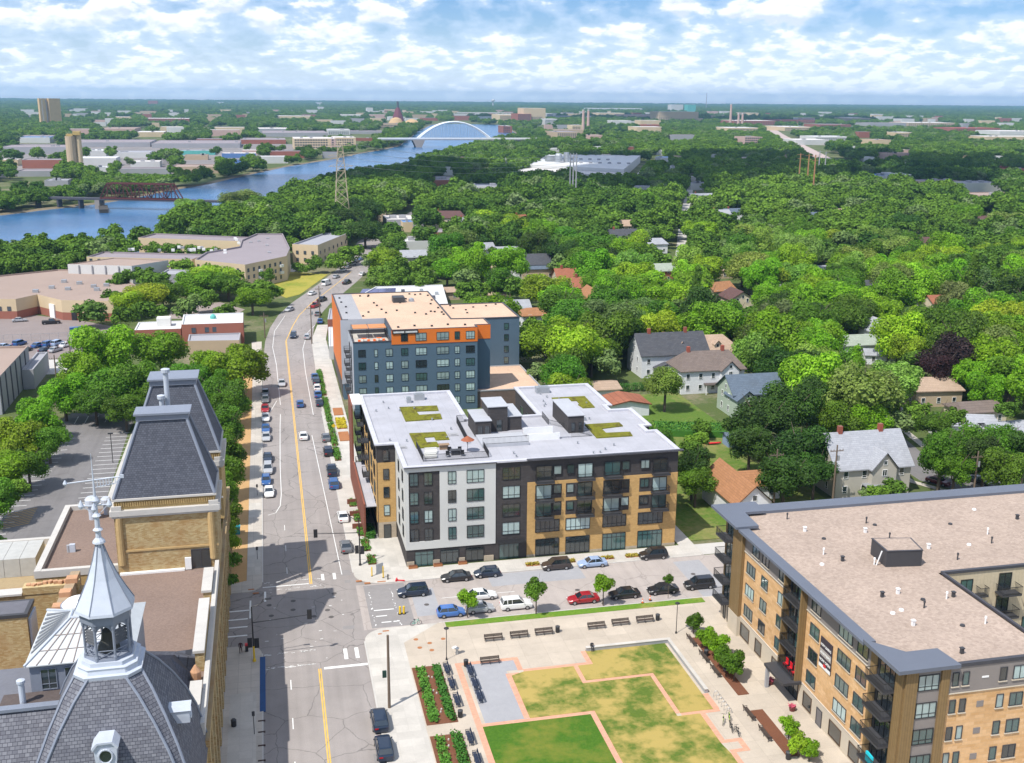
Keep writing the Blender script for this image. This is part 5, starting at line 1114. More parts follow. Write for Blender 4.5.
# walls, chimneys and small blocks further left
w1 = thing('brewery_annex', 'weathered buff brick annex with stained walls left of the tower', 'building', (-34, 125, 0))
MB().sheet(rect(-50, -22, 98, 136.4), 8.0).build('roof', tarroof, w1); MB().walls(rect(-50, -22, 98, 136.4), 0, 8).build('wall', oldb, w1)
MB().prism([(-40, 130.8), (-23.4, 130.8), (-23.4, 132.2), (-40, 132.2)], 8, 13.4).build('wall', oldb2, w1); MB().prism([(-31.2, 130.7), (-24.8, 130.7), (-24.8, 132.3), (-31.2, 132.3)], 13.403, 14.3).build('wall', oldb2, w1)
MB().prism([(-40.1, 130.6), (-31.3, 130.6), (-31.3, 132.4), (-40.1, 132.4)], 13.403, 13.65).build('coping', stone, w1); b = MB()
for k in range(9): b.obox(-30.6 + k * .62, 131.5 + .2 * math.sin(k * 5), .5, .5, 14.31, 14.5 + .25 * abs(math.sin(k * 3)), k)
b.build('broken_brick', terra, w1)
MB().prism([(-26.5, 118.5), (-25.3, 118.5), (-25.0, 134), (-26.1, 134)], 8, 14.6).build('wall', M('brown_firewall', (.36, .27, .18), .9, .3, 1.5), w1)
for k in range(4): MB().obox(-25.9 + k * .15, 119.5 + k * 3.8, 1.3, 1.2, 14.603, 15.2).build('chimney', terra, w1)
MB().box(-26.4, -22, 116.8, 117.4, 8.01, 12).build('parapet', stone, w1)
MB().prism(rect(-46, -28.7, 120.8, 124.6), 8, 15.2).build('wall', oldb2, w1); MB().prism(inset(rect(-46, -28.7, 120.8, 124.6), -.12), 15.203, 15.6).build('parapet', dgrey, w1); MB().sheet(inset(rect(-46, -28.7, 120.8, 124.6), .3), 15.61).build('roof', M('dark_roof_felt', (.13, .13, .15), .9), w1)
MB().box(-28.65, -28.4, 121.2, 124.2, 10.5, 14.8).build('wall_panel', leadw, w1)
t = thing('hvac_unit', 'long pale grey boxed ventilation unit on the low brewery roof', 'ventilation unit', (-40, 150, 8)); MB().prism(rect(-50, -31.1, 137.5, 162), 0, 7.5).build('base', oldb2, t); MB().box(-50, -31.1, 161.2, 162, 7.5, 8.4).build('parapet', stone, t)
for k in range(6): MB().box(-46.2 + k * 2.1, -44.15 + k * 2.1, 150, 156.5, 7.52, 10.2).build('panel', M('hvac_grey', (.44, .44, .42), .6), t)
t = thing('water_tank', 'round white topped tank behind the tower lantern', 'tank', (-22.6, 118.5, 8.0)); MB().lathe([(1.6, 8.0), (1.7, 16.3), (1.95, 16.4), (1.95, 17.4)], -22.6, 118.5, 20).build('body', lead, t); MB().lathe([(1.8, 17.402), (1.4, 17.8), (.3, 18.0)], -22.6, 118.5, 20).build('lid', white, t)
# parking lot behind
b = MB(); b.sheet([(-60, 162.2), (-22.5, 162.2), (-24, 168), (-31.5, 200), (-32.3, 243), (-31.5, 258), (-47.2, 260), (-52, 230), (-60, 200)], .02); struct('parking_lot', b, lotasph); keep_off([(-60, 150), (-20, 150), (-24, 200), (-31, 262), (-45, 262), (-50, 215), (-60, 170)])
b = MB(); b.prism([(-31.4, 200), (-30.2, 200), (-25.4, 168), (-26.8, 168)], 0, .13); b.prism([(-31.5, 243), (-30.8, 243), (-30.2, 200), (-31.4, 200)], 0, .13); struct('pavement', b, conc2)
b = MB(); b.prism([(-30.1, 200), (-28.6, 200), (-22.6, 165), (-24.6, 165)], 0, .1); b.prism([(-30.7, 245), (-29, 245), (-28.6, 200), (-30.1, 200)], 0, .1); struct('grass_verge', b, lawn_v)
b = MB()
for k in range(32): y = 158 + k * 2.7; xr = -27.0 - (y - 165) * .13 if y < 200 else -31.6; b.sheet(rect(xr - 5.0, xr, y, y + .16), .034)
for k in range(32): y = 156 + k * 2.7; xl = -52.5 + (y - 160) * .055; b.sheet(rect(xl, xl + 5.2, y, y + .16), .034)
for k in range(7): b.sheet(rect(-45 + k * 2.2, -44.85 + k * 2.2, 251, 257), .034)
struct('parking_markings', b, wpaint)
b = MB()
for k in range(9): y = 188 + k * .9; b.face([(-47.5, y, .036), (-43, y + 2.2, .036), (-43, y + 2.35, .036), (-47.5, y + .15, .036)])
struct('hatched_marking', b, ypaint)
x, y = G(113, 463); t = thing('lot_lamp', 'dark lamp post at the verge of the brewery parking lot', 'street lamp', (x, y, 0)); MB().tube((x, y, 0), (x, y, 6.2), .08, 6).build('post', black, t); MB().box(x - .5, x + .5, y - .2, y + .2, 6.2, 6.4).build('lamp_head', black, t)
landmark(-14, 135, 25, 'the slate mansard roofs'); landmark(TX, TY, 40, 'the white spire'); landmark(-40, 200, 0, 'the brewery parking lot'); landmark(-8, 130, 4, 'the brewery street wall')
# ---------------------------------------------------------------- vehicles
def car_proto(kind):
    L, W, Hh = {'sedan': (4.75, 1.84, 1.45), 'suv': (4.7, 1.92, 1.74), 'hatch': (4.15, 1.78, 1.52), 'van': (5.6, 2.0, 2.3), 'pickup': (5.7, 2.0, 1.85)}[kind]
    w = W / 2; l = L / 2; belt = {'sedan': .93, 'suv': 1.08, 'hatch': .97, 'van': 1.25, 'pickup': 1.15}[kind]
    hood = belt - (.08 if kind != 'van' else .12); t = thing('parked_car' if kind not in ('van', 'pickup') else {'van': 'parked_van', 'pickup': 'pickup_truck'}[kind], '', 'car' if kind not in ('van', 'pickup') else {'van': 'van', 'pickup': 'pickup truck'}[kind])
    def sec(x, zt, k, zb=.22): return [(x, -w * k * .86, zb), (x, -w * k * .98, .38), (x, -w * k, .62), (x, -w * k * .97, zt - .09), (x, -w * k * .86, zt), (x, w * k * .86, zt), (x, w * k * .97, zt - .09), (x, w * k, .62), (x, w * k * .98, .38), (x, w * k * .86, zb)]
    gh = {'sedan': (1.05, .32, -1.05, -1.75), 'suv': (1.15, .45, -1.95, -2.2), 'hatch': (1.05, .35, -1.45, -1.85), 'van': (2.1, 1.35, -2.65, -2.72), 'pickup': (1.35, .65, -.55, -.75)}[kind]
    tail = belt + (.02 if kind == 'sedan' else 0)
    b = MB(); b.loft([sec(-l, tail - .22, .84, .35), sec(-l + .1, tail - .03, .93), sec(-l + .55, tail, 1), sec(gh[0], belt, 1), sec(gh[0] + .1, hood + .05, 1), sec(l - .55, hood - .06, .99), sec(l - .15, hood - .18, .9), sec(l, hood - .32, .78, .32)])
    b.build('body', carpaint, t, smooth=False)
    zr = Hh; tw_ = w * (.74 if kind != 'van' else .88); bw_ = w * .88
    xa, xb, xc, xd = gh
    g = MB(); B_ = [(xd, -bw_, belt - .01), (xa, -bw_, belt - .01), (xa, bw_, belt - .01), (xd, bw_, belt - .01)]; T_ = [(xc, -tw_, zr - .05), (xb, -tw_, zr - .05), (xb, tw_, zr - .05), (xc, tw_, zr - .05)]
    g.loft([B_, T_]); g.build('windows', carglass, t)
    r = MB(); r.loft([[(xc - .06, -tw_ * .95, zr - .06), (xb + .05, -tw_ * .95, zr - .06), (xb + .05, tw_ * .95, zr - .06), (xc - .06, tw_ * .95, zr - .06)], [(xc - .04, -tw_, zr - .03), (xb, -tw_, zr - .03), (xb, tw_, zr - .03), (xc - .04, tw_, zr - .03)], [(xc + .12, -tw_ * .86, zr + .01), (xb - .2, -tw_ * .86, zr + .01), (xb - .2, tw_ * .86, zr + .01), (xc + .12, tw_ * .86, zr + .01)]])
    for i in range(4): r.tube(B_[i], T_[i], .05, 4)
    for s in (-1, 1):
        xm = (xb + xc) / 2; r.tube((xm, s * bw_, belt), (xm, s * tw_, zr - .04), .045, 4)
        if kind in ('suv', 'van'): xm = (xc * .7 + xb * .3) - .2; r.tube((xm, s * bw_, belt), (xm, s * tw_, zr - .04), .07, 4)
    if kind == 'van': 
        for s in (-1, 1): r.loft([[(xc, s * tw_ * 1.0, zr - .06), (xb - .9, s * tw_, zr - .06), (xb - .9, s * (bw_ + .015), belt), (xd, s * (bw_ + .015), belt)], [(xc, s * (tw_ + .02), zr - .06), (xb - .9, s * (tw_ + .02), zr - .06), (xb - .9, s * (bw_ + .04), belt), (xd, s * (bw_ + .04), belt)]])
    r.build('roof', carpaint, t)
    if kind == 'pickup': MB().box(-l + .15, -.85, -w * .82, w * .82, belt + .005, belt + .02).build('truck_bed', black, t)
    for x in (l - .85, -l + .9):
        for s in (-1, 1):
            y0 = s * (w - .21); wh = MB().tube((x, y0, .33), (x, s * (w + .01), .33), .33, 14).build('wheel', rubber, t); MB().tube((x, s * (w + .008), .33), (x, s * (w + .022), .33), .2, 10).build('rim', rim, wh)
    for s in (-1, 1):
        MB().obox(l - .1, s * w * .62, .12, .34, hood - .38, hood - .22, -s * .25).build('headlight', lampw, t); MB().box(-l - .012, -l + .1, s * w * .5 - .16, s * w * .5 + .22 * s + .05, tail - .36, tail - .2).build('tail_light', lampred, t)
        MB().obox(gh[0] - .15, s * (w + .06), .12, .14, belt - .02, belt + .1).build('mirror', carpaint, t)
    proto_done(t); return t
PR_ = {k: car_proto(k) for k in ('sedan', 'suv', 'hatch', 'van', 'pickup')}
CC = {'black': (.012, .012, .015), 'navy': (.008, .02, .045), 'blue': (.02, .09, .27), 'silver': (.38, .39, .41), 'grey': (.13, .135, .145), 'white': (.75, .75, .74), 'red': (.32, .012, .02), 'brown': (.045, .032, .028), 'pale blue': (.30, .40, .58), 'bright blue': (.06, .16, .45), 'maroon': (.12, .01, .02), 'tan': (.35, .3, .24)}
def car(kind, c, px, py, rz, lab, z=.03, group='parked cars'):
    x, y = G(px, py); o = place(PR_[kind], (x, y, z), math.radians(rz), lab, group, CC[c]); return o
S = 'cars in the side street'; gp = S
for a in [('sedan', 'black', 456, 580, 180, 'black saloon parked before the white block, nearest the street corner'), ('hatch', 'navy', 487, 576, 180, 'dark navy hatchback parked beside the black saloon near the glazed entrance'),
    ('suv', 'navy', 413, 595, 180, 'dark blue estate car waiting at the mouth of the side street'), ('hatch', 'bright blue', 451, 615.5, 0, 'bright blue hatchback at the plaza kerb, nearest the street corner'), ('hatch', 'silver', 480, 611.5, 0, 'silver hatchback half under the small kerb tree'),
    ('sedan', 'white', 481, 598.5, 0, 'white saloon driving past the small kerb tree'), ('suv', 'white', 516, 608, 0, 'white estate car at the plaza kerb between two small trees'), ('sedan', 'red', 583, 602, 180, 'dark red saloon at the plaza kerb beside a small tree'),
    ('suv', 'brown', 556, 568.5, 180, 'dark brown car parked in front of the golden brick shop windows'), ('sedan', 'pale blue', 592, 566, 180, 'pale blue saloon parked in front of the golden brick block'), ('suv', 'black', 653, 558, 180, 'black hatchback parked at the end of the golden brick block'),
    ('sedan', 'black', 624, 597, 180, 'black saloon at the plaza kerb next to the dark red one'), ('sedan', 'black', 662.5, 592.5, 180, 'black saloon behind the two orange cones'), ('suv', 'black', 699, 587.5, 180, 'black sport utility car touching the balconies of the stone block'),
    ('suv', 'navy', 384, 752, 90, 'dark blue car parked by the plaza pavement at the picture edge'), ('suv', 'navy', 379.5, 724, 90, 'dark blue car parked by the plaza pavement, front one of two')]: car(*a, group=S)
T = 'cars along the main street'
def zz_(x, y): return (225 + x / 6.1, 375 + y / 6.1)
def carz(kind, c, x, y, rz, lab, z=.03): px, py = zz_(x, y); car(kind, c, px, py, rz, lab, z, T)
for a in [('sedan', 'silver', 348, 62, -90, 'silver car driving towards the crossing beside the overhanging tree'), ('hatch', 'blue', 459, 190, 90, 'blue car driving away in the middle of the street'), ('sedan', 'white', 479, 385, 90, 'white silver car driving away beside the yellow line'),
    ('sedan', 'navy', 247, 122, -90, 'navy car parked under the tree edge, farthest of its row'), ('sedan', 'grey', 247, 160, -90, 'dark grey car parked in tree shade, between navy and red ones'), ('sedan', 'red', 245, 218, -90, 'dark red car parked along the brewery trees'), ('sedan', 'white', 249, 272, -90, 'white car parked next to the dark red one along the brewery trees'),
    ('sedan', 'blue', 250, 342, -90, 'blue car parked before a silver one along the brewery trees'), ('sedan', 'silver', 252, 392, -90, 'silver car parked at the gap along the brewery trees'), ('sedan', 'navy', 262, 520, -90, 'navy car parked below the gap along the brewery pavement'), ('suv', 'silver', 263, 590, -90, 'silver blue car parked between two dark blue ones'),
    ('hatch', 'blue', 252, 660, -90, 'blue car parked just behind the white one nearest the crossing'), ('sedan', 'white', 270, 728, -90, 'white car parked nearest the crossing on the brewery side'),
    ('sedan', 'blue', 548, 22, 90, 'blue car in the far parked row opposite the orange wall'), ('suv', 'navy', 557, 52, 90, 'dark car in the parked row behind the white one opposite the blue block'), ('hatch', 'white', 562, 90, 90, 'white car in the parked row opposite the blue block'), ('sedan', 'blue', 567, 130, 90, 'blue car in the parked row below the white one'), ('sedan', 'navy', 577, 182, 90, 'navy car at the near end of the parked row opposite the blue block'),
    ('sedan', 'grey', 617, 395, 90, 'grey car parked beside the yellow diamond sign'), ('suv', 'black', 629, 482, 90, 'black car with open roof rack parked below the grey one'), ('pickup', 'navy', 652, 600, 90, 'navy pickup truck parked along the pavement strips'), ('suv', 'blue', 664, 680, 90, 'blue car parked directly behind the navy pickup truck')]: carz(*a)
car('sedan', 'white', 343, 519, 90, 'white saloon parked near the corner signal of the middle block', group=T); car('sedan', 'grey', 346, 549, 90, 'dark grey car beside the corner signal of the middle block', group=T)
def he(x, y): return (240 + x / 6.356, 230 + y / 6.356)
for k, c, x, y, rz, lab in [('suv', 'navy', 340, 683, -95, 'dark car driving round the bend of the street'), ('hatch', 'silver', 427, 690, 85, 'silver car at the bend beside the tall utility pole'), ('sedan', 'silver', 315, 515, -120, 'silver car parked at the outer kerb of the bend'), ('sedan', 'white', 460, 412, 60, 'white car on the street beside the dry lawn edge'),
    ('van', 'white', 550, 350, 60, 'white van parked beside the dry lawn'), ('sedan', 'silver', 612, 305, 60, 'silver car parked beyond the white van'), ('pickup', 'black', 680, 342, 62, 'black truck driving near the solar panel roof'), ('pickup', 'red', 480, 490, 62, 'red truck with ladder frame parked beside the red shed'), ('pickup', 'black', 522, 452, 62, 'dark truck parked behind the red one'), ('sedan', 'grey', 495, 542, 80, 'grey car parked below the red truck'),
    ('sedan', 'blue', 510, 590, 85, 'blue car parked beside the mural wall'), ('sedan', 'navy', 162, 237, 40, 'dark car on the lane beside the cream apartments'), ('sedan', 'white', 655, 262, 64, 'white car first of the row beside the terrace houses'), ('sedan', 'grey', 688, 243, 64, 'grey car in the row beside the terrace houses'), ('sedan', 'silver', 715, 223, 64, 'silver car in the row beside the terrace houses, third one'), ('sedan', 'grey', 740, 205, 64, 'grey car fourth in the row beside the terrace houses'), ('sedan', 'blue', 765, 192, 64, 'blue car last in the row beside the terrace houses'), ('sedan', 'white', 778, 288, 64, 'white car under the tree opposite the terrace houses'),
    ]:
    px, py = he(x, y); car(k, c, px, py, rz, lab, .04, T)
def lp_(x, y): return (x / 5.446, 300 + y / 5.446)
L_ = 'cars in the fenced lot'
for i, (k, c, x, y, lab) in enumerate([('sedan', 'pale blue', 25, 262, 'pale blue car at the outer end of the far row'), ('suv', 'blue', 108, 246, 'blue car second in the far row'), ('sedan', 'navy', 88, 283, 'navy car first in the near row'), ('sedan', 'black', 140, 280, 'black car second in the near row'), ('sedan', 'blue', 208, 256, 'blue car third in the far row'), ('suv', 'blue', 268, 250, 'blue car fourth in the far row'),
        ('sedan', 'navy', 248, 281, 'navy car third in the near row'), ('suv', 'pale blue', 315, 246, 'pale blue tall car fifth in the far row'), ('sedan', 'silver', 303, 281, 'silver car last in the near row'), ('sedan', 'white', 362, 254, 'white car last in the far row'), ('sedan', 'silver', 108, 118, 'silver car outside the tan workshop wall'), ('pickup', 'black', 280, 130, 'black truck by the workshop loading bay')]):
    px, py = lp_(x, y); car(k, c, px, py, 60 if i < 10 else 10, lab + ' of the fenced lot' if i < 10 else lab, .04, L_)
px, py = lp_(432, 185); car('van', 'blue', px, py, 10, 'blue service truck with white boxes at the end of the fence', .04, L_)
x, y = G(938, 484); place(PR_['sedan'], (x, y, .04), math.radians(-62), 'maroon car on the street beyond the pale grey house', T, CC['maroon']); x, y = G(978, 483); place(PR_['sedan'], (x, y, .04), math.radians(-62), 'dark car in tree shade beyond the pale grey house', T, CC['black'])
landmark(*G(85, 350), 0, 'the fenced car lot'); landmark(*G(265, 430), 0, 'the parked row on the main street')
# ---------------------------------------------------------------- houses
RM = {'dark': BRICK('dark_shingle', (.085, .088, .098), (.065, .068, .078), (.05, .05, .06), .9, .3, .02, .9, .1), 'brown': BRICK('brown_shingle', (.19, .15, .13), (.16, .125, .11), (.11, .09, .08), .9, .3, .02, .9, .1),
      'slate': BRICK('blue_grey_shingle', (.12, .155, .20), (.10, .13, .17), (.08, .10, .13), .9, .3, .02, .9, .1), 'tan': BRICK('tan_shingle', (.42, .31, .23), (.37, .27, .2), (.3, .22, .16), .9, .3, .02, .9, .1),
      'pale': BRICK('pale_grey_shingle', (.36, .37, .40), (.31, .32, .35), (.25, .26, .28), .9, .3, .02, .9, .12), 'orange': BRICK('orange_brown_shingle', (.36, .175, .085), (.31, .15, .07), (.22, .11, .06), .9, .3, .02, .9, .1),
      'red': BRICK('red_shingle', (.34, .13, .075), (.29, .11, .065), (.2, .08, .05), .9, .3, .02, .9, .1), 'green': BRICK('grey_green_shingle', (.34, .38, .32), (.3, .34, .28), (.24, .27, .23), .9, .3, .02, .9, .1), 'maroon': BRICK('maroon_shingle', (.13, .07, .065), (.11, .06, .055), (.08, .045, .04), .9, .3, .02, .9, .1)}
WMt = {'white': BRICK('white_siding', (.70, .71, .73), (.67, .68, .70), (.55, .56, .58), 60, .22, .02, .7, .04), 'green': M('sage_siding', (.36, .42, .34), .7, .08), 'grey': M('beige_grey_siding', (.46, .43, .37), .8, .08), 'tan': M('tan_stucco', (.46, .36, .25), .85, .1),
       'cream': M('cream_stucco', (.60, .52, .38), .85, .1), 'redbrick': BRICK('red_house_brick', (.30, .115, .07), (.25, .095, .06), (.22, .13, .1), .5, .17, .01, .9, .15), 'blue': M('blue_siding', (.22, .30, .42), .7, .08)}
chim = BRICK('chimney_brick', (.36, .09, .055), (.30, .075, .05), (.25, .12, .09), .4, .15, .01)
def rot(a, x, y): return (x * math.cos(a) - y * math.sin(a), x * math.sin(a) + y * math.cos(a))
def house(cx, cy, L, W, eave, rise, roof, wall, lab, rz=0., hip=0., ch=1, dorm=0, wing=None, win=True, porch=False, name='house', group=None, cat='house'):
    """gabled (or hipped) house, ridge along its local x axis"""
    t = thing(name, lab, cat, (cx, cy, 0), group, rz); ORG[t.name] = (0, 0, 0)
    wm, rm = WMt[wall], RM[roof]; l, w = L / 2, W / 2
    b = MB(); b.walls(rect(-l, l, -w, w), 0, eave)
    if not hip:
        for s in (-1, 1): b.face([(s * l, -w, eave), (s * l, w, eave), (s * l, 0, eave + rise)][::s])
    b.build('wall', wm, t)
    def roofm(l, w, eave, rise, ov, hip, ox=0, oy=0, along='x'):
        r = MB(); th = .22; k = rise / w; e = eave - ov * k; top = eave + rise; X = l + ov - hip; Y = w + ov; XX = l + ov
        f = (lambda x, y, z: (ox + x, oy + y, z)) if along == 'x' else (lambda x, y, z: (ox + y, oy + x, z))
        for dz in (th, 0):
            A, B_, C_, D = f(-XX, -Y, e + dz), f(XX, -Y, e + dz), f(XX, Y, e + dz), f(-XX, Y, e + dz); E_, F_ = f(-X, 0, top + dz), f(X, 0, top + dz)
            r.face([A, B_, F_, E_]); r.face([C_, D, E_, F_])
            if hip: r.face([B_, C_, F_]); r.face([D, A, E_])
        lo = [f(-XX, -Y, e), f(XX, -Y, e), f(XX, Y, e), f(-XX, Y, e)]
        for i in range(4): a, c = lo[i], lo[(i + 1) % 4]; (i in (0, 2) or hip) and r.face([a, c, (c[0], c[1], c[2] + th), (a[0], a[1], a[2] + th)])
        return r.build('roof', rm, t)
    roofm(l, w, eave, rise, .5, hip)
    if wing:      # gable wing towards the viewer
        wx, wd, ww, we, wr = wing; bb = MB().walls([(wx - ww / 2, -w - wd), (wx + ww / 2, -w - wd), (wx + ww / 2, -w + .01), (wx - ww / 2, -w + .01)], 0, we)
        bb.face([(wx - ww / 2, -w - wd, we), (wx + ww / 2, -w - wd, we), (wx, -w - wd, we + wr)]); bb.build('wall', wm, t)
        roofm((wd + w) / 2, ww / 2, we, wr, .4, 0, wx, -w - wd + (wd + w) / 2, 'y')
        window(t, 'S', wx - .5, we - 1.6, 1.0, 1.3, -w - wd, g_dark, 2, fm=white); window(t, 'S', wx - .4, we + wr * .2, .8, .9, -w - wd, g_dark, 1, fm=white)
    if dorm:
        for k in range(dorm):
            dx = (k - (dorm - 1) / 2) * L / (dorm + .5) + 1.2; zz = eave + rise * .25; d = MB(); d.walls([(dx - 1, -w * .78), (dx + 1, -w * .78), (dx + 1, -w * .1), (dx - 1, -w * .1)], eave, zz + 1.0); d.face([(dx - 1, -w * .78, zz + 1), (dx + 1, -w * .78, zz + 1), (dx, -w * .78, zz + 2)])
            o = d.build('dormer', wm, t); q = MB(); q.face([(dx - 1.2, -w * .88, zz + .85), (dx, -w * .88, zz + 2.1), (dx, 0, zz + 2.1), (dx - 1.2, 0, zz + .85)]); q.face([(dx, -w * .88, zz + 2.1), (dx + 1.2, -w * .88, zz + .85), (dx + 1.2, 0, zz + .85), (dx, 0, zz + 2.1)]); q.build('roof', rm, o)
            window(t, 'S', dx - .4, zz + .1, .8, .9, -w * .78, g_dark, 1, fm=white)
    for k in range(ch): x = (-.3 + .55 * k) * L; MB().box(x - .4, x + .4, -.4, .4, eave, eave + rise + 1.4).build('chimney', chim, t)
    if win:
        n = max(2, int(L / 3.2)); st = 2 if eave > 4.6 else 1
        for f_ in range(st):
            z = .9 + f_ * 2.9
            for k in range(n):
                x = -l + (k + .5) * L / n - .5
                if wing and abs(x + .5 - wing[0]) < wing[2] / 2 + .6: continue
                window(t, 'S', x, z, 1.0, 1.5, -w, g_dark, 1, 2, fm=white)
            for y in (-w * .5, w * .3): window(t, 'W', y, z, .9, 1.5, -l, g_dark, 1, 2, fm=white)
        window(t, 'W', -.5, eave + .3, .9, 1.1, -l, g_dark, 1, fm=white) if not hip and rise > 2 else None
    if porch: MB().prism(rect(-l * .3, l * .5, -w - 1.8, -w), 2.5, 2.7).build('porch_roof', rm, t); p = MB(); [p.box(x - .08, x + .08, -w - 1.7, -w - 1.54, 0, 2.5) for x in (-l * .28, l * .1, l * .48)]; p.build('porch_post', white, t)
    c = [(cx + rot(rz, x, y)[0], cy + rot(rz, x, y)[1]) for x, y in ((-l, -w), (l, -w), (l, w), (-l, w))]; keep_off(c, 4.0); keep_view(c, eave * (.82 if group else .7))
    return t
house(105.5, 272, 19, 12, 6.3, 4.6, 'dark', 'white', 'long white house with dark grey gable roof and two red chimneys', ch=2, wing=(-3, 2.4, 6, 3.0, 1.2)); landmark(105, 268, 8, 'the long white house')
house(109, 253.5, 17, 10, 6.2, 3.6, 'brown', 'white', 'white house with brown hipped roof, front gable and porch', hip=3, ch=2, wing=(4, 1.6, 4.6, 6.2, 2.2), porch=True); landmark(109, 250, 8, 'the brown roofed white house')
house(111, 231, 12.5, 9.5, 5.8, 3.4, 'slate', 'green', 'sage green house with blue grey gable roof', ch=0, wing=(-3.8, 2.5, 5, 5.0, 2.0)); landmark(110, 229, 7, 'the sage green house')
x, y = G(690, 341, 8); house(x, y, 26, 11, 6, 3.4, 'tan', 'cream', 'wide house with pale tan roof and dormers behind the long white one', hip=4, ch=1, dorm=2); landmark(x, y, 8, 'the tan roofed house')
house(109.5, 178.5, 15.5, 11, 5.9, 5.2, 'pale', 'grey', 'large beige house with pale grey gable roof and red chimneys', ch=2, wing=(1.5, 1.2, 5, 5.9, 2.9), porch=True, dorm=0); landmark(109, 176, 9, 'the beige gabled house')
MB().box(117.8, 120.2, 170.6, 173, 2.6, 2.85).build('x', white) if 0 else None
house(80.5, 170.5, 15, 6.6, 4.6, 3.0, 'orange', 'white', 'small white house with orange brown gable roof', rz=math.pi / 2, ch=0); landmark(80, 168, 6, 'the orange roofed house')
house(88, 178, 7, 6, 3.2, 1.6, 'orange', 'white', 'low orange roofed extension behind the small white house', ch=0)
house(81, 236, 8, 10, 2.9, 1.0, 'red', 'white', 'garage with flat looking rust red roof behind the block roof', rz=math.pi / 2, ch=0, win=False, name='garage', cat='garage')
x, y = G(598, 385, 3); house(x, y, 9, 8, 2.8, .9, 'tan', 'white', 'garage with tan roof beside the big lime tree', ch=0, win=False, name='garage', cat='garage')
x, y = G(520, 384, 3); 
x, y = G(697, 473); house(96.5, 207, 4, 3.2, 2.4, .5, 'slate', 'blue', 'small pale blue garden shed by the hedge', ch=0, win=False, name='shed', cat='shed')
x, y = G(702, 445); t = tag(MB().loft([[(92 + a * 1.9 - .0, 208 + s * (.36 if abs(a) < .6 else .02), z) for s, z in ((-1, .55), (0, .3), (1, .55), (0, .68))] for a in (-1, -.55, 0, .55, 1)]).build('kayak', redp), 'bright red kayak lying in the garden behind the hedge', 'kayak')
def gp_(x, y, X0, Y0, s): return (X0 + x / s, Y0 + y / s)
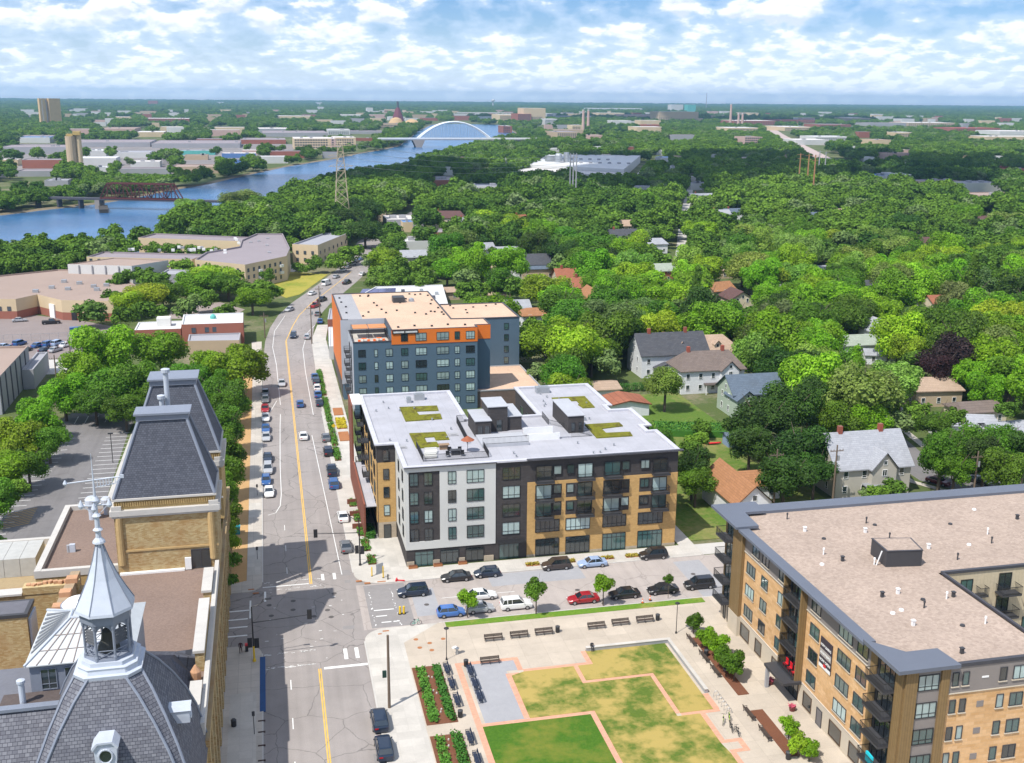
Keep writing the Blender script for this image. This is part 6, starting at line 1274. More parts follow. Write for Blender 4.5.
HL = [ # px, py, z, L, W, eave, rise, roof, wall, rz, label, hip
 (513, 248, 7, 16, 10, 5, 2.6, 'pale', 'cream', 0, 'pale roofed cream house near the far end of the block gardens', 0), (531, 258, 8, 15, 10, 6, 3.6, 'dark', 'white', 0, 'dark roofed house with white front gable among the garden trees', 0), (536, 266, 5, 13, 9, 4.5, 2.2, 'slate', 'tan', 0, 'low blue grey roof behind the dark gabled house', 0),
 (571, 272, 7, 13, 9, 5.4, 3, 'red', 'tan', .0, 'red roofed house, uppermost of the three red roofs', 0), (583, 281, 7, 9, 9, 5.4, 3, 'red', 'tan', 0, 'red roofed house in the middle of three red roofs', 0), (592, 293, 7, 12, 8, 5.4, 3.4, 'orange', 'tan', math.pi / 2, 'orange roofed tan house, nearest of three red roofs', 0),
 (534, 310, 6, 9, 8, 5, 1.6, 'orange', 'white', 0, 'white house with small round looking orange roof', 2.5), (522, 217, 7, 12, 9, 5.4, 2.8, 'red', 'cream', .3, 'pinkish roofed house beside the dark purple tree', 0), (622, 232, 7, 15, 9, 5.2, 3.2, 'dark', 'white', 0, 'slate roofed house with two white gables', 0), (624, 222, 7, 14, 9, 5.4, 2.6, 'tan', 'cream', 0, 'tan roofed house behind the slate roofed one', 0),
 (654, 240, 6, 11, 9, 4.6, 2.2, 'pale', 'white', 0, 'grey roofed house beside the pale spruce trees', 2), (664, 266, 6, 17, 10, 4.8, 2.2, 'green', 'redbrick', .05, 'house with pale green roof and brick walls', 0), (727, 263, 6, 9, 7, 3.5, 1.5, 'tan', 'tan', 0, 'small tan roof beside the alley', 0), (737, 294, 6, 10, 9, 5, 2.6, 'maroon', 'cream', math.pi / 2, 'maroon roofed cream house between lime trees', 0),
 (718, 286, 6, 10, 8, 5, 2.4, 'orange', 'cream', .3, 'pink orange roofed house beside the blue spruce', 0), (719, 211, 7, 12, 9, 5.5, 2.2, 'pale', 'white', 0, 'white gabled house by the alley', 0), (735, 209, 7, 15, 10, 5.5, 1.8, 'slate', 'white', 0, 'wide white house with blue grey roof by the alley', 0), (704, 192, 8, 22, 10, 6, 1, 'pale', 'white', 0, 'long white flat roofed building beside the alley', 0),
 (853, 339, 4, 15, 9, 3.2, 2.0, 'green', 'white', 0, 'low white house with pale green roof', 0), (880, 322, 8, 8, 9, 6, 2.8, 'pale', 'white', math.pi / 2, 'tall narrow white house behind the low green roofed one', 0), (886, 352, 3, 12, 7, 2.7, 1.0, 'pale', 'white', -.35, 'long white garage beside the paved yard', 0), (932, 383, 5, 12, 8, 4.2, 2.2, 'tan', 'tan', -.1, 'tan roofed house in front of the purple tree', 1.5),
 (976, 404, 4, 11, 8, 3.2, 1.4, 'brown', 'cream', 0, 'brown roofed low house behind the street trees', 1), (962, 418, 4, 13, 8, 3.4, 1.4, 'pale', 'white', -.3, 'white roofed house hidden by the street trees', 0), (1010, 424, 4, 12, 8, 3.2, 1.2, 'pale', 'white', 0, 'white roofed house at the picture edge behind street trees', 0), (923, 238, 8, 13, 9, 5.5, 2.8, 'maroon', 'redbrick', 0, 'red brick house among tree crowns with white roofed neighbour', 1), (932, 245, 7, 10, 8, 4.6, 2, 'pale', 'white', .4, 'white roofed house next to the red brick one', 0),
 (998, 277, 6, 12, 8, 4.6, 2, 'pale', 'white', .3, 'white roof between crowns near the right picture edge', 0), (920, 293, 6, 9, 7, 4.6, 2, 'orange', 'white', 0, 'pink roofed house below the tall lime crown', 0), (938, 297, 6, 8, 7, 4.6, 2, 'red', 'cream', 0, 'small red roof next to the pink roofed house', 0), (985, 215, 7, 16, 9, 5, 1.4, 'maroon', 'redbrick', 0, 'dark red roofed house near the long pale sheds', 0), (812, 213, 7, 12, 9, 5, 2.4, 'slate', 'grey', 0, 'blue grey roof among the dark wood', 0),
 (836, 208, 7, 9, 8, 5, 1.4, 'tan', 'tan', 0, 'tan flat building among the dark wood', 0), (448, 214, 8, 19, 12, 6.5, 3.2, 'maroon', 'cream', -.15, 'cream house with large brown hipped roof by the avenue', 3), (466, 219, 7, 9, 8, 5.5, 2.2, 'pale', 'white', -.15, 'small white gabled house beside the brown hipped roof', 0), (413, 253, 6, 11, 9, 4.8, 2.4, 'pale', 'grey', 0, 'grey house behind the white flat roof', 0),
 (483, 246, 6, 9, 8, 5, 2.4, 'pale', 'white', .2, 'white house between the garden trees, nearest the brick shop', 0), (490, 268, 6, 9, 7, 4.6, 2, 'tan', 'cream', .2, 'cream house half hidden beyond the street trees', 0), (493, 290, 4, 8, 7, 2.8, 1.2, 'tan', 'tan', 0, 'small tan garage beyond the blue block', 0), (515, 303, 5, 9, 8, 4, 2, 'pale', 'cream', 0, 'pale roofed house beyond the rear wing', 0),
 (447, 288, 4, 9, 6, 3, 1.2, 'tan', 'tan', 0, 'tan shed in the trees beyond the solar roof', 0), (688, 246, 5, 8, 7, 4, 1.8, 'dark', 'white', .3, 'dark roofed house above the alley', 0), (741, 228, 6, 10, 8, 5, 2.2, 'slate', 'white', .2, 'blue grey roof beside pale willow crowns', 0), (784, 275, 6, 8, 7, 5, 2, 'pale', 'white', .2, 'white house deep between lime crowns', 0), (822, 262, 6, 16, 6, 3.4, 1.0, 'pale', 'white', 0, 'long white roof showing between crowns', 0), (866, 283, 6, 9, 8, 5, 2, 'dark', 'white', .2, 'dark roof glimpsed between lime crowns', 0)]
for px, py, z, L, W, e, r_, rf, wl, rz, lab, hp_ in HL:
    x, y = G(px, py, z); house(x, y, L, W, e, r_, rf, wl, lab, rz, hp_, ch=1 if e > 5 else 0, group='houses among the trees')
    if L > 11: landmark(x, y, z, 'the ' + ' '.join(lab.split(' with ')[0].split(' behind ')[0].split(' beside ')[0].split(' by ')[0].split(' among ')[0].split()[:4]))
# hedge, yards, side street
t = thing('hedge', 'long clipped green hedge behind the block with the green roof beds', 'hedge', (92, 218, 0)); f = MB(); f.prism([(82, 216), (100, 211), (101.5, 218), (84, 223)], 0, 1.5); f.build('core', bedgreen2, t); f = MB(); rs = random.Random(8)
for k in range(2600):
    u, v = rs.random(), rs.random(); x = 81.5 + u * 20.2; y = 216 - 5 * u + v * 7; p = Vector((x, y, rs.uniform(.5, 2.1))); a = Vector((rs.gauss(0, 1), rs.gauss(0, 1), rs.gauss(0, 1))).normalized() * .22; c = a.cross(Vector((0, .3, 1))).normalized() * .2; f.face([p - a, p - c, p + a, p + c])
f.build('foliage', M('hedge_bright', (.09, .20, .015), .7, .4, 3, bump=0), t); keep_off(rect(78, 102, 198, 226)); keep_off(rect(64, 79, 158, 200)); keep_off(rect(96, 122, 236, 266)); keep_off(rect(88, 116, 258, 268))
for k in range(6): x, y = G(612 + k * 7.6, 388 - k * .2, 1); t = thing('garden_shrub', 'small round clipped shrub along the garden fence, %s in the row from the tan garage' % ('first', 'second', 'third', 'fourth', 'fifth', 'sixth')[k], 'shrub', (x, y, 0), 'clipped garden shrubs'); MB().tube((x, y, 0), (x, y, .5), .08, 6).build('trunk', bark, t); f = MB(); shrubs(f, x - .8, x + .8, y - .8, y + .8, 90, 2.0, rs); f.build('crown', bedgreen2, t)
b = MB(); b.box(98.5, 120.5, 256.0, 256.2, 0, 1.6); tag(b.build('garden_fence', M('grey_fence', (.24, .22, .2), .9)), 'grey board fence between the long white house and the brown roofed one', 'fence')
# the street beyond the beige house, the alley, and utility poles
ST2 = [G(1040, 510), G(985, 490), G(938, 478), G(900, 452), G(868, 424), G(840, 405)]
b = MB(); ribbon(ST2, -4.5, 4.5, .026, b); struct('street', b, lotasph); keep_off(ribbon(ST2, -5.5, 5.5, 0, MB())); b = MB(); ribbon(ST2, -7.4, -5.8, .1, b); ribbon(ST2, 5.8, 7.4, .1, b); struct('pavement', b, conc)
AL = [G(673, 292), G(680, 262), G(682, 240), G(684, 215), G(690, 190), G(694, 176)]; b = MB(); ribbon(AL, -2.5, 2.5, .03, b); struct('alley', b, conc2); keep_off(ribbon(AL, -6, 6, 0, MB()))
AV2 = [G(627, 192), G(650, 166), G(660, 160)]; b = MB(); ribbon(AV2, -6, 6, .03, b); struct('street', b, conc2); keep_off(ribbon(AV2, -8, 8, 0, MB()))
AV3 = [G(846, 172), G(820, 158), G(798, 146), G(778, 135), G(768, 128)]; b = MB(); ribbon(AV3, -14, 14, .05, b); struct('street', b, M('pale_avenue', (.45, .36, .33), .9)); keep_off(ribbon(AV3, -26, 26, 0, MB()))
def upole(px, py, h, lab, z=0):
    x, y = G(px, py); t = thing('utility_pole', lab, 'pole', (x, y, 0), 'wooden utility poles'); MB().tube((x, y, 0), (x, y, h), .2, 8, r2=.13).build('pole', woodpole, t); a = MB(); a.box(x - 1.3, x + 1.3, y - .06, y + .06, h - 1.2, h - 1.05); [a.lathe([(.07, h - 1.05), (.07, h - .8)], x + d, y, 6) for d in (-1.2, -.6, .6, 1.2)]; a.build('crossarm', woodpole, t); MB().lathe([(.25, h - 3), (.25, h - 2)], x + .4, y, 8).build('transformer', steel, t)
for px, py, h, lab in ((312, 344, 12, 'utility pole standing at the inside of the street bend'), (320, 318, 11, 'utility pole behind the red truck at the bend'), (832, 507, 12, 'utility pole between the beige house and the leafy trees'), (972, 505, 10.5, 'utility pole in front of the street trees beyond the pebble roof'), (773, 512, 12, 'utility pole with cross arm behind the pebble roof corner'), (826, 398, 12, 'utility pole rising in front of the dark garden trees'), (510, 305, 11, 'utility pole beyond the blue block rear wing'), (897, 438, 9, 'utility pole by the junction behind the beige house'), (265, 338, 8, 'utility pole on the pavement at the outer bend'), (72, 371, 9, 'utility pole at the corner of the fenced lot'), (57, 385, 8, 'utility pole beside the grey warehouse'), (424, 228, 9, 'utility pole on the pale avenue near the flat roofs')): upole(px, py, h, lab)
# ---------------------------------------------------------------- farther buildings
FW = {'cream': M('far_cream', (.58, .46, .30), .85, .08, .3), 'tan': M('far_tan', (.46, .36, .25), .85, .1, .3), 'white': M('far_white', (.56, .56, .55), .8, .06, .3), 'grey': M('far_grey', (.34, .34, .36), .85, .08, .3), 'brick': M('far_brick', (.30, .115, .08), .9, .12, .3), 'pink': M('far_pink', (.52, .36, .32), .9, .1, .3), 'teal': M('far_teal', (.12, .42, .38), .8), 'blue': M('far_blue', (.10, .20, .42), .8), 'dark': M('far_dark', (.10, .10, .12), .85)}
FR = {'pale': M('far_roof_pale', (.60, .57, .55), .85, .08, .1), 'mauve': M('far_roof_mauve', (.27, .235, .25), .9, .1, .1), 'brown': M('far_roof_brown', (.33, .25, .21), .9, .1, .1), 'white': M('far_roof_white', (.60, .60, .60), .8, .05, .1), 'grey': M('far_roof_grey', (.33, .33, .36), .9, .1, .1), 'red': M('far_roof_red', (.33, .09, .07), .9, .1, .1), 'blue': M('far_roof_blue', (.16, .28, .5), .8, .1, .1)}
def block(par, poly, h, w, r, z0=0, ph=.5):
    b = MB().walls(poly, z0, h + ph); b.build('wall', FW[w] if isinstance(w, str) else w, par); inn = inset(poly, .4); rf = MB().sheet(inn, h); n = len(poly)
    for i in range(n): j = (i + 1) % n; rf.face([(*poly[i], h + ph), (*poly[j], h + ph), (*inn[j], h + ph), (*inn[i], h + ph)]); rf.face([(*inn[j], h), (*inn[i], h), (*inn[i], h + ph), (*inn[j], h + ph)])
    rf.build('roof', FR[r] if isinstance(r, str) else r, par); keep_off(poly, 3); keep_view(poly, h * (.75 if poly[0][1] < 1500 else .3))
def wins(par, face, a0, a1, plane, z0, z1, dz, step, w=1.2, h=1.5, m=None):
    """windows of one far storey wall, each one a part up to a hundred"""
    key = ('far', w, h); 
    if key not in WM: WM[key] = MB().box(0, w, -.06, 0, 0, h).mesh('window', m or g_far)
    z = z0; n = 0
    while z + h <= z1:
        a = a0
        while a + w <= a1 and n < 100:
            loc = {'S': (a, plane - .01, z), 'W': (plane - .01, a + w, z), 'E': (plane + .01, a, z)}[face]; inst(WM[key], 'window', par, loc, RZ[face]); a += step; n += 1
        z += dz
def far(px0, px1, py, h, dep, w, r, lab, name='building', cat='building', win=0, z=0, lm=None, base=None):
    (x0, y0), (x1, y1) = G(px0, py), G(px1, py); y = (y0 + y1) / 2; t = thing(name, lab, cat, ((x0 + x1) / 2, y, 0), 'buildings beyond the trees')
    block(t, rect(x0, x1, y, y + dep), h, w, r)
    if win: wins(t, 'S', x0 + 1.5, x1 - 1.5, y, 1.2, h - .3, max(3.2, win), max(3.6, (x1 - x0) / 24), 1.5 if y < 900 else 2.6, 1.5 if y < 900 else 1.9)
    rs = random.Random(int(px0)); 
    for k in range(2 if x1 - x0 > 15 else 1): xx = rs.uniform(x0 + 2, max(x0 + 3, x1 - 5)); MB().box(xx, xx + min(4, (x1 - x0) * .2), y + dep * .4, y + dep * .4 + 3, h, h + 1.8).build('rooftop_unit', FW['grey'], t)
    if lm: landmark((x0 + x1) / 2, y, h, lm)
    return t
# cream apartments: two long ranges around a court
ca = thing('apartment_block', 'cream three storey apartment range with mauve roof beside the river trees', 'apartment block', (-20, 480, 0))
cream_w = FW['cream']
block(ca, [(-72, 463), (-30, 449), (-25.5, 463), (-67.5, 478)], 8.3, 'cream', 'mauve', ph=.6); block(ca, [(-58, 521), (-12, 501), (-7, 515), (-52, 537)], 8.6, 'cream', 'mauve', ph=.6); block(ca, [(-28.5, 441), (-9, 424), (7, 445), (9, 470), (7, 521), (-5, 523), (-11.5, 500), (-12, 478), (-25, 462.5)], 9.2, 'cream', 'mauve', ph=.7)
for x, y in ((-40, 492), (-30, 488), (-48, 500), (-22, 487)): pass
for a, c in ((( -72, 463), (-30, 449)), ((-28.5, 441), (-9, 424)), ((-9, 424), (7, 445))):
    d = Vector((c[0] - a[0], c[1] - a[1])); L = d.length; d.normalize(); an = math.atan2(d.y, d.x); n = int(L / 3.4)
    for k in range(n):
        for z in (1.2, 4.0, 6.7):
            if ('cw') not in WM: WM['cw'] = MB().box(0, 1.2, -.08, 0, 0, 1.5).mesh('window', g_far)
            s = 1.2 + k * 3.4; inst(WM['cw'], 'window', ca, (a[0] + d.x * s + d.y * .02, a[1] + d.y * s - d.x * .02, z), an)
            if k % 4 == 2 and z > 2: 
                if 'cb' not in WM: WM['cb'] = MB().box(0, 2.0, -1.0, 0, -.1, .9).mesh('balcony', offwhite)
                inst(WM['cb'], 'balcony', ca, (a[0] + d.x * (s - .4) + d.y * .02, a[1] + d.y * (s - .4) - d.x * .02, z - .6), an)
rs = random.Random(2)
for k in range(26): x = rs.uniform(-60, 2); y = 475 - (x + 30) * .35 + rs.uniform(-6, 6) if x < -20 else rs.uniform(450, 510); MB().box(x, x + 1.3, y, y + 1.3, 8.8, 9.8).build('roof_vent', white if k % 2 else FW['grey'], ca)
landmark(-30, 470, 9, 'the cream apartments'); landmark(2, 470, 9, 'the cream apartment corner')
th_ = thing('terrace_houses', 'cream terrace of row houses with grey roof beside the main street', 'terrace', (22, 500, 0)); tp = [(10.5, 491), (21.5, 486), (37.5, 527), (27, 531)]; block(th_, tp, 8.0, 'cream', 'grey', ph=.7)
for k in range(7):
    for z in (1.2, 4.2): s = (k + .4) / 7; inst(WM['cw'], 'window', th_, (21.5 + 16 * s + .1, 486 + 41 * s, z), math.atan2(41, 16))
for k in range(3):
    for z in (1.2, 4.4): inst(WM['cw'], 'window', th_, (12 + k * 3.3, 490.2 - k * 1.5, z), math.atan2(-5, 11))
landmark(22, 495, 8, 'the terrace houses')
# tan workshop with white hall
wk = thing('workshop', 'long tan workshop with brown gravel roof and brick base by the car lots', 'workshop', (-75, 390, 0))
TF = [(-100, 384), (-82.5, 380.5), (-77.3, 388.7), (-67.6, 376), (-50.5, 371), (-46, 400), (-60, 440), (-80, 445), (-104, 430)]
block(wk, TF, 6.2, 'cream', 'brown', ph=.5)
b = MB(); b.walls([(x + (-.08 if i in (0,) else 0), y - .12) for i, (x, y) in enumerate(TF[:5])] + [(-46.1, 399), (-100, 384.2)][:1], 0, 2.6); b.build('brick_base', FW['brick'], wk)
for x in (-98, -95, -92, -88.5, -85.5): inst(WM['cw'], 'window', wk, (x, 383.5 - (x + 98) * .2, 2.7), -.2)
MB().obox(-71.5, 380.6, 3.2, .4, 0, 4.6, -.92).build('loading_door', white, wk); MB().obox(-63.8, 374.6, 1.6, .3, 0, 3.4, -.28).build('door', black, wk)
for k in range(9): x, y = [(-80, 395), (-76, 402), (-70, 398), (-68, 410), (-62, 402), (-60, 395), (-58, 404), (-74, 415), (-56, 412)][k]; MB().box(x, x + 1.8, y, y + 1.6, 6.2, 7.2).build('rooftop_unit', steel, wk)
wh = thing('white_hall', 'large white windowless hall with brown roof standing behind the tan workshop', 'hall', (-60, 435, 0)); block(wh, [(-75, 437), (-50.8, 428.5), (-38.5, 441.5), (-60, 452)], 9.5, 'white', 'brown', ph=.3)
[MB().box(-71 + k * 5, -70.6 + k * 5, 435.4 - k * 1.75 - .4, 435.6 - k * 1.75, 0, 9.6).build('wall_rib', FW['grey'], wh) for k in range(4)]
landmark(-75, 385, 6, 'the tan workshop'); landmark(-60, 430, 9, 'the white hall')
ga = thing('glass_annex', 'grey building with tall glass stair beside the white hall trees', 'building', (-33, 428, 0)); block(ga, [(-40, 418), (-30, 416), (-29, 426), (-38, 430)], 7.5, 'grey', 'grey'); MB().box(-33.5, -30.2, 415.6, 416.1, .5, 7).build('glass_wall', g_teal, ga)
rbk = thing('brick_shop', 'low red brick building with white roof and grey lean-to near the street bend', 'shop', (-17, 335, 0))
block(rbk, [(-26.2, 327.5), (-8.4, 327.0), (-8.6, 343), (-26.6, 343)], 6.4, 'brick', 'white', ph=.4); block(rbk, [(-40, 331), (-26.7, 330.8), (-26.9, 343), (-40, 343)], 4.6, 'brick', 'white', ph=.3); block(rbk, [(-24, 318), (-9.5, 316.5), (-9.3, 326.9), (-24.2, 327.2)], 3.4, 'tan', 'grey', ph=.4)
for x in (-23.4, -19.6, -17.4, -15.0, -10.6): inst(WM['cw'], 'window', rbk, (x, 327.3, 4.2 if x < -12 else 3.9), 0)
MB().lathe([(.9, 6.4), (.9, 7.2), (.3, 7.8)], -17.5, 337, 10).build('roof_vent', FW['teal'], rbk); MB().box(-34, -30, 336, 339.5, 4.6, 7.2).build('penthouse', offwhite, rbk)
landmark(-17, 330, 6, 'the red brick shop')
wg = thing('warehouse', 'grey panelled warehouse wall at the left picture edge beyond the brewery lot', 'warehouse', (-68, 280, 0)); block(wg, [(-100, 262), (-62.4, 262), (-62.4, 296), (-100, 300)], 8.4, 'grey', 'brown', ph=.5); [MB().box(-62.4, -62.2, 263 + k * 5.5, 263.5 + k * 5.5, 0, 8.8).build('wall_rib', FW['dark'], wg) for k in range(6)]; block(wg, [(-62.3, 285), (-59.5, 285), (-59.5, 305), (-62.3, 305)], 4.6, 'grey', 'grey'); landmark(-62, 275, 8, 'the grey warehouse')
# lots and lane around the workshop
b = MB(); b.sheet([(-110, 318), (-54, 318), (-50, 362), (-60, 372), (-78, 386), (-110, 383)], .02); struct('parking_lot', b, M('brown_asphalt', (.24, .20, .19), .9, .1)); keep_off([(-110, 296), (-52, 296), (-50, 368), (-78, 386), (-110, 383)])
b = MB(); b.sheet([(-110, 300), (-52, 300), (-52, 317.9), (-110, 317.9)], .022); struct('lane', b, conc2)
b = MB(); b.sheet([(-34, 372), (-14, 368), (-9, 384), (-18, 400), (-34, 392)], .022); struct('parking_lot', b, M('pinkish_asphalt', (.30, .25, .23), .9, .1)); keep_off([(-34, 370), (-12, 366), (-8, 384), (-18, 400), (-34, 392)])
LN = [(-60, 405), (-34, 396), (-16, 404), (-9, 425), (-6, 450), (4, 478), (10, 500), (14, 530)]
LN2 = [(9, 395), (2, 420), (-2, 440)]
b = MB(); ribbon([(-8, 400), (-7, 425), (-1, 450), (5, 470), (9, 488)], -.5, 6, .028, b); struct('lane', b, conc2); keep_off(ribbon([(-8, 400), (-7, 425), (-1, 450), (5, 470), (9, 488)], -2, 7, 0, MB()))
lawnp = [(1.5, 470), (8, 467), (24, 457), (11, 411), (5.6, 404), (1, 418)]
b = MB(); b.prism(lawnp[::-1], 0, .08); struct('dry_lawn', b, GRASS('yellow_field', (.30, .27, .05), (.38, .33, .07), (.16, .22, .03), (.55, .75), .05)); keep_off(lawnp, 3)
fe = thing('chain_fence', 'chain link fence with pale posts between the car lot and the workshop yard', 'fence', (-70, 345, 0))
f = MB(); n = 18
for k in range(n): x = -100 + k * 2.6; f.tube((x, 344, 0), (x, 344, 2.2), .05, 4)
f.build('post', steel, fe); f = MB(); f.tube((-100, 344, 2.2), (-55.5, 344, 2.2), .04, 4); f.tube((-100, 344, 1.1), (-55.5, 344, 1.1), .02, 4)
for k in range(150): x = -100 + k * .3; f.tube((x, 344, 0), (x + .3, 344, 2.2), .012, 3)
f.build('mesh', steel, fe)
# low flat shop roofs beyond the blue block
sl = thing('solar_shop', 'long low building with pale roof, blue solar panels and maroon side wall', 'shop', (45, 372, 0)); SP = [(21.5, 352), (57.8, 352), (62, 390), (37.5, 390)]; block(sl, SP, 5.4, FW['brick'], 'white', ph=.4)
for k in range(4): MB().prism([(26 + k * 3.6, 356), (29.4 + k * 3.6, 356), (35.4 + k * 3.0 , 387), (32.5 + k * 3.0, 387)], 5.42, 5.55).build('solar_panel', M('solar_panel', (.10, .10, .22), .25, .1), sl)
for k in range(8): MB().box(41 + k * 2.2, 42.2 + k * 2.2, 364 + (k % 3) * 7, 365.2 + (k % 3) * 7, 5.4, 6.4).build('rooftop_unit', steel if k % 2 else FW['dark'], sl)
landmark(45, 372, 6, 'the solar panel roof')
rs_ = thing('red_shed', 'deep red shed with flat roof next to the orange wall', 'shed', (19, 335, 0)); block(rs_, [(16.9, 334), (20.5, 334), (22.5, 352), (18.6, 352)], 5.2, FW['brick'], 'grey', ph=.3)
mu = thing('mural_wall', 'white shop with blue mural on its street wall', 'shop', (17.5, 315, 0)); block(mu, [(15.5, 303), (20, 303), (20, 330), (16.9, 330)], 3.6, 'white', 'white', ph=.3); MB().loft([[(15.43 + .052 * y_, 303 + y_, z) for z in (.5, 3.2)] + [(15.40 + .052 * y_, 303 + y_, z) for z in (3.2, .5)] for y_ in (1, 6, 12, 20)]).build('mural', FW['blue'], mu)
for a in [(387, 424, 228, 4.5, 24, 'grey', 'pale', 'low grey building with pale roof left of the pale avenue'), (403, 413, 232, 5, 10, 'cream', 'blue', 'small shop with blue roof left of the pale avenue'), (422, 452, 243, 5.0, 16, 'brick', 'mauve', 'low red brick building with grey roof below the hipped cream house'), (405, 436, 251, 4.4, 14, 'white', 'white', 'white flat roof between garden trees below the brick building'),
    (433, 461, 188, 6, 45, 'brick', 'mauve', 'long brick shed with mauve roof beside the avenue towards the river'), (466, 503, 201, 10, 26, 'white', 'grey', 'white and grey modern apartment building by the avenue'), (378, 386, 221, 4, 12, 'tan', 'brown', 'small tan shed at the edge of the river wood'), (488, 498, 182, 7, 20, 'brick', 'mauve', 'small red brick chimney house by the river road')]:
    far(a[0], a[1], a[2], a[3], a[4], a[5], a[6], a[7], win=3.2 if a[3] > 5.5 else 0)
landmark(*G(485, 200), 10, 'the white modern apartments'); landmark(*G(437, 243), 5, 'the low brick building')
# white factory
wf = thing('factory', 'very large white factory with flat pale roof and round exhaust ducts', 'factory', (330, 1050, 0)); block(wf, [(258, 1065), (330, 985), (432, 1230), (330, 1262)], 8, 'white', 'white', ph=.6) ; block(wf, [(229, 1015), (316, 948), (329.8, 984.5), (257.6, 1064.5)], 5, 'white', 'pale')
for k in range(12): inst(WM['cw'], 'window', wf, (234 + k * 6.8, 1011 - k * 5.25, 1.5), math.atan2(-67, 87)).scale = (2.6, 1, 1.4)
MB().lathe([(4, 8), (4, 15), (3, 17)], 300, 1110, 12).lathe([(3, 8), (3, 18)], 309, 1112, 12).box(290, 306, 1120, 1128, 8, 14).build('exhaust_duct', steel, wf)
for k in range(16): x, y = 300 + (k % 8) * 9, 1100 + (k // 8) * 70 - (k % 8) * 4; MB().box(x, x + 3, y, y + 3, 8, 9.6).build('rooftop_unit', FW['grey'], wf)
landmark(320, 1020, 8, 'the white factory')
# silo, apartment slab, far-off blocks
si = thing('silo', 'tall buff concrete silo pair with ochre head house on the far bank', 'silo', (-178, 1120, 0)); MB().lathe([(4.7, 0), (4.7, 34)], -179, 1120, 16).build('silo_drum', FW['tan'], si); MB().lathe([(2.6, 0), (2.6, 35)], -171.8, 1121, 14).build('silo_drum', FW['cream'], si); MB().box(-176, -169.6, 1117, 1125, 35.01, 38.5).box(-182, -176.01, 1116, 1124, 34.01, 36).build('head_house', M('ochre', (.5, .36, .14), .9), si); keep_off(rect(-190, -165, 1085, 1130)); landmark(-178, 1118, 25, 'the buff silo')
sb = thing('apartment_tower', 'tall yellow apartment slab standing above the trees at far left', 'tower block', (-480, 2680, 0))
block(sb, [(-490, 2680), (-482, 2655), (-472, 2662), (-468, 2670), (-464, 2666), (-444, 2690), (-450, 2715)], 62, M('tower_buff', (.60, .42, .22), .85, .05), 'pale', ph=1)
for k in range(4): x_ = -478 + k * 7.5; y_ = 2658 + k * 7; MB().box(x_, x_ + 1.6, y_, y_ + 6, 2, 61).build('window_bay', FW['grey'], sb)
landmark(-470, 2670, 40, 'the yellow apartment slab'); keep_off(rect(-520, -425, 2600, 2740))
